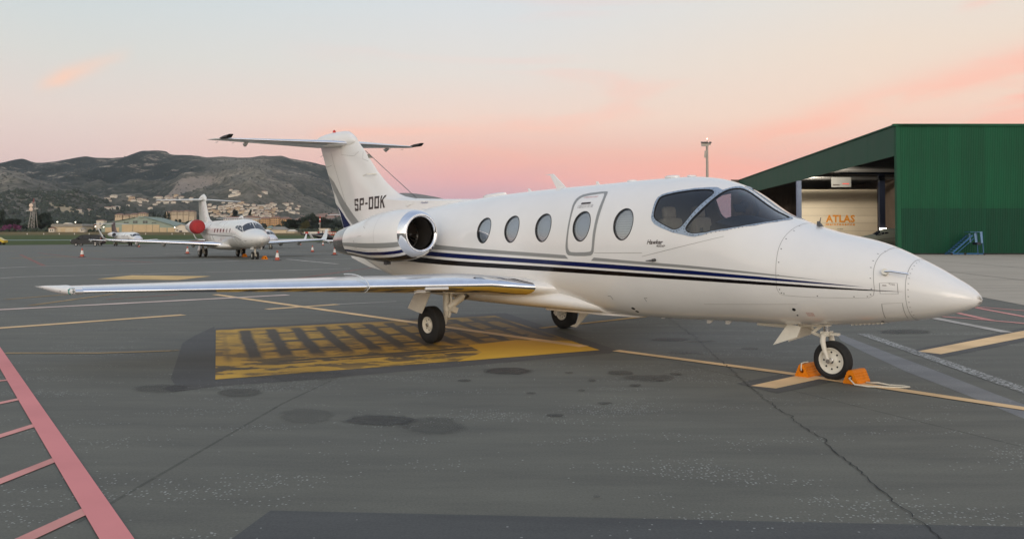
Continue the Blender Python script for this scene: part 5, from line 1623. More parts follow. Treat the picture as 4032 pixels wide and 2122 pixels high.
# local +y of the chock = away from camera along the axle (port); placed against the nose tyre
cA = chock((3.57, 10.43, 0), 2.286 + PI, 'orange rubber chock behind the nose wheel of the striped white jet')
cB = chock((3.955, 9.935, 0), 2.286 + PI, 'orange rubber chock with loose rope ahead of the nose wheel of the striped white jet')
b = MB()
b.tube([(-.0, -.13, .075), (0.0, -.175, .07), (.10, -.24, .02), (.24, -.20, .012), (.40, -.06, .012), (.50, .02, .012), (.55, .12, .012), (.47, .15, .012), (.36, .06, .014), (.24, .02, .03), (.16, .02, .02), (.09, .05, .012)], .009, 8)
rp_o = b.build('rope', M_ROPE, cB, smooth=60)
b = MB(); b.tube([(0, -.155, .08), (0, -.16, .11), (.0, -.150, .165), (0, -.10, .168), (0, .0, .166)], .008, 8); b.build('rope', M_ROPE, cA, smooth=60)

# traffic cones
M_CONER = pbr('cone_red', (0.42, 0.075, 0.04), 0.5, var=0.15, vscale=8)
M_CONEW = pbr('cone_white', (0.72, 0.68, 0.62), 0.45, var=0.1, vscale=8)
M_CONEB = pbr('cone_base', (0.05, 0.03, 0.03), 0.7)
def make_cone():
    r = empty('traffic_cone')
    b = MB(); b.box((0, 0, .02), (.42, .42, .04)); b.build('base', M_CONEB, r, bevel=.008)
    b = MB()
    b.mat(M_CONER); b.lathe([(.04, .16), (.22, .128)], n=20)
    b.mat(M_CONEW); b.lathe([(.22, .1282), (.52, .074)], n=20)
    b.mat(M_CONER); b.lathe([(.52, .0738), (.70, .042), (.705, 0)], n=20)
    b.build('cone_body', None, r, smooth=40)
    return r
cone0 = make_cone()
CONES = [(-34.36, 68.89), (-30.33, 80.54), (-16.05, 58.95), (-20.69, 89.35), (-15.7, 76.24), (-39.01, 158.9), (-33.01, 150.5), (-31.75, 163.4), (-56.28, 129.98)]
for i, (x, y) in enumerate(CONES):
    o = cone0 if i == 0 else copy_tree(cone0)
    o.location = (x, y, 0); o.rotation_euler.z = i * .7
    tag(o, 'red and white banded traffic cone standing on the grey apron', 'cone', 'traffic cones around the parked jets')

# ------------------------------------------------------------------ other aircraft
M_JWHITE = pbr('far_jet_white', (0.74, 0.73, 0.69), 0.28, var=0.03, vscale=1, coat=0.3)
M_JGLASS = pbr('far_jet_glass', (0.030, 0.034, 0.042), 0.08, spec=0.9)
M_REDCOVER = pbr('red_cover', (0.33, 0.022, 0.022), 0.8, var=0.15, vscale=4)
M_LAV = pbr('pale_nose', (0.60, 0.61, 0.66), 0.3)
M_DKBROWN = pbr('dark_fin_paint', (0.085, 0.06, 0.06), 0.35)
def bizjet(name, label, loc, psi, k=1.0, cover=False, belly=None, fin_mat=None, nwin=6, semi=8.6, nosemat=None, winglet=True, body=None, stripe=True, gear=True):
    """k scales the airframe; local x aft, y starboard, z up, origin under the nose wheel"""
    root = empty(name, (loc[0], loc[1], 0), psi)
    tag(root, label, 'jet')
    root.scale = (k, k, k)
    body = body or M_JWHITE
    fin_mat = fin_mat or body
    S = [-2.2, -2.15, -1.9, -1.4, -.6, .1, .6, 1.1, 1.8, 3, 6, 10, 12, 14, 16, 18]
    w = pch(S, [0, .18, .42, .66, .88, .98, 1.03, 1.07, 1.1, 1.1, 1.1, 1.1, 1.02, .78, .48, .12])
    t = pch(S, [1.50, 1.63, 1.78, 1.92, 2.06, 2.24, 2.56, 2.78, 2.90, 2.95, 2.95, 2.95, 2.93, 2.9, 2.86, 2.8])
    bo = pch(S, [1.5, 1.33, 1.15, 1.0, .86, .80, .77, .76, .75, .75, .75, .80, .98, 1.4, 1.9, 2.5])
    def pt(s, p): 
        return (s, float(w(s)) * math.sin(p), (float(t(s)) + float(bo(s))) / 2 + (float(t(s)) - float(bo(s))) / 2 * math.cos(p))
    def ring(s, n=32): return [pt(s, p) for p in np.linspace(0, 2 * PI, n, endpoint=False)]
    ss = np.concatenate([-2.2 + .5 * (np.arange(0, 8) / 8.) ** 2, np.linspace(-1.6, 2, 16), np.linspace(2.6, 18, 22)])
    b = MB(); b.loft([ring(s) for s in ss]); fu = b.build('fuselage', body, root, smooth=70)
    def surf_patch(nm, pts, mat, off=.012, both=True):
        for sg in ((1, -1) if both else (1,)):
            A = []
            for s, p in pts:
                x, y, z = pt(s, p * sg)
                c = (float(t(s)) + float(bo(s))) / 2
                n_ = Vector((0, y, z - c)).normalized() * off
                A.append((x - off * .5, y + n_.y, z + n_.z))
            q = MB(); n = len(A); m_ = n // 2
            q.add(A, [(i, i + 1, n - 2 - i, n - 1 - i) for i in range(m_ - 1)])
            q.build(nm, mat, fu, smooth=60)
    # windscreen (two front panes, two side panes)
    surf_patch('windscreen', [(.0, .03), (.03, .35), (.08, .65), (.14, .92), (.72, .78), (.75, .56), (.76, .32), (.76, .03)], M_JGLASS)
    surf_patch('side_window', [(.20, .98), (.42, 1.08), (.74, 1.14), (1.08, 1.16), (1.18, .92), (1.08, .84), (.94, .81), (.76, .82)], M_JGLASS)
    surf_patch('quarter_window', [(1.14, 1.15), (1.34, 1.16), (1.54, 1.15), (1.70, 1.10), (1.66, 1.0), (1.56, .95), (1.42, .92), (1.24, .92)], M_JGLASS)
    for i in range(nwin):
        s0 = 2.9 + i * .93
        surf_patch('cabin_window', [(s0 - .14, 1.22), (s0 - .12, 1.44), (s0 + .12, 1.44), (s0 + .14, 1.22)][0:1] + [(s0 - .15, 1.30), (s0 - .14, 1.42), (s0 - .06, 1.48)] + [(s0 + .06, 1.48), (s0 + .14, 1.42), (s0 + .15, 1.30), (s0 + .14, 1.22)], M_JGLASS, .01)
    if stripe:
        surf_patch('cheat_line', [(s, 1.62 + .16 * (9 - s) / 10) for s in np.linspace(10, -1.5, 14)] + [(s, 1.665 + .16 * (9 - s) / 10) for s in np.linspace(-1.5, 10, 14)], M_DKBROWN, .008)
    if nosemat:
        b = MB(); b.loft([[(x, y * 1.012, (z - 1.5) * 1.012 + 1.5) for x, y, z in ring(s)] for s in ss if s < -.5], cap=True); b.build('nose_cone', nosemat, fu, smooth=70)
    if belly:
        b = MB(); b.loft([[(s, 1.03 * float(w(s)) * math.sin(p), (float(t(s)) + float(bo(s))) / 2 + 1.02 * (float(t(s)) - float(bo(s))) / 2 * math.cos(p)) for p in np.linspace(1.9, 2 * PI - 1.9, 14)] for s in np.linspace(1.5, 14, 14)], cap=False, close=False); b.build('belly_paint', belly, fu, smooth=60)
    # belly fairing, wings with winglets
    b = MB(); b.loft([[(s, ww * math.sin(p), .92 + hh * math.cos(p)) for p in np.linspace(0, 2 * PI, 24, endpoint=False)] for s, ww, hh in ((4.6, .4, .1), (5.2, 1.0, .26), (6, 1.3, .34), (8, 1.36, .36), (10, 1.2, .32), (11.3, .6, .15))]); b.build('wing_root_fairing', body, fu, smooth=60)
    for sg in (1, -1):
        up, dn = foil(14)
        rg = up[::-1] + dn[1:]
        sec = lambda s, y, z, c, tc: [(s + a * c, y * sg, z + h * c * tc / .12) for a, h in rg]
        def le(y): return 5.6 + .45 * (y - 1)
        secs = [(le(.7), .7, 1.0, 4.6, .11), (le(1.3), 1.3, 1.02, 4.1, .11), (le(3.4), 3.4, 1.12, 2.7, .11), (le(semi - .25), semi - .25, 1.36, 1.55, .10)]
        b = MB(); b.loft([sec(*q) for q in secs]); wg = b.build('wing', body, root, smooth=40)
        b = MB(); b.loft([[(p[0] - .008, p[1], p[2]) for p in sec(*q)[8:19]] for q in secs], cap=False, close=False); b.build('leading_edge', M_CHROME, wg, smooth=80)
        if winglet:
            l0 = le(semi - .25)
            b = MB(); b.loft([sec(l0, semi - .25, 1.36, 1.55, .10), sec(l0 + .12, semi - .08, 1.40, 1.40, .10), [(l0 + .45 + a * 1.1, (semi + .10 + h * .9) * sg, 1.62) for a, h in rg], [(l0 + 1.05 + a * .55, (semi + .38 + h * .45) * sg, 2.28) for a, h in rg]]); b.build('winglet', body, wg, smooth=50)
        for yy in (2.6, 4.6, 6.4):
            b = MB(); b.tube([(le(yy) + .8, yy * sg, 1.0 + .03 * yy), (le(yy) + 1.6, yy * sg, .84 + .03 * yy), (le(yy) + 2.6, yy * sg, .98 + .03 * yy)], [.03, .15, .03], 10); b.build('flap_fairing', body, wg, smooth=60)
        # engines
        y0, z0, s0 = 1.82 * sg, 2.42, 9.6
        rr = pch([0, .06, .3, .9, 2.0, 3.0, 3.6], [.42, .46, .53, .57, .52, .40, .33])
        b = MB(); b.loft([[(s0 + q, y0 + float(rr(q)) * math.sin(p), z0 + float(rr(q)) * math.cos(p)) for p in np.linspace(0, 2 * PI, 28, endpoint=False)] for q in np.linspace(.1, 3.6, 16)], cap=True); na = b.build('engine_nacelle', body, root, smooth=60)
        if cover:
            b = MB(); b.loft([[(s0 + q, y0 + r_ * math.sin(p), z0 + r_ * math.cos(p)) for p in np.linspace(0, 2 * PI, 28, endpoint=False)] for q, r_ in ((.85, .582), (.3, .55), (.05, .50), (-.02, .44), (-.05, .2), (-.05, .01))], cap=True); b.build('engine_cover', M_REDCOVER, na, smooth=50)
        else:
            b = MB(); b.loft([[(s0 + q, y0 + r_ * math.sin(p), z0 + r_ * math.cos(p)) for p in np.linspace(0, 2 * PI, 28, endpoint=False)] for q, r_ in ((.14, .49), (.04, .46), (0, .42), (.03, .38), (.12, .36))], cap=False); b.build('inlet_lip', M_CHROME, na, smooth=70)
            b = MB(); b.loft([[(s0 + q, y0 + r_ * math.sin(p), z0 + r_ * math.cos(p)) for p in np.linspace(0, 2 * PI, 28, endpoint=False)] for q, r_ in ((.092, .365), (.095, .02))], cap=True); b.build('fan_face', M_DARK, na)
            b = MB(); b.lathe([(-.12, .0), (-.02, .10), (.0, .1)], (s0 + .08, y0, z0), 'X', 14); b.build('spinner', M_CHROME, na, smooth=60)
        b = MB(); b.box((11.4, 1.2 * sg, 2.3), (2.2, .9, .16)); b.build('engine_pylon', body, root, bevel=.05)
    # fin and T-tail
    b = MB()
    rings = []
    for z, l, e, hw in ((2.5, 12.2, 17.4, .16), (2.9, 13.0, 17.7, .16), (3.1, 13.9, 17.8, .15), (3.5, 14.5, 17.95, .14), (4.4, 15.25, 18.15, .12), (4.75, 15.55, 18.2, .11)):
        rings.append([(l + (e - l) * u, hw * f, z) for u, f in ((1, .03), (.7, .6), (.4, 1), (.15, .85), (.04, .45), (0, 0), (.04, -.45), (.15, -.85), (.4, -1), (.7, -.6))])
    b.loft(rings); fn_ = b.build('tail_fin', fin_mat, root, smooth=50)
    b = MB(); b.loft([[(s, hw * math.sin(p), zc + hh * math.cos(p)) for p in np.linspace(0, 2 * PI, 16, endpoint=False)] for s, zc, hh, hw in ((15.45, 4.8, .1, .05), (15.7, 4.95, .24, .13), (16.2, 5.06, .30, .15), (17, 5.03, .26, .14), (17.8, 4.95, .17, .10), (18.5, 4.86, .04, .03))]); b.build('tail_bullet', fin_mat, fn_, smooth=60)
    for sg in (1, -1):
        up, dn = foil(12)
        rg = up[::-1] + dn[1:]
        b = MB(); b.loft([[(s + a * c, y * sg, z + h * c * .8) for a, h in rg] for s, y, z, c in ((16.3, .06, 4.86, 1.9), (17.6, 3.6, 4.80, .95))]); b.build('tailplane', body, root, smooth=40)
    # gear
    if gear:
        q = MB(); q.tube([(0, 0, 1.1), (0, 0, .3)], .07, 10); q.tube([(0, -.22, .27), (0, .22, .27)], .05, 8); q.tube([(.02, 0, .75), (.5, 0, 1.0)], .04, 8); q.build('nose_strut', M_CREAMW, root, smooth=40)
        q = MB(); q.box((-.25, .30, .92), (.7, .04, .42)); q.box((-.25, -.30, .92), (.7, .04, .42)); q.build('nose_gear_doors', body, root)
        for y in (-.17, .17):
            q = MB(); q.mat(M_TYRE); q.lathe([(-.07, .13), (-.075, .2), (-.05, .27), (.05, .27), (.075, .2), (.07, .13)], (0, y, .27), 'Y', 20, True); q.mat(M_CREAMW); q.lathe([(-.06, 0), (-.06, .14), (.06, .14), (.06, 0)], (0, y, .27), 'Y', 16); q.build('nose_wheel', None, root, smooth=40)
        for sg in (1, -1):
            q = MB(); q.tube([(9.6, 1.5 * sg, 1.0), (9.6, 1.5 * sg, .4)], .09, 10); q.tube([(9.6, 1.2 * sg, .34), (9.6, 1.8 * sg, .34)], .06, 8); q.tube([(9.5, 1.4 * sg, .6), (9.3, .9 * sg, .9)], .05, 8); q.build('main_strut', M_CREAMW, root, smooth=40)
            q = MB(); q.box((9.55, 1.78 * sg, .75), (.7, .05, .5), rx=.2 * sg); q.build('main_gear_door', body, root)
            for y in (1.28, 1.72):
                q = MB(); q.mat(M_TYRE); q.lathe([(-.1, .17), (-.11, .26), (-.07, .34), (.07, .34), (.11, .26), (.1, .17)], (9.6, y * sg, .34), 'Y', 22, True); q.mat(M_CREAMW); q.lathe([(-.085, 0), (-.085, .18), (.085, .18), (.085, 0)], (9.6, y * sg, .34), 'Y', 16); q.build('main_wheel', None, root, smooth=40)
    return root
bizjet('parked_jet', 'white business jet with a red cover over its engine and upturned winglets', (-18.53, 62.15), 2.133, 1.0, cover=True, semi=8.75)
bizjet('parked_jet', 'small white jet with pale nose and dark tail fin parked beyond a black van', (-60.9, 140.0), 2.28, .78, nosemat=M_LAV, belly=M_DKBROWN, fin_mat=M_DKBROWN, nwin=5, semi=7.2, stripe=False, winglet=False)
bizjet('parked_jet', 'white jet mostly hidden behind the jet with the red engine cover', (-31.1, 111.0), 2.133, .86, nwin=6, semi=8.6, nosemat=M_LAV)
bizjet('parked_jet', 'white jet with only its winglet showing past the striped jet\'s tail', (-11.2, 93.0), 2.133, .88, nwin=6, semi=8.6)
# chocks under the covered jet's wheels
for (x, y, lab) in ((-17.75, 61.85, 'small orange chock at the nose wheel of the jet with the red cover'), (-21.6, 69.6, 'small orange chock at the main wheels of the jet with the red cover')):
    o = copy_tree(cA)
    for ch in list(o.children):
        if ch.name.startswith('rope'): bpy.data.objects.remove(ch, do_unlink=True)
    o.location = (x, y, 0); o.scale = (2.0, 2.0, 1.6); o.rotation_euler.z = .5
    tag(o, lab, 'chock')

# ---- black van
van = empty('van', (-72.1, 146.6, 0), 0.0)
tag(van, 'black passenger van parked at the edge of the grass', 'van')
M_VAN = pbr('van_black', (0.006, 0.006, 0.007), 0.2, spec=.4)
M_VGL = pbr('van_glass', (0.01, 0.011, 0.014), 0.12, spec=0.4)
prof = [(-2.56, .45), (-2.57, .75), (-2.45, .98), (-2.1, 1.12), (-1.65, 1.24), (-1.05, 1.72), (-.75, 1.84), (-.2, 1.90), (1.9, 1.90), (2.35, 1.84), (2.50, 1.5), (2.56, 1.0), (2.56, .45), (2.3, .28), (-2.3, .28)]
b = MB()
rings = []
for y, f, g_ in ((-.96, .98, .90), (-.93, 1, 1.0), (.93, 1, 1.0), (.96, .98, .90)):
    rings.append([(x * f, y if z < 1.15 else y * (1 - .14 * (z - 1.15) / .75), .28 + (z - .28) * (g_ if z > 1.8 else 1)) for x, z in prof])
b.loft(rings); vb = b.build('body', M_VAN, van, smooth=35)
def vside(pts, nm, mat, off=.006):
    for sg in (1, -1):
        A = [(x, sg * (.96 * (1 - .13 * max(0, z - 1.15) / .75) + off), z) for x, z in pts]
        q = MB(); q.add(A, [tuple(range(len(A)))]); q.build(nm, mat, vb)
vside([(-1.45, 1.28), (-.98, 1.68), (-.55, 1.72), (-.55, 1.22)], 'front_side_window', M_VGL)
vside([(-.45, 1.22), (-.45, 1.73), (.75, 1.75), (.75, 1.22)], 'sliding_door_window', M_VGL)
vside([(.85, 1.22), (.85, 1.75), (2.2, 1.73), (2.32, 1.22)], 'rear_side_window', M_VGL)
q = MB(); q.add([(-1.70, -.80, 1.25), (-1.70, .80, 1.25), (-1.10, .72, 1.70), (-1.10, -.72, 1.70)], [(0, 1, 2, 3)])
for i, v in enumerate(q.v): q.v[i] = (v[0] - .02, v[1], v[2] + .02)
q.build('windscreen', M_VGL, vb)
for sg in (1, -1):
    q = MB(); q.box((-2.46, .72 * sg, .86), (.22, .36, .20), rz=.25 * sg); q.build('headlight', pbr('headlight', (.75, .75, .72), .1), vb, bevel=.04)
    q = MB(); q.box((2.53, .84 * sg, 1.15), (.06, .14, .5)); q.build('tail_light', pbr('tail_light', (.4, .02, .02), .2), vb)
    q = MB(); q.box((-1.25, 1.08 * sg, 1.22), (.16, .18, .2)); q.build('wing_mirror', M_VAN, vb, bevel=.04)
    for x in (-1.62, 1.62):
        q = MB(); q.mat(M_TYRE); q.lathe([(-.11, .22), (-.12, .3), (-.08, .345), (.08, .345), (.12, .3), (.11, .22)], (x, .86 * sg, .345), 'Y', 22, True); q.mat(M_STEEL); q.lathe([(-.09, 0), (-.09, .225), (.09, .225), (.1, 0)], (x, .86 * sg, .345), 'Y', 14); q.build('wheel', None, van, smooth=35)
# small yellow airport car at the far left
car = empty('yellow_car', (-99.5, 166.0, terr(-99.5, 166)), 0.1)
tag(car, 'small yellow airfield car on the grass by the apron', 'car')
b = MB(); b.loft([[(x, y, z) for x, z in ((-1.9, .35), (-1.9, .8), (-1.2, .92), (-.7, 1.4), (.7, 1.42), (1.4, .95), (1.9, .85), (1.9, .35))] for y in (-.8, .8)]); b.build('body', pbr('car_yellow', (.55, .38, .02), .25, coat=.3), car, bevel=.06)
b = MB(); b.loft([[(x, y, z) for x, z in ((-1.05, .95), (-.66, 1.36), (.66, 1.37), (1.2, .96))] for y in (-.815, .815)]); b.build('windows', M_VGL, car)
for x in (-1.2, 1.2):
    for y in (-.75, .75):
        b = MB(); b.lathe([(-.09, .3), (.09, .3)], (x, y, .3), 'Y', 16); b.build('wheel', M_TYRE, car)
# dark helicopter beyond the jets
hel = empty('helicopter', (-45.5, 207.0, 0), 0.35)
hel.scale = (.82, .82, .82)
tag(hel, 'dark helicopter with drooping rotor blades parked behind the white jets', 'helicopter')
M_HEL = pbr('heli_dark', (0.016, 0.015, 0.016), 0.25, coat=.3)
b = MB(); b.loft([[(x, w_ * math.sin(p), zc + h_ * math.cos(p)) for p in np.linspace(0, 2 * PI, 20, endpoint=False)] for x, zc, h_, w_ in ((3.2, 1.35, .1, .1), (2.6, 1.5, .6, .6), (1.4, 1.75, .95, .95), (0, 1.9, 1.05, 1.0), (-1.2, 2.0, .85, .8), (-2.0, 2.15, .5, .45), (-6.2, 2.55, .16, .14))]); b.build('body', M_HEL, hel, smooth=60)
b = MB(); b.prism([(-5.6, 2.5), (-6.3, 2.5), (-6.9, 3.5), (-6.4, 3.5)], -.05, .05, lambda a, c, e: (a, e, c)); b.build('tail_fin', M_HEL, hel)
b = MB(); b.tube([(0, 0, 2.8), (0, 0, 3.5)], .12, 10); b.build('mast', M_HEL, hel)
for k in range(4):
    a = .35 + k * PI / 2
    b = MB(); b.loft([[(r * math.cos(a) - w_ * math.sin(a), r * math.sin(a) + w_ * math.cos(a), 3.5 - .0105 * r * r + e) for w_, e in ((-.13, 0), (.13, 0), (.13, .03), (-.13, .03))] for r in (.1, 1.5, 3, 4.2, 5.2)]); b.build('rotor_blade', pbr('blade', (.28, .23, .2), .4), hel)
for sg in (1, -1):
    b = MB(); b.tube([(2.2, 1.0 * sg, .25), (1.9, 1.05 * sg, .08), (-1.6, 1.05 * sg, .08)], .06, 8); b.tube([(1.1, 1.05 * sg, .08), (1.0, .5 * sg, 1.1)], .05, 8); b.tube([(-.9, 1.05 * sg, .08), (-.8, .5 * sg, 1.1)], .05, 8); b.build('skid', M_HEL, hel)
# ------------------------------------------------------------------ green maintenance hangar
HG = empty('green_hangar', (34.9, 78.0, 0))
tag(HG, 'large green corrugated metal hangar with an open front and cream inner wall', 'hangar')
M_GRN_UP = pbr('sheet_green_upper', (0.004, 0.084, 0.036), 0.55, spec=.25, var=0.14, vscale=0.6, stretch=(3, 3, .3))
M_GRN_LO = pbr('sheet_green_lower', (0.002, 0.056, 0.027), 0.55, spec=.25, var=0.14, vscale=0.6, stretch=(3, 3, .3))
M_GRN_FA = pbr('fascia_green', (0.014, 0.075, 0.042), 0.55, spec=.25, var=0.08, vscale=0.4)
M_INDARK = pbr('hangar_ceiling', (0.030, 0.030, 0.031), 0.8, var=.2, vscale=.5)
M_BROWN = pbr('brown_sheet', (0.10, 0.07, 0.05), 0.7, var=.2, vscale=.7)
M_CREAM = pbr('cream_panel', (0.66, 0.56, 0.42), 0.6, var=.05, vscale=.25)
M_BPOST = pbr('blue_grey_post', (0.22, 0.26, 0.36), 0.45, var=.06, vscale=1)
M_NAVY = pbr('navy_column', (0.012, 0.016, 0.032), 0.5)
HT = 11.76
for m_ in (M_GRN_UP, M_GRN_LO):
    t = m_.node_tree; bs = t.nodes['Principled BSDF']
    src = bs.inputs['Base Color'].links[0].from_socket
    oi = N(t, 'ShaderNodeObjectInfo')
    k_ = mth(t, 'MULTIPLY_ADD', oi.outputs['Random'], .2, .86)
    cc_ = N(t, 'ShaderNodeCombineColor')
    for i_ in range(3): t.links.new(k_, cc_.inputs[i_])
    t.links.new(mixc(t, 1.0, src, cc_.outputs[0], 'MULTIPLY'), bs.inputs['Base Color'])
# vertical corrugated sheets on the frontal wall, two tiers
PWID = 1.10
def corr_mesh(z0, z1, mat):
    xs = []
    n = 7
    for i in range(n):
        a = i / n * PWID; w = PWID / n
        xs += [(a, 0), (a + w * .35, 0), (a + w * .45, -.028), (a + w * .9, -.028)]
    xs.append((PWID, 0))
    V = [(x, y, z0) for x, y in xs] + [(x, y, z1) for x, y in xs]
    k = len(xs)
    F_ = [(i, i + 1, k + i + 1, k + i) for i in range(k - 1)]
    me = bpy.data.meshes.new('wall_sheet')
    me.from_pydata(V, [], F_)
    me.materials.append(mat)
    return me
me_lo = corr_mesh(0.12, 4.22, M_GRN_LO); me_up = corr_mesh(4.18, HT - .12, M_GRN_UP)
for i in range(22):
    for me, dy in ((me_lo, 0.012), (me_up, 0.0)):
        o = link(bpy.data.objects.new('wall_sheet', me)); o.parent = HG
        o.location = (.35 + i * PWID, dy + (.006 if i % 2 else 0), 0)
b = MB(); b.bx(-.02, .35, -.06, .4, 0.1, HT - .1); b.build('corner_trim', M_GRN_UP, HG)
b = MB(); b.bx(.35, 24.6, .06, .25, 0, HT - .15); b.build('wall_core', M_BROWN, HG)
b = MB(); b.bx(-.25, 24.8, -.14, .3, HT - .14, HT + .08); b.build('roof_edge', M_GRN_UP, HG)
b = MB(); b.bx(.35, 24.6, -.03, .08, .0, .11); b.build('wall_plinth', M_DARK, HG)
# open front: the fascia runs away from the corner
fx, fy = 6.3, 78.0
fl_len = math.hypot(fx, fy); fang = math.atan2(fy, fx)
def FR(u, d, z): # u along the front, d into the hangar
    c, s_ = math.cos(fang), math.sin(fang)
    return (u * c + d * s_, u * s_ - d * c, z)
q = MB()
nP = 10
for i in range(nP):
    u0, u1 = fl_len * i / nP + .01, fl_len * (i + 1) / nP - .01
    q = MB(); q.add([FR(u, d, z) for u in (u0, u1) for d in (0.0, .12) for z in (8.97, HT - .05)], [(0, 1, 3, 2), (4, 6, 7, 5), (0, 4, 5, 1), (2, 3, 7, 6), (0, 2, 6, 4), (1, 5, 7, 3)])
    q.build('fascia_panel', M_GRN_FA, HG)
q = MB(); q.add([FR(u, d, z) for u in (-.1, fl_len + .2) for d in (-.12, .3) for z in (HT - .06, HT + .07)], [(0, 1, 3, 2), (4, 6, 7, 5), (0, 4, 5, 1), (2, 3, 7, 6), (0, 2, 6, 4), (1, 5, 7, 3)]); q.build('roof_edge', M_GRN_FA, HG)
q = MB(); q.add([FR(-.3, .2, HT - .1), (24.8, .2, HT - .1), (24.8, 80, HT + .6), FR(fl_len, .2, HT - .1)], [(0, 1, 2, 3)]); q.add([FR(-.3, .2, HT + .05), (24.8, .2, HT + .05), (24.8, 80, HT + .75), FR(fl_len, .2, HT + .05)], [(0, 1, 2, 3)]); q.build('roof_deck', M_INDARK, HG)
for i in range(26):
    u = 1.5 + i * 3.0
    q = MB(); a = FR(u, .3, 9.6); q.box(((a[0] + 24.5) / 2, a[1], 10.6), (24.5 - a[0], .12, .35)); q.build('purlin', pbr('purlin_steel', (.07, .065, .06), .6), HG)
q = MB(); q.add([FR(u, d, z) for u in (36.1, 36.8) for d in (.02, .55) for z in (0, 8.97)], [(0, 1, 3, 2), (4, 6, 7, 5), (0, 4, 5, 1), (2, 3, 7, 6), (0, 2, 6, 4), (1, 5, 7, 3)]); q.build('front_post', M_BPOST, HG)
# inner cream wall made of long horizontal panels, split by a navy column
WY = 62.0
zz = [0, 1.27, 2.50, 3.74, 4.98, 6.20, 7.44, 8.60, 9.24]
for r in range(8):
    for x0, x1 in ((11.9, 25.2), (25.25, 38.0)):
        q = MB(); q.bx(x0, x1, WY, WY + .12, zz[r] + .012, zz[r + 1] - .012); q.build('cream_wall_panel', M_CREAM, HG)
q = MB(); q.bx(11.9, 38, WY + .1, WY + .2, 0, 9.2); q.build('inner_wall_core', M_BROWN, HG)
q = MB(); q.bx(16.4, 17.15, 42, 42.6, 0, 10.6); q.build('inner_column', M_NAVY, HG)
q = MB(); q.bx(11.0, 24.4, 42.1, 42.5, 10.2, 11.2); q.build('roof_beam', M_NAVY, HG)
q = MB(); q.bx(5.0, 38, 78.6, 78.8, 0, 11.9); q.build('rear_wall', M_BROWN, HG)
for i in range(16):
    q = MB(); q.bx(5.2 + i * .9, 5.3 + i * .9, 78.4, 78.6, 0, 9.0); q.build('rear_wall_rib', M_BROWN, HG)
q = MB(); q.bx(24.5, 24.7, .2, 80, 0, 12.2); q.build('side_wall', M_BROWN, HG)
q = MB(); q.bx(0.5, 24.5, .3, 80, 0.0, 0.03)
q.v = [(v[0] if v[0] > 5 else v[0] + max(0, v[1]) * .0808, v[1], v[2]) for v in q.v]
q.build('hangar_floor', pbr('hangar_floor', (.22, .21, .19), .4, var=.1, vscale=.3), HG)
M_SIGNO = pbr('sign_orange', (0.70, 0.26, 0.02), 0.45)
text_obj('wall_lettering', 'ATLAS', lambda u, v: (16.1 + u, WY - .03, 5.86 + v - 2.0), 4.75, 1.22, M_SIGNO, HG, spacing=1.05, bold=.035)
text_obj('wall_lettering', 'maintenance', lambda u, v: (16.1 + u, WY - .03, 3.36 + v), 4.75, .40, M_SIGNO, HG, spacing=1.25, bold=.03)
text_obj('wall_lettering', '952 048 000', lambda u, v: (18.0 + u, WY - .03, 2.72 + v), .9, .14, M_MARK, HG)
q = MB(); q.bx(8.9, 11.6, 39.9, 40.0, 8.35, 9.7); sgn_ = q.build('hanging_board', pbr('board_grey', (.13, .125, .115), .6), HG)
q = MB(); q.bx(9.1, 10.0, 39.85, 39.9, 8.6, 8.72); q.build('board_text', M_MARK, sgn_)
q = MB(); q.bx(10.4, 11.3, 39.85, 39.9, 8.75, 8.87); q.build('board_text', M_RED, sgn_)
for x in (9.2, 11.3):
    q = MB(); q.tube([(x, 39.95, 9.7), (x, 39.95, 11)], .02, 6); q.build('board_hanger', M_DARK, sgn_)
# added unseen lamps brighten the cream wall; lit work lamp on the column
M_TUBE = pbr('lit_tube', (1, .95, .85), .5, emit=(1, .86, .66, 12))
for x, y_ in ((9.6, 50.0), (6.6, 34.0)):
    lp_ = empty('added_strip_lamp', (34.9 + x, 78 + y_, 11.32)); tag(lp_, 'added strip lamp hidden behind the green fascia to brighten the cream wall', 'lamp', 'added strip lamps in the hangar')
    q = MB(); q.bx(-1.0, 1.0, -.12, .12, 0, .1); q.build('housing', M_DARK, lp_)
    q = MB(); q.bx(-.95, .95, -.08, .08, -.06, -.005); q.build('tube', M_TUBE, lp_)
    q = MB(); q.tube([(0, 0, .1), (0, 0, .4)], .02, 6); q.build('hanger', M_DARK, lp_)
    ld = bpy.data.lights.new('added_strip_light', 'AREA'); ld.shape = 'RECTANGLE'; ld.size = 1.9; ld.size_y = .16; ld.energy = 2000; ld.color = (1, .93, .80)
    lo_ = link(bpy.data.objects.new('added_strip_light', ld)); lo_.parent = lp_; lo_.location = (0, 0, -.1); lo_.rotation_euler = (math.radians(58), 0, math.radians(-22))
lp_ = empty('work_lamp', (34.9 + 16.75, 78 + 41.9, 2.6)); tag(lp_, 'small lit white lamp on the navy column inside the hangar', 'lamp')
q = MB(); q.box((0, 0, 0), (.9, .15, .3)); q.build('lamp_body', M_TUBE, lp_)
# pale jet inside the hangar
pj = bizjet('hangar_jet', 'pale green-grey jet with oval cabin windows parked inside the green hangar', (40.6, 97.0), 0.06, .86, nwin=7, semi=8.0, winglet=False, body=pbr('pale_olive', (.42, .42, .32), .35), stripe=True)

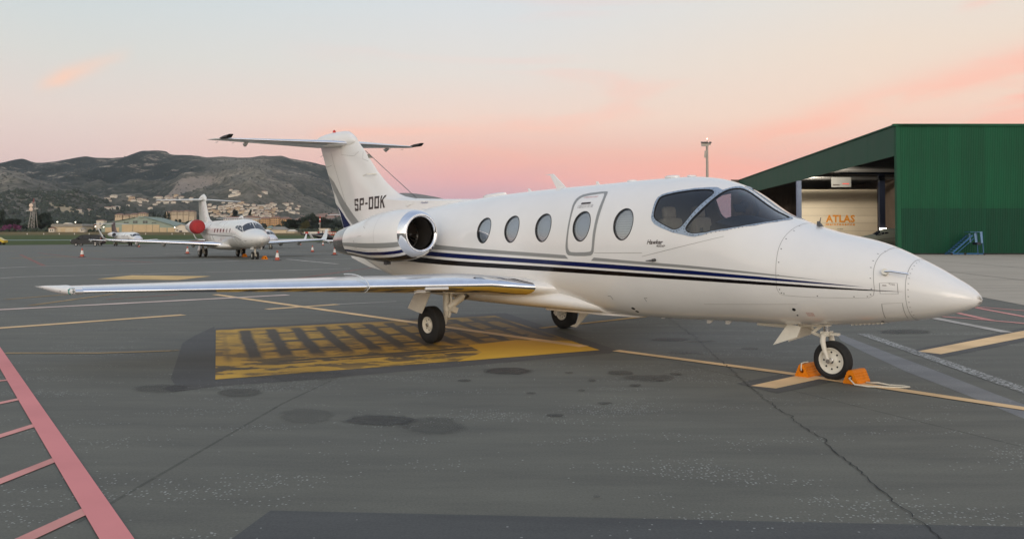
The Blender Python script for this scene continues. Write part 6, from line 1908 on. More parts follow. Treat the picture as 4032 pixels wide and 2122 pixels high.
# ---- blue boarding stairs against the hangar wall
st = empty('boarding_stairs', (38.6, 76.4, 0))
tag(st, 'blue steel boarding stairs standing in front of the green hangar', 'stairs')
M_BSTEEL = pbr('blue_steel', (0.035, 0.12, 0.27), 0.45, var=.12, vscale=3)
M_BLITE = pbr('blue_panel', (0.13, 0.24, 0.40), 0.45, var=.08, vscale=3)
for y in (-.45, .45):
    b = MB(); b.tube([(.15, y, .12), (2.0, y, 1.72)], .06, 6); b.build('stringer', M_BSTEEL, st)
    b = MB(); b.tube([(.55, y, .12), (2.1, y, 1.45)], .03, 6); b.build('brace', M_BSTEEL, st)
    b = MB(); b.tube([(0, y, .10), (3.0, y, .10)], .05, 6); b.build('base_rail', M_BSTEEL, st)
    b = MB(); b.tube([(2.95, y, .1), (2.85, y, 2.05)], .035, 6); b.build('rear_leg', M_BSTEEL, st)
    b = MB(); b.box((2.78, y, 1.55), (.16, .06, 1.0), ry=-.08); b.box((2.25, y, 1.5), (.13, .06, .8), ry=-.12); b.build('guard_panel', M_BLITE, st)
    for x in (.1, 1.3, 3.0):
        b = MB(); b.lathe([(-.05, .1), (.05, .1)], (x, y * 1.15, .1), 'Y', 14); b.build('castor', M_TYRE, st)
for k in range(9):
    b = MB(); b.box((.22 + k * .215, 0, .25 + k * .185), (.30, .92, .035)); b.build('step', M_BSTEEL, st)
b = MB(); b.box((2.35, 0, 2.02), (1.1, .95, .05)); b.build('platform', M_BSTEEL, st)
b = MB(); b.box((2.62, 0, 1.0), (.36, .8, .22)); b.build('tool_box', M_NAVY, st)
# low concrete kerb block at the wall foot
b = MB(); b.box((47.4, 77.2, .18), (1.6, .8, .3)); tag(b.build('concrete_block', M_CONC, bevel=.03), 'low pale concrete block at the foot of the green wall', 'block')

# ---- floodlight mast
fm = empty('floodlight_mast', (34.1, 150.0, 0))
tag(fm, 'tall grey floodlight mast rising behind the striped jet\'s cockpit', 'mast')
M_GALV = pbr('galvanised', (0.36, 0.33, 0.29), 0.5, .2, var=.1, vscale=.6)
b = MB(); b.lathe([(0, .26), (17.6, .17), (17.7, 0)], n=14); b.build('pole', M_GALV, fm, smooth=40)
b = MB(); b.box((-.25, 0, 17.9), (1.5, .5, .12)); b.box((-.4, 0, 17.55), (1.2, .35, .5)); b.box((.35, 0, 17.7), (.5, .2, .4)); b.build('head_frame', M_GALV, fm)
for dx_ in (-.95, -.5, -.1, .5):
    b = MB(); b.box((dx_, -.2, 17.95), (.36, .4, .18), rx=.4); b.build('floodlight', pbr('lamp_body', (.12, .10, .09), .5), fm)
b = MB(); b.tube([(.0, 0, 17.9), (.0, 0, 18.5)], .04, 6); b.build('rod', M_GALV, fm)
b = MB(); b.lathe([(18.5, .03), (18.55, .09), (18.68, .09), (18.75, 0)], n=10); b.build('obstruction_light', pbr('obstruction', (.8, .5, .4), .3, emit=(1, .72, .55, 4)), fm)
b = MB(); b.tube([(-.30, -.1, 3), (-.22, -.1, 17.3)], .035, 6); b.box((-.35, -.1, 15.9), (.35, .1, 1.2), ry=.1); b.build('cable_run', M_GALV, fm)
# second thin pole with lamp, behind the parked jets
for (x, y, h, lab) in ((-133.0, 720.0, 21.0, 'thin lamp post beyond the runway in front of the orange flats'),):
    p = empty('lamp_post', (x, y, terr(x, y))); tag(p, lab, 'lamp post')
    b = MB(); b.lathe([(0, .25), (h, .12)], n=10); b.build('pole', M_GALV, p)
    b = MB(); b.box((0, 0, h), (1.6, .4, .25)); b.build('lamp_head', M_GALV, p)

# ------------------------------------------------------------------ far side of the airfield
def X(px, Y): return (px - 2016) / 3390.17 * Y
def Zr(row, Y): return 1.6829 + (929.05 - row) / 3390.17 * Y
M_BEIGE = pbr('render_beige', (0.58, 0.48, 0.33), 0.8, var=.08, vscale=.2)
M_BEIGE2 = pbr('door_beige', (0.54, 0.41, 0.24), 0.7, var=.06, vscale=.3)
M_MINT = pbr('mint_sheet', (0.27, 0.33, 0.27), 0.6, var=.08, vscale=.15)
M_MINTD = pbr('mint_roof', (0.20, 0.255, 0.20), 0.6, var=.08, vscale=.15)
M_ROOFG = pbr('grey_roof', (0.27, 0.25, 0.21), 0.8, var=.1, vscale=.2)
M_TERRA = pbr('terracotta', (0.25, 0.145, 0.10), 0.85, var=.2, vscale=.3)
M_WALLW = pbr('wall_white', (0.66, 0.59, 0.48), 0.85, var=.08, vscale=.1)
M_WALLO = pbr('wall_ochre', (0.58, 0.44, 0.28), 0.85, var=.1, vscale=.1)
M_WIN = pbr('far_window', (0.05, 0.05, 0.055), 0.2)
YH = 800.0
zb0 = terr(0, YH)
hb = empty('mint_hangar', (X(545, YH), YH, zb0)); tag(hb, 'wide old hangar with mint green roof and tall beige sliding doors', 'hangar')
def hx(px): return (px - 545) / 3390.17 * YH
def hz(row): return Zr(row, YH) - zb0
# gable front profile
prof = [(400, 914), (400, 897), (420, 880), (470, 871), (530, 859), (545, 855), (566, 855), (575, 859), (640, 877), (672, 887), (688, 896), (690, 914)]
b = MB(); b.prism([(hx(p), hz(r)) for p, r in prof], 0, 40, lambda a, c, e: (a, e, c)); b.build('gable_front', M_MINT, hb)
b = MB(); b.prism([(hx(p), hz(r) + .3) for p, r in [(398, 897), (420, 879.5), (470, 870.5), (530, 858.5), (530, 857.5), (470, 869), (419, 878), (396, 896)]], -1.5, 41, lambda a, c, e: (a, e, c)); b.prism([(hx(p), hz(r) + .3) for p, r in [(575, 858.5), (640, 876.5), (672, 886), (692, 896.5), (694, 895.5), (673, 884.5), (641, 875), (575, 857)]], -1.5, 41, lambda a, c, e: (a, e, c)); b.build('roof', M_MINTD, hb)
b = MB(); b.bx(hx(545), hx(566), -1.2, 41, hz(858), hz(852)); b.build('ridge_vent', M_MINT, hb)
for p0, p1, r0 in ((481, 523, 885), (525, 576, 885), (577, 601, 885), (603, 628, 885), (415, 470, 896), (630, 657, 897), (661, 690, 897)):
    b = MB(); b.bx(hx(p0), hx(p1), -.5, 0.2, 0, hz(r0)); b.build('sliding_door', M_BEIGE2, hb)
for p0, p1, r0, r1 in ((488, 506, 879, 874), (524, 541, 879, 870), (563, 581, 879, 870), (598, 615, 880, 876)):
    f_ = MB(); f_.bx(hx(p0), hx(p1), -.35, .1, hz(r0), hz(r1)); w_ = f_.build('gable_window', M_WIN, hb)
    b = MB(); b.bx((hx(p0) + hx(p1)) / 2 - .12, (hx(p0) + hx(p1)) / 2 + .12, -.42, -.33, hz(r0), hz(r1)); b.bx(hx(p0), hx(p1), -.42, -.33, (hz(r0) + hz(r1)) / 2 - .1, (hz(r0) + hz(r1)) / 2 + .1); b.build('mullion', M_MINT, w_)
# low beige hangar to its side
sb = empty('beige_store', (X(262, YH), YH, zb0)); tag(sb, 'low beige store building with a grey barrel roof and two square doors', 'building')
def sx(px): return (px - 262) / 3390.17 * YH
b = MB(); b.bx(sx(205), sx(325), 0, 25, 0, hz(893)); b.build('wall', M_BEIGE, sb)
b = MB(); b.prism([(sx(203), hz(893)), (sx(203), hz(887)), (sx(207), hz(882)), (sx(322), hz(882)), (sx(327), hz(887)), (sx(327), hz(893))], -1, 26, lambda a, c, e: (a, e, c)); b.build('roof', M_ROOFG, sb)
b = MB(); b.prism([(sx(236), hz(882)), (sx(247), hz(877)), (sx(254), hz(877)), (sx(265), hz(882))], 5, 12, lambda a, c, e: (a, e, c)); b.build('roof_lantern', M_WALLW, sb)
for p0, p1 in ((240, 257), (289, 305)):
    b = MB(); b.bx(sx(p0), sx(p1), -.3, .1, 0, hz(899)); b.build('door', M_BEIGE2, sb)
for (p0, p1, r, lab) in ((201, 223, 900, 'small white gatehouse with a red roof at the left end of the beige store'), (323, 341, 902, 'small white annex with a grey roof at the right end of the beige store')):
    g_ = empty('gatehouse', (X((p0 + p1) / 2, YH), YH - 4, zb0)); tag(g_, lab, 'building')
    wd = (p1 - p0) / 3390.17 * YH
    b = MB(); b.bx(-wd / 2, wd / 2, 0, 4, 0, hz(r)); b.build('wall', M_WALLW, g_)
    b = MB(); b.loft([[(-wd / 2 - .5, -.5, hz(r)), (wd / 2 + .5, -.5, hz(r)), (wd / 2 + .5, 4.5, hz(r)), (-wd / 2 - .5, 4.5, hz(r))], [(-.5, 1.8, hz(r) + 1.4), (.5, 1.8, hz(r) + 1.4), (.5, 2.2, hz(r) + 1.4), (-.5, 2.2, hz(r) + 1.4)]]); b.build('roof', M_TERRA if 'red' in lab else M_ROOFG, g_)
    b = MB(); b.bx(-wd * .25, -wd * .05, -.08, .1, 1, 2.3); b.bx(wd * .1, wd * .3, -.08, .1, 1, 2.3); b.build('window', M_WIN, g_)
# tower house with terracotta roof and pale wing
th = empty('tower_house', (X(395, YH + 20), YH + 20, terr(0, YH + 20))); tag(th, 'white square tower house with a low terracotta cap beside the mint hangar', 'building')
def tz(r): return Zr(r, YH + 20) - terr(0, YH + 20)
b = MB(); b.bx(-3.8, 3.0, 0, 7, 0, tz(869)); b.build('tower', M_WALLW, th)
b = MB(); b.loft([[(-4.4, -.6, tz(869)), (3.6, -.6, tz(869)), (3.6, 7.6, tz(869)), (-4.4, 7.6, tz(869))], [(-.6, 3.3, tz(864.5)), (-.2, 3.3, tz(864.5)), (-.2, 3.7, tz(864.5)), (-.6, 3.7, tz(864.5))]]); b.build('roof', M_TERRA, th)
b = MB(); b.bx(-.6, .3, -.1, .1, tz(886), tz(877)); b.build('window', M_WIN, th)
b = MB(); b.bx(-16, -3.8, 2, 12, 0, tz(893)); b.build('wing', M_WALLW, th)
b = MB(); b.prism([(-16.5, tz(893)), (-3.9, tz(893)), (-3.9, tz(882)), (-15.5, tz(890))], 1.5, 12.5, lambda a, c, e: (a, e, c)); b.build('wing_roof', M_TERRA, th)
b = MB(); b.bx(2.9, 9.5, -4, 6, 0, tz(898)); b.build('annex', M_WALLW, th)
for x in (-13, -10, -7):
    b = MB(); b.bx(x, x + 1.4, 1.9, 2.1, 2.0, 3.6); b.build('wing_window', M_WIN, th)
# pale shed right of the mint hangar
ps = empty('white_shed', (X(712, YH), YH, zb0)); tag(ps, 'white gabled shed at the right end of the mint hangar', 'building')
def qx(px): return (px - 712) / 3390.17 * YH
b = MB(); b.prism([(qx(690), 0), (qx(690), hz(894)), (qx(715), hz(884)), (qx(742), hz(893)), (qx(742), 0)], 0, 25, lambda a, c, e: (a, e, c)); b.build('wall', M_WALLW, ps)
b = MB(); b.prism([(qx(688), hz(894.5)), (qx(715), hz(884)), (qx(744), hz(893.5)), (qx(715), hz(882.8))], -.8, 26, lambda a, c, e: (a, e, c)); b.build('roof', M_ROOFG, ps)
b = MB(); b.bx(qx(706), qx(717), -.2, .1, 0, hz(908)); b.build('door', M_WIN, ps)
b = MB(); b.bx(qx(695), qx(702), -.2, .1, hz(909), hz(905)); b.build('window', M_WIN, ps)
# grey-roofed sheds further right
for (p0, p1, r0, r1, col, lab) in ((1056, 1130, 905, 893, M_ROOFG, 'long low shed with a pale grey roof beyond the runway'), (1128, 1162, 912, 904, M_WALLW, 'small white hut beyond the runway'), (1048, 1070, 899, 890, M_MINTD, 'short shed with a green grey roof beside the long low shed')):
    Y_ = 700.0; z_ = terr(0, Y_)
    g_ = empty('shed', (X((p0 + p1) / 2, Y_), Y_, z_)); tag(g_, lab, 'building')
    wd = (p1 - p0) / 3390.17 * Y_
    h0 = Zr(r0, Y_) - z_; h1 = Zr(r1, Y_) - z_
    b = MB(); b.bx(-wd / 2 + .4, wd / 2 - .4, 0, 10, 0, max(h0, 1.5)); b.build('wall', M_BEIGE, g_)
    b = MB(); b.loft([[(-wd / 2, -.6, h0), (wd / 2, -.6, h0), (wd / 2, 10.6, h0), (-wd / 2, 10.6, h0)], [(-wd * .3, 4.8, h1), (wd * .3, 4.8, h1), (wd * .3, 5.2, h1), (-wd * .3, 5.2, h1)]]); b.build('roof', col, g_)
# red and white instrument shelter, marker drums, hut and mast
Yr = 560.0; zr = terr(0, Yr)
rw = empty('striped_shelter', (X(1245, Yr), Yr, zr)); tag(rw, 'long red and white striped equipment shelter beyond the runway', 'shelter')
M_RWR = pbr('marker_red', (0.45, 0.05, 0.035), .6); M_RWW = pbr('marker_white', (0.7, 0.64, 0.56), .6)
xw = [(1197, 1202, 1), (1202, 1214, 0), (1214, 1238, 1), (1238, 1251, 1), (1251, 1259, 0), (1259, 1275, 1), (1275, 1284, 0)]
for i, (a, c, k_) in enumerate(xw):
    b = MB(); b.bx((a - 1245) / 3390.17 * Yr, (c - 1245) / 3390.17 * Yr - .02, 0, 2.5, 0, Zr(913, Yr) - zr); b.build('striped_panel', M_RWW if k_ else M_RWR, rw)
for i in range(5):
    g_ = empty('marker_drum', (X(1289 + i * 7.5, Yr), Yr + 1, zr)); tag(g_, 'red and white striped drum in the row beside the striped shelter', 'drum', 'striped drums beside the shelter')
    b = MB(); b.mat(M_RWR); b.lathe([(0, .48), (.9, .48)], n=14); b.mat(M_RWW); b.lathe([(.9, .48), (1.7, .48)], n=14); b.mat(M_RWR); b.lathe([(1.7, .48), (2.3, .48)], n=14); b.build('drum_body', None, g_, smooth=40)
g_ = empty('cream_hut', (X(1277, Yr + 12), Yr + 12, terr(0, Yr + 12))); tag(g_, 'cream box hut standing behind the striped shelter', 'hut')
b = MB(); b.bx(-3.4, 3.4, 0, 4, 0, 4.2); b.build('wall', M_WALLW, g_)
b = MB(); b.bx(-3.6, 3.6, -.2, 4.2, 4.2, 4.4); b.build('roof', M_BEIGE, g_)
b = MB(); b.bx(-2.5, 2.5, -.06, .05, 2.7, 2.95); b.build('vent_slot', M_WIN, g_)
ms = empty('antenna_mast', (X(1260, Yr - 6), Yr - 6, terr(0, Yr - 6))); tag(ms, 'thin antenna mast with red and white top in front of the striped shelter', 'mast')
b = MB(); b.lathe([(0, .28), (8.6, .22)], n=8); b.build('pole', M_GALV, ms)
b = MB(); b.mat(M_RWR); b.tube([(0, 0, 8.6), (0, 0, 9.8)], .5, 6); b.mat(M_RWW); b.tube([(0, 0, 9.8), (0, 0, 10.8)], .55, 6); b.mat(M_RWR); b.tube([(0, 0, 10.8), (0, 0, 12.2)], .4, 6); b.build('antenna_head', None, ms)
for z_ in (4.4, 7.6):
    b = MB(); b.box((-.3, -.3, z_), (1.1, .4, .35)); b.build('antenna_box', M_RWW, ms)
# radar tower with two pale dishes
Yt = 830.0
rt = empty('dish_tower', (X(125, Yt), Yt, terr(0, Yt))); tag(rt, 'lattice tower carrying two round pale dishes among the trees', 'tower')
for sx_, sy_ in ((-1, -1), (1, -1), (1, 1), (-1, 1)):
    b = MB(); b.tube([(sx_ * 3.2 + 1, sy_ * 3.2, 0), (sx_ * 1.3 + 1.5, sy_ * 1.3, 22), (sx_ * .9 + 1.5, sy_ * .9, 29)], .28, 6); b.build('leg', M_GALV, rt)
for k in range(6):
    z0_, z1_ = 3.4 * k + 1, 3.4 * (k + 1) + 1
    w0 = 3.2 - 1.9 * z0_ / 22; w1 = 3.2 - 1.9 * z1_ / 22
    b = MB(); b.tube([(-w0 + 1.2, -w0, z0_), (w1 + 1.2, -w1, z1_)], .14, 5); b.tube([(w0 + 1.2, -w0, z0_), (-w1 + 1.2, -w1, z1_)], .14, 5); b.build('lattice_brace', M_GALV, rt)
M_DISH = pbr('dish_pale', (0.75, 0.58, 0.46), .6)
for z_ in (21.5, 25.2):
    b = MB(); b.lathe([(-.5, .0), (-.45, 1.0), (0.0, 1.85), (.25, 1.9), (.25, 1.75), (-.2, .9), (-.25, 0)], (0, -2.0, z_), 'Y', 24); b.build('dish', M_DISH, rt, smooth=50)
b = MB(); b.box((1.5, 0, 27.5), (3.2, 3.2, .3)); b.build('platform', M_GALV, rt)
b = MB(); b.tube([(1.5, 0, 27.5), (1.6, 0, 32)], 1.0, 6, r2=.3); b.build('red_mast', pbr('mast_red', (.22, .05, .05), .6), rt)
b = MB(); b.box((-3.4, -1, 20.3), (3.5, .3, .5)); b.box((4.4, -1, 22.2), (4, .3, .6)); b.build('side_arm', M_RWW, rt)
# runway edge markers
mk = None
for i, (px, row) in enumerate(((108, 929), (173, 929), (234, 929), (294, 929), (352, 929), (574, 930), (678, 929), (727, 929), (1020, 931))):
    Y_ = 600.0
    o = empty('edge_marker', (X(px, Y_), Y_, terr(0, Y_))); tag(o, 'small white marker post in the dry grass beyond the runway', 'post', 'runway edge markers')
    if mk is None:
        b = MB(); b.bx(-.22, .22, -.1, .1, 0, .95); mk = b.mesh('marker_post')
        mk.materials.append(M_RWW)
    c_ = link(bpy.data.objects.new('post', mk)); c_.parent = o
# lit lamps on the far buildings
M_BULB = pbr('lit_bulb', (1, .95, .85), .5, emit=(1, .9, .72, 5))
for (px, row) in ((376, 892), (408, 894), (688, 896), (226, 874), (297, 875)):
    Y_ = YH - 12; z_ = terr(0, Y_)
    p = empty('area_light', (X(px, Y_), Y_, z_)); tag(p, 'small lit lamp on a short post in front of the old hangars', 'lamp', 'lit lamps by the old hangars')
    h_ = Zr(row, Y_) - z_
    b = MB(); b.tube([(0, 0, 0), (0, 0, h_)], .10, 6); b.build('post', M_GALV, p)
    b = MB(); b.lathe([(h_ - .4, 0), (h_ - .3, .45), (h_ + .2, .45), (h_ + .4, 0)], n=10); b.build('bulb', M_BULB, p)

# ------------------------------------------------------------------ trees
M_LEAF = [pbr('leaf_dark', (0.022, 0.034, 0.018), .8, var=.4, vscale=.5), pbr('leaf_mid', (0.040, 0.052, 0.024), .8, var=.4, vscale=.5), pbr('leaf_yellow', (0.105, 0.10, 0.03), .8, var=.35, vscale=.5), pbr('leaf_flower', (0.20, 0.05, 0.12), .8, var=.4, vscale=.5)]
M_BARK = pbr('bark', (0.07, 0.055, 0.042), .9, var=.3, vscale=3)
def crown_mesh(seed, w, h, z0, leaf, n, mat, clumps=9, cyp=False):
    rnd = random.Random(seed)
    V = []; F_ = []
    cl_ = []
    for k in range(clumps):
        if cyp:
            t = k / (clumps - 1); cl_.append((rnd.gauss(0, .05 * w), rnd.gauss(0, .05 * w), z0 + h * t, w * (.5 * (1 - t) ** .7 + .06), h / clumps))
        else:
            a = rnd.uniform(0, 2 * PI); r = w * .32 * math.sqrt(rnd.random()); t = rnd.random()
            cl_.append((r * math.cos(a), r * math.sin(a), z0 + h * (.2 + .62 * t), w * rnd.uniform(.17, .30) * (1.15 - .5 * t), h * rnd.uniform(.13, .22)))
    for i in range(n):
        c = rnd.choice(cl_)
        u = Vector((rnd.gauss(0, 1), rnd.gauss(0, 1), rnd.gauss(0, 1))).normalized()
        f = rnd.uniform(.55, 1.06)
        p = Vector((c[0] + u.x * c[3] * f, c[1] + u.y * c[3] * f, c[2] + u.z * c[4] * f))
        a = Vector((rnd.gauss(0, 1), rnd.gauss(0, 1), rnd.gauss(0, .6))).normalized(); b_ = a.orthogonal().normalized()
        s_ = leaf * rnd.uniform(.6, 1.4)
        b0 = len(V)
        V += [tuple(p + a * s_), tuple(p + b_ * s_ * .6), tuple(p - a * s_), tuple(p - b_ * s_ * .6)]
        F_.append((b0, b0 + 1, b0 + 2, b0 + 3))
    me = bpy.data.meshes.new('crown'); me.from_pydata(V, [], F_); me.materials.append(mat)
    return me
def trunk_mesh(h, r):
    b = MB(); b.tube([(0, 0, 0), (.1, 0, h * .5), (0, .1, h)], r, 7, r2=r * .5)
    for k in range(4):
        a = k * 1.7; b.tube([(0, 0, h * .55 + .2 * k), (math.cos(a) * h * .35, math.sin(a) * h * .35, h * .95 + .3 * k)], r * .45, 5, r2=r * .15)
    b.mat(M_BARK) if False else None
    me = b.mesh('trunk'); me.materials.append(M_BARK)
    return me
TV = []
for k in range(3):
    TV.append([(crown_mesh(10 * m_ + k, 9, 10, 1.6, .42, 1500, M_LEAF[m_], 13), trunk_mesh(5, .35)) for m_ in range(3)])
CYP = (crown_mesh(99, 2.6, 12, .8, .30, 800, M_LEAF[0], 11, True), trunk_mesh(2, .25))
BGV = (crown_mesh(77, 5, 3.4, .4, .28, 600, M_LEAF[3], 9), trunk_mesh(1.6, .15))
def tree(px, row, Y_, hgt, wid, m_, k, label, group='trees on the far side of the airfield'):
    z_ = terr(X(px, Y_), Y_)
    t_ = empty('tree', (X(px, Y_), Y_, z_), k * 1.3)
    cm, tm = CYP if m_ == 'c' else (BGV if m_ == 'b' else TV[k % 3][m_])
    base_h = 13. if m_ == 'c' else (4. if m_ == 'b' else 11.6)
    base_w = 2.6 if m_ == 'c' else (5 if m_ == 'b' else 9)
    t_.scale = (wid / base_w, wid / base_w, hgt / base_h)
    for nm, me in (('crown', cm), ('trunk', tm)):
        o = link(bpy.data.objects.new(nm, me)); o.parent = t_
    tag(t_, label, 'tree', group)
LB = {0: 'dark evergreen tree standing on the far side of the airfield', 1: 'mid green bushy tree standing on the far side of the airfield', 2: 'yellowish green tree among darker trees beyond the runway', 'c': 'narrow dark cypress on the slope behind the old hangars', 'b': 'low bush with purple flowers under the trees beyond the runway'}
for k, (px, top, Y_, wid, m_) in enumerate([(2, 822, 870, 9, 0), (-12, 850, 860, 12, 1), (22, 862, 880, 10, 0), (42, 860, 850, 13, 0), (62, 858, 865, 12, 0), (88, 884, 850, 11, 1), (112, 880, 870, 11, 1), (140, 862, 845, 12, 1), (135, 868, 850, 10, 1), (158, 836, 855, 13, 0), (176, 832, 860, 14, 0), (186, 848, 850, 12, 0), (205, 870, 860, 11, 0), (155, 885, 840, 12, 1),
                                             (225, 884, 870, 9, 0), (285, 877, 890, 8, 1), (310, 868, 900, 10, 0), (30, 893, 830, 10, 0), (70, 895, 830, 9, 1), (95, 895, 825, 9, 0), (195, 885, 845, 9, 1),
                                             (1128, 868, 900, 13, 0), (1148, 860, 905, 14, 0), (1172, 850, 910, 14, 0), (1195, 852, 900, 15, 0), (1226, 838, 910, 16, 0), (1246, 832, 905, 13, 0), (1268, 855, 900, 15, 0), (1290, 862, 905, 15, 0), (1312, 866, 900, 15, 0), (1335, 862, 905, 15, 0), (1362, 870, 900, 14, 0), (1205, 864, 860, 9, 2), (1196, 876, 858, 8, 2), (1255, 875, 880, 13, 0), (1300, 880, 880, 14, 0), (1340, 880, 880, 14, 0), (1160, 880, 890, 14, 0), (1230, 885, 870, 10, 0),
                                             (668, 868, 980, 9, 0), (640, 866, 1000, 9, 0), (612, 868, 1010, 10, 1), (700, 862, 1050, 10, 0), (745, 868, 1000, 12, 1), (765, 872, 980, 10, 0)]):
    z_ = terr(X(px, Y_), Y_)
    tree(px, 0, Y_, max(4, Zr(top, Y_) - z_), wid, m_, k, LB[m_])
for k, (px, top) in enumerate([(603, 838), (611, 842), (622, 846), (652, 838), (660, 836), (667, 841), (630, 848), (648, 845), (920, 830), (925, 828), (931, 832), (985, 832)]):
    Y_ = 1500.0
    tree(px, 0, Y_, max(12, Zr(top, Y_) - terr(X(px, Y_), Y_)), 7 if px < 900 else 12, 'c', k, LB['c'], 'cypresses below the town')
for k, px in enumerate((24, 33, 67, 71)):
    tree(px, 0, 815, 7.5, 9, 'b', k, LB['b'], 'flowering bushes beyond the runway')
# hedgerow and scrub that nobody could count
def scrub(name, n, seed, fn, r0, r1, mat, label):
    rnd = random.Random(seed)
    V = []; F_ = []
    for i in range(n):
        x, y = fn(rnd)
        z = terr(x, y)
        r = rnd.uniform(r0, r1); h = r * rnd.uniform(.9, 1.7)
        b0 = len(V)
        k = 6
        a0 = rnd.random() * 6
        for j in range(k): V.append((x + r * rnd.uniform(.8, 1.15) * math.cos(a0 + j * 2 * PI / k), y + r * math.sin(a0 + j * 2 * PI / k), z - .3))
        for j in range(k): V.append((x + r * rnd.uniform(.6, .95) * math.cos(a0 + .5 + j * 2 * PI / k), y + r * .8 * math.sin(a0 + .5 + j * 2 * PI / k), z + h * rnd.uniform(.5, .75)))
        V.append((x + rnd.gauss(0, .1 * r), y, z + h))
        for j in range(k):
            j2 = (j + 1) % k
            F_ += [(b0 + j, b0 + j2, b0 + k + j), (b0 + j2, b0 + k + j2, b0 + k + j), (b0 + k + j, b0 + k + j2, b0 + 2 * k)]
    me = bpy.data.meshes.new(name); me.from_pydata(V, [], F_); me.materials.append(mat)
    o = link(bpy.data.objects.new(name, me)); tag(o, label, 'trees', kind='stuff')
def low_slope(r):
    y = 1150 + 1500 * r.random() ** .9
    return (X(r.uniform(-60, 1500), y), y)
scrub('hillside_trees', 7000, 3, low_slope, 2.8, 6.0, pbr('far_wood', (0.028, 0.038, 0.022), .9, var=.45, vscale=.03), 'dark scattered woodland covering the lower hillside')
def up_slope(r):
    y = 2300 + 2600 * r.random()
    return (X(r.uniform(-60, 1550), y), y)
scrub('mountain_scrub', 2600, 4, up_slope, 2.0, 4.2, pbr('far_scrub', (0.055, 0.06, 0.042), .9, var=.45, vscale=.02), 'dark scrub dotted over the mountain slopes')
def hedge(r):
    y = r.uniform(806, 835)
    return (X(r.uniform(-40, 1400), y), y)
scrub('field_hedge', 420, 6, hedge, 1.2, 3.0, pbr('hedge_leaf', (0.03, 0.04, 0.02), .9, var=.4, vscale=.2), 'low dark hedge along the far edge of the airfield')

# ------------------------------------------------------------------ houses on the hillside
def house_mesh(w, d, h, wall, roof, nwin):
    b = MB()
    b.mat(wall); b.bx(-w / 2, w / 2, -d / 2, d / 2, -6, h)
    b.mat(roof); b.loft([[(-w / 2 - .7, -d / 2 - .7, h), (w / 2 + .7, -d / 2 - .7, h), (w / 2 + .7, d / 2 + .7, h), (-w / 2 - .7, d / 2 + .7, h)], [(-w * .22, -.4, h + 2.4), (w * .22, -.4, h + 2.4), (w * .22, .4, h + 2.4), (-w * .22, .4, h + 2.4)]])
    b.mat(wall); b.bx(-w * .75, -w / 2, -d * .35, d * .3, -6, h * .6)
    b.mat(M_WIN)
    for i in range(nwin):
        for z in ((1.2, 2.6),) + (((4.3, 5.7),) if h > 5.5 else ()):
            x = -w / 2 + (i + .5) * w / nwin
            b.bx(x - .6, x + .6, -d / 2 - .12, -d / 2 + .1, z[0], z[1])
    return b.mesh('house')
HV = [house_mesh(13, 10, 6.5, M_WALLW, M_TERRA, 4), house_mesh(18, 11, 6.2, M_WALLW, M_ROOFG, 5), house_mesh(11, 9, 4.2, M_WALLW, M_TERRA, 3), house_mesh(15, 10, 7.0, M_WALLO, M_TERRA, 4), house_mesh(22, 10, 4.5, M_WALLW, M_TERRA, 6)]
HLAB = ['two-storey white house with a terracotta roof on the hillside', 'wide white house with a grey roof on the hillside', 'small white cottage with a terracotta roof on the hillside', 'ochre two-storey house with a terracotta roof on the hillside', 'long low white villa with a terracotta roof on the hillside']
rnd = random.Random(21)
def depth_for(px, row):
    best = None
    for y in np.arange(1250, 4600, 25.0):
        x = X(px, y)
        r = 929.05 - (terr(x, y) - 1.68) * 3390.17 / y
        if r <= row: return y
    return None
cells = []
# clusters: (px0, px1, row0, row1, count)
for (a, c, r0, r1, n) in ((820, 1080, 818, 862, 70), (620, 760, 776, 806, 16), (418, 580, 776, 800, 9), (300, 480, 820, 850, 6), (1030, 1180, 808, 845, 13), (905, 940, 764, 785, 4), (500, 620, 790, 835, 8), (1020, 1060, 765, 778, 2), (850, 1000, 804, 820, 8)):
    for i in range(n):
        for tr_ in range(20):
            px = rnd.uniform(a, c); row = rnd.uniform(r0, r1)
            if all(abs(px - p) > 10 or abs(row - q) > 4.5 for p, q in cells): break
        cells.append((px, row))
for i, (px, row) in enumerate(cells):
    y = depth_for(px, row)
    if y is None: continue
    x = X(px, y); v = rnd.choice([0, 0, 1, 2, 2, 3, 4]) if not (800 < px < 1080 and row > 830) else rnd.choice([0, 3, 3, 0, 1, 4])
    o = link(bpy.data.objects.new('house', HV[v]))
    o.location = (x, y, terr(x, y)); o.rotation_euler.z = rnd.uniform(-.6, .6)
    f = rnd.uniform(.62, .95) * (1 + max(0, y - 1800) / 6000); o.scale = (f, f, f)
    tag(o, HLAB[v], 'house', HLAB[v].split(' with')[0] + 's on the hillside')
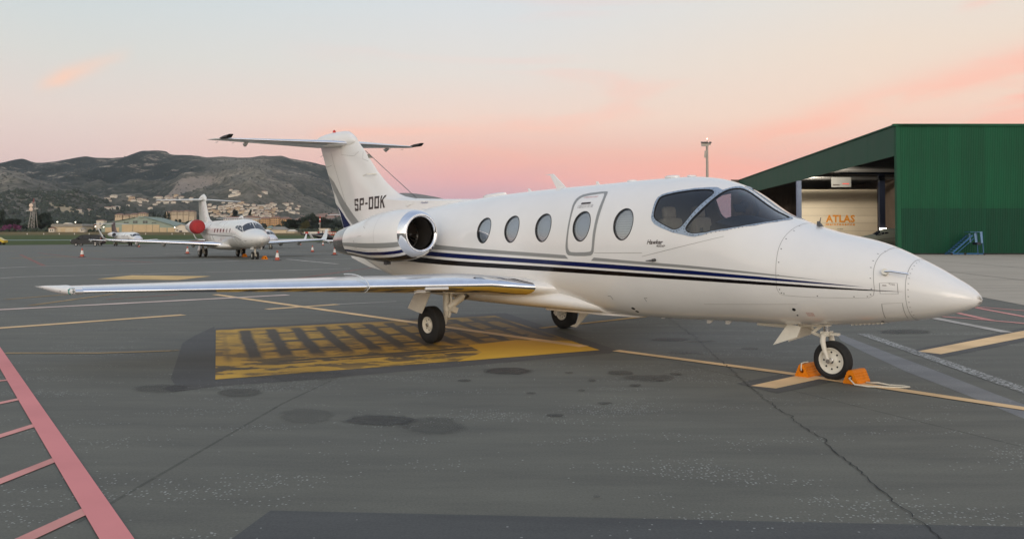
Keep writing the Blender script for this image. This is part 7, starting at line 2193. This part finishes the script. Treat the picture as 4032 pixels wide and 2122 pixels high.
# apartment blocks
def block(px0, px1, rowb, rowt, Y_, wall, roof, floors, bays, label):
    zt_ = terr(X((px0 + px1) / 2, Y_), Y_)
    g_ = empty('apartment_block', (X((px0 + px1) / 2, Y_), Y_, zt_)); tag(g_, label, 'building')
    w_ = (px1 - px0) / 3390.17 * Y_; h_ = Zr(rowt, Y_) - zt_; base = Zr(rowb, Y_) - zt_
    b = MB(); b.bx(-w_ / 2, w_ / 2, 0, 14, min(-3, base), h_); b.build('wall', wall, g_)
    b = MB(); b.loft([[(-w_ / 2 - .8, -.8, h_), (w_ / 2 + .8, -.8, h_), (w_ / 2 + .8, 14.8, h_), (-w_ / 2 - .8, 14.8, h_)], [(-w_ / 2 + 3, 6.5, h_ + 2.6), (w_ / 2 - 3, 6.5, h_ + 2.6), (w_ / 2 - 3, 7.5, h_ + 2.6), (-w_ / 2 + 3, 7.5, h_ + 2.6)]]); b.build('roof', roof, g_)
    fh = (h_ - max(base, 0)) / floors
    for f in range(floors):
        for k in range(bays):
            x = -w_ / 2 + (k + .5) * w_ / bays
            b = MB(); b.bx(x - w_ / bays * .26, x + w_ / bays * .26, -.25, .2, max(base, 0) + f * fh + fh * .3, max(base, 0) + f * fh + fh * .78); b.build('window', M_WIN, g_)
M_ORBLK = pbr('wall_orange', (0.52, 0.30, 0.13), .85, var=.1, vscale=.1)
M_SANDB = pbr('wall_sand', (0.56, 0.44, 0.29), .85, var=.1, vscale=.1)
for a, c, rb, rt_, w_, r_, fl_, ba, lab in ((1022, 1062, 893, 861, M_ORBLK, M_TERRA, 4, 6, 'orange block of flats, the one nearest the grey shed roof'), (1064, 1100, 893, 858, M_ORBLK, M_TERRA, 4, 5, 'orange block of flats in the middle of the orange row'), (1102, 1140, 893, 862, M_ORBLK, M_TERRA, 4, 5, 'orange block of flats at the end beside the dark trees'), (960, 1018, 888, 858, M_SANDB, M_TERRA, 3, 8, 'sand coloured long block of flats behind the covered jet'), (880, 955, 884, 860, M_WALLW, M_TERRA, 3, 9, 'white long block of flats behind the covered jet')):
    block(a, c, rb, rt_, 1180.0, w_, r_, fl_, ba, lab)
for i, (a, c, rb, rt_) in enumerate(((650, 672, 851, 836), (674, 696, 850, 833), (698, 720, 850, 834), (722, 742, 850, 832), (744, 764, 852, 834))):
    block(a, c, rb, rt_, 1850.0, M_SANDB, M_TERRA, 3, 4, 'sand coloured terrace house block in the row above the cypresses')
    bpy.data.objects[[o.name for o in bpy.data.objects if o.name.startswith('apartment_block')][-1]]['group'] = 'terrace blocks above the cypresses'
for i, (a, c, rb, rt_) in enumerate(((452, 480, 858, 846), (484, 508, 858, 848), (512, 540, 858, 845), (542, 572, 856, 841))):
    block(a, c, rb, rt_, 1650.0, M_WALLO, M_TERRA, 2, 4, 'ochre terrace house block in the row behind the mint hangar')
    bpy.data.objects[[o.name for o in bpy.data.objects if o.name.startswith('apartment_block')][-1]]['group'] = 'terrace blocks behind the mint hangar'
# ------------------------------------------------------------------ evening haze over the plain
b = MB(); b.bx(-9300, 9300, -1700, 13300, -3, 720)
hz_ = b.build('haze')
m = bpy.data.materials.new('haze_air')
m.use_nodes = True
t = m.node_tree
t.nodes.clear()
pv = N(t, 'ShaderNodeVolumePrincipled')
pv.inputs['Color'].default_value = (0.80, 0.86, 0.95, 1)
pv.inputs['Density'].default_value = 0.000028
pv.inputs['Anisotropy'].default_value = 0.0
mo = N(t, 'ShaderNodeOutputMaterial')
t.links.new(pv.outputs[0], mo.inputs['Volume'])
hz_.data.materials.append(m)
tag(hz_, kind='stuff')
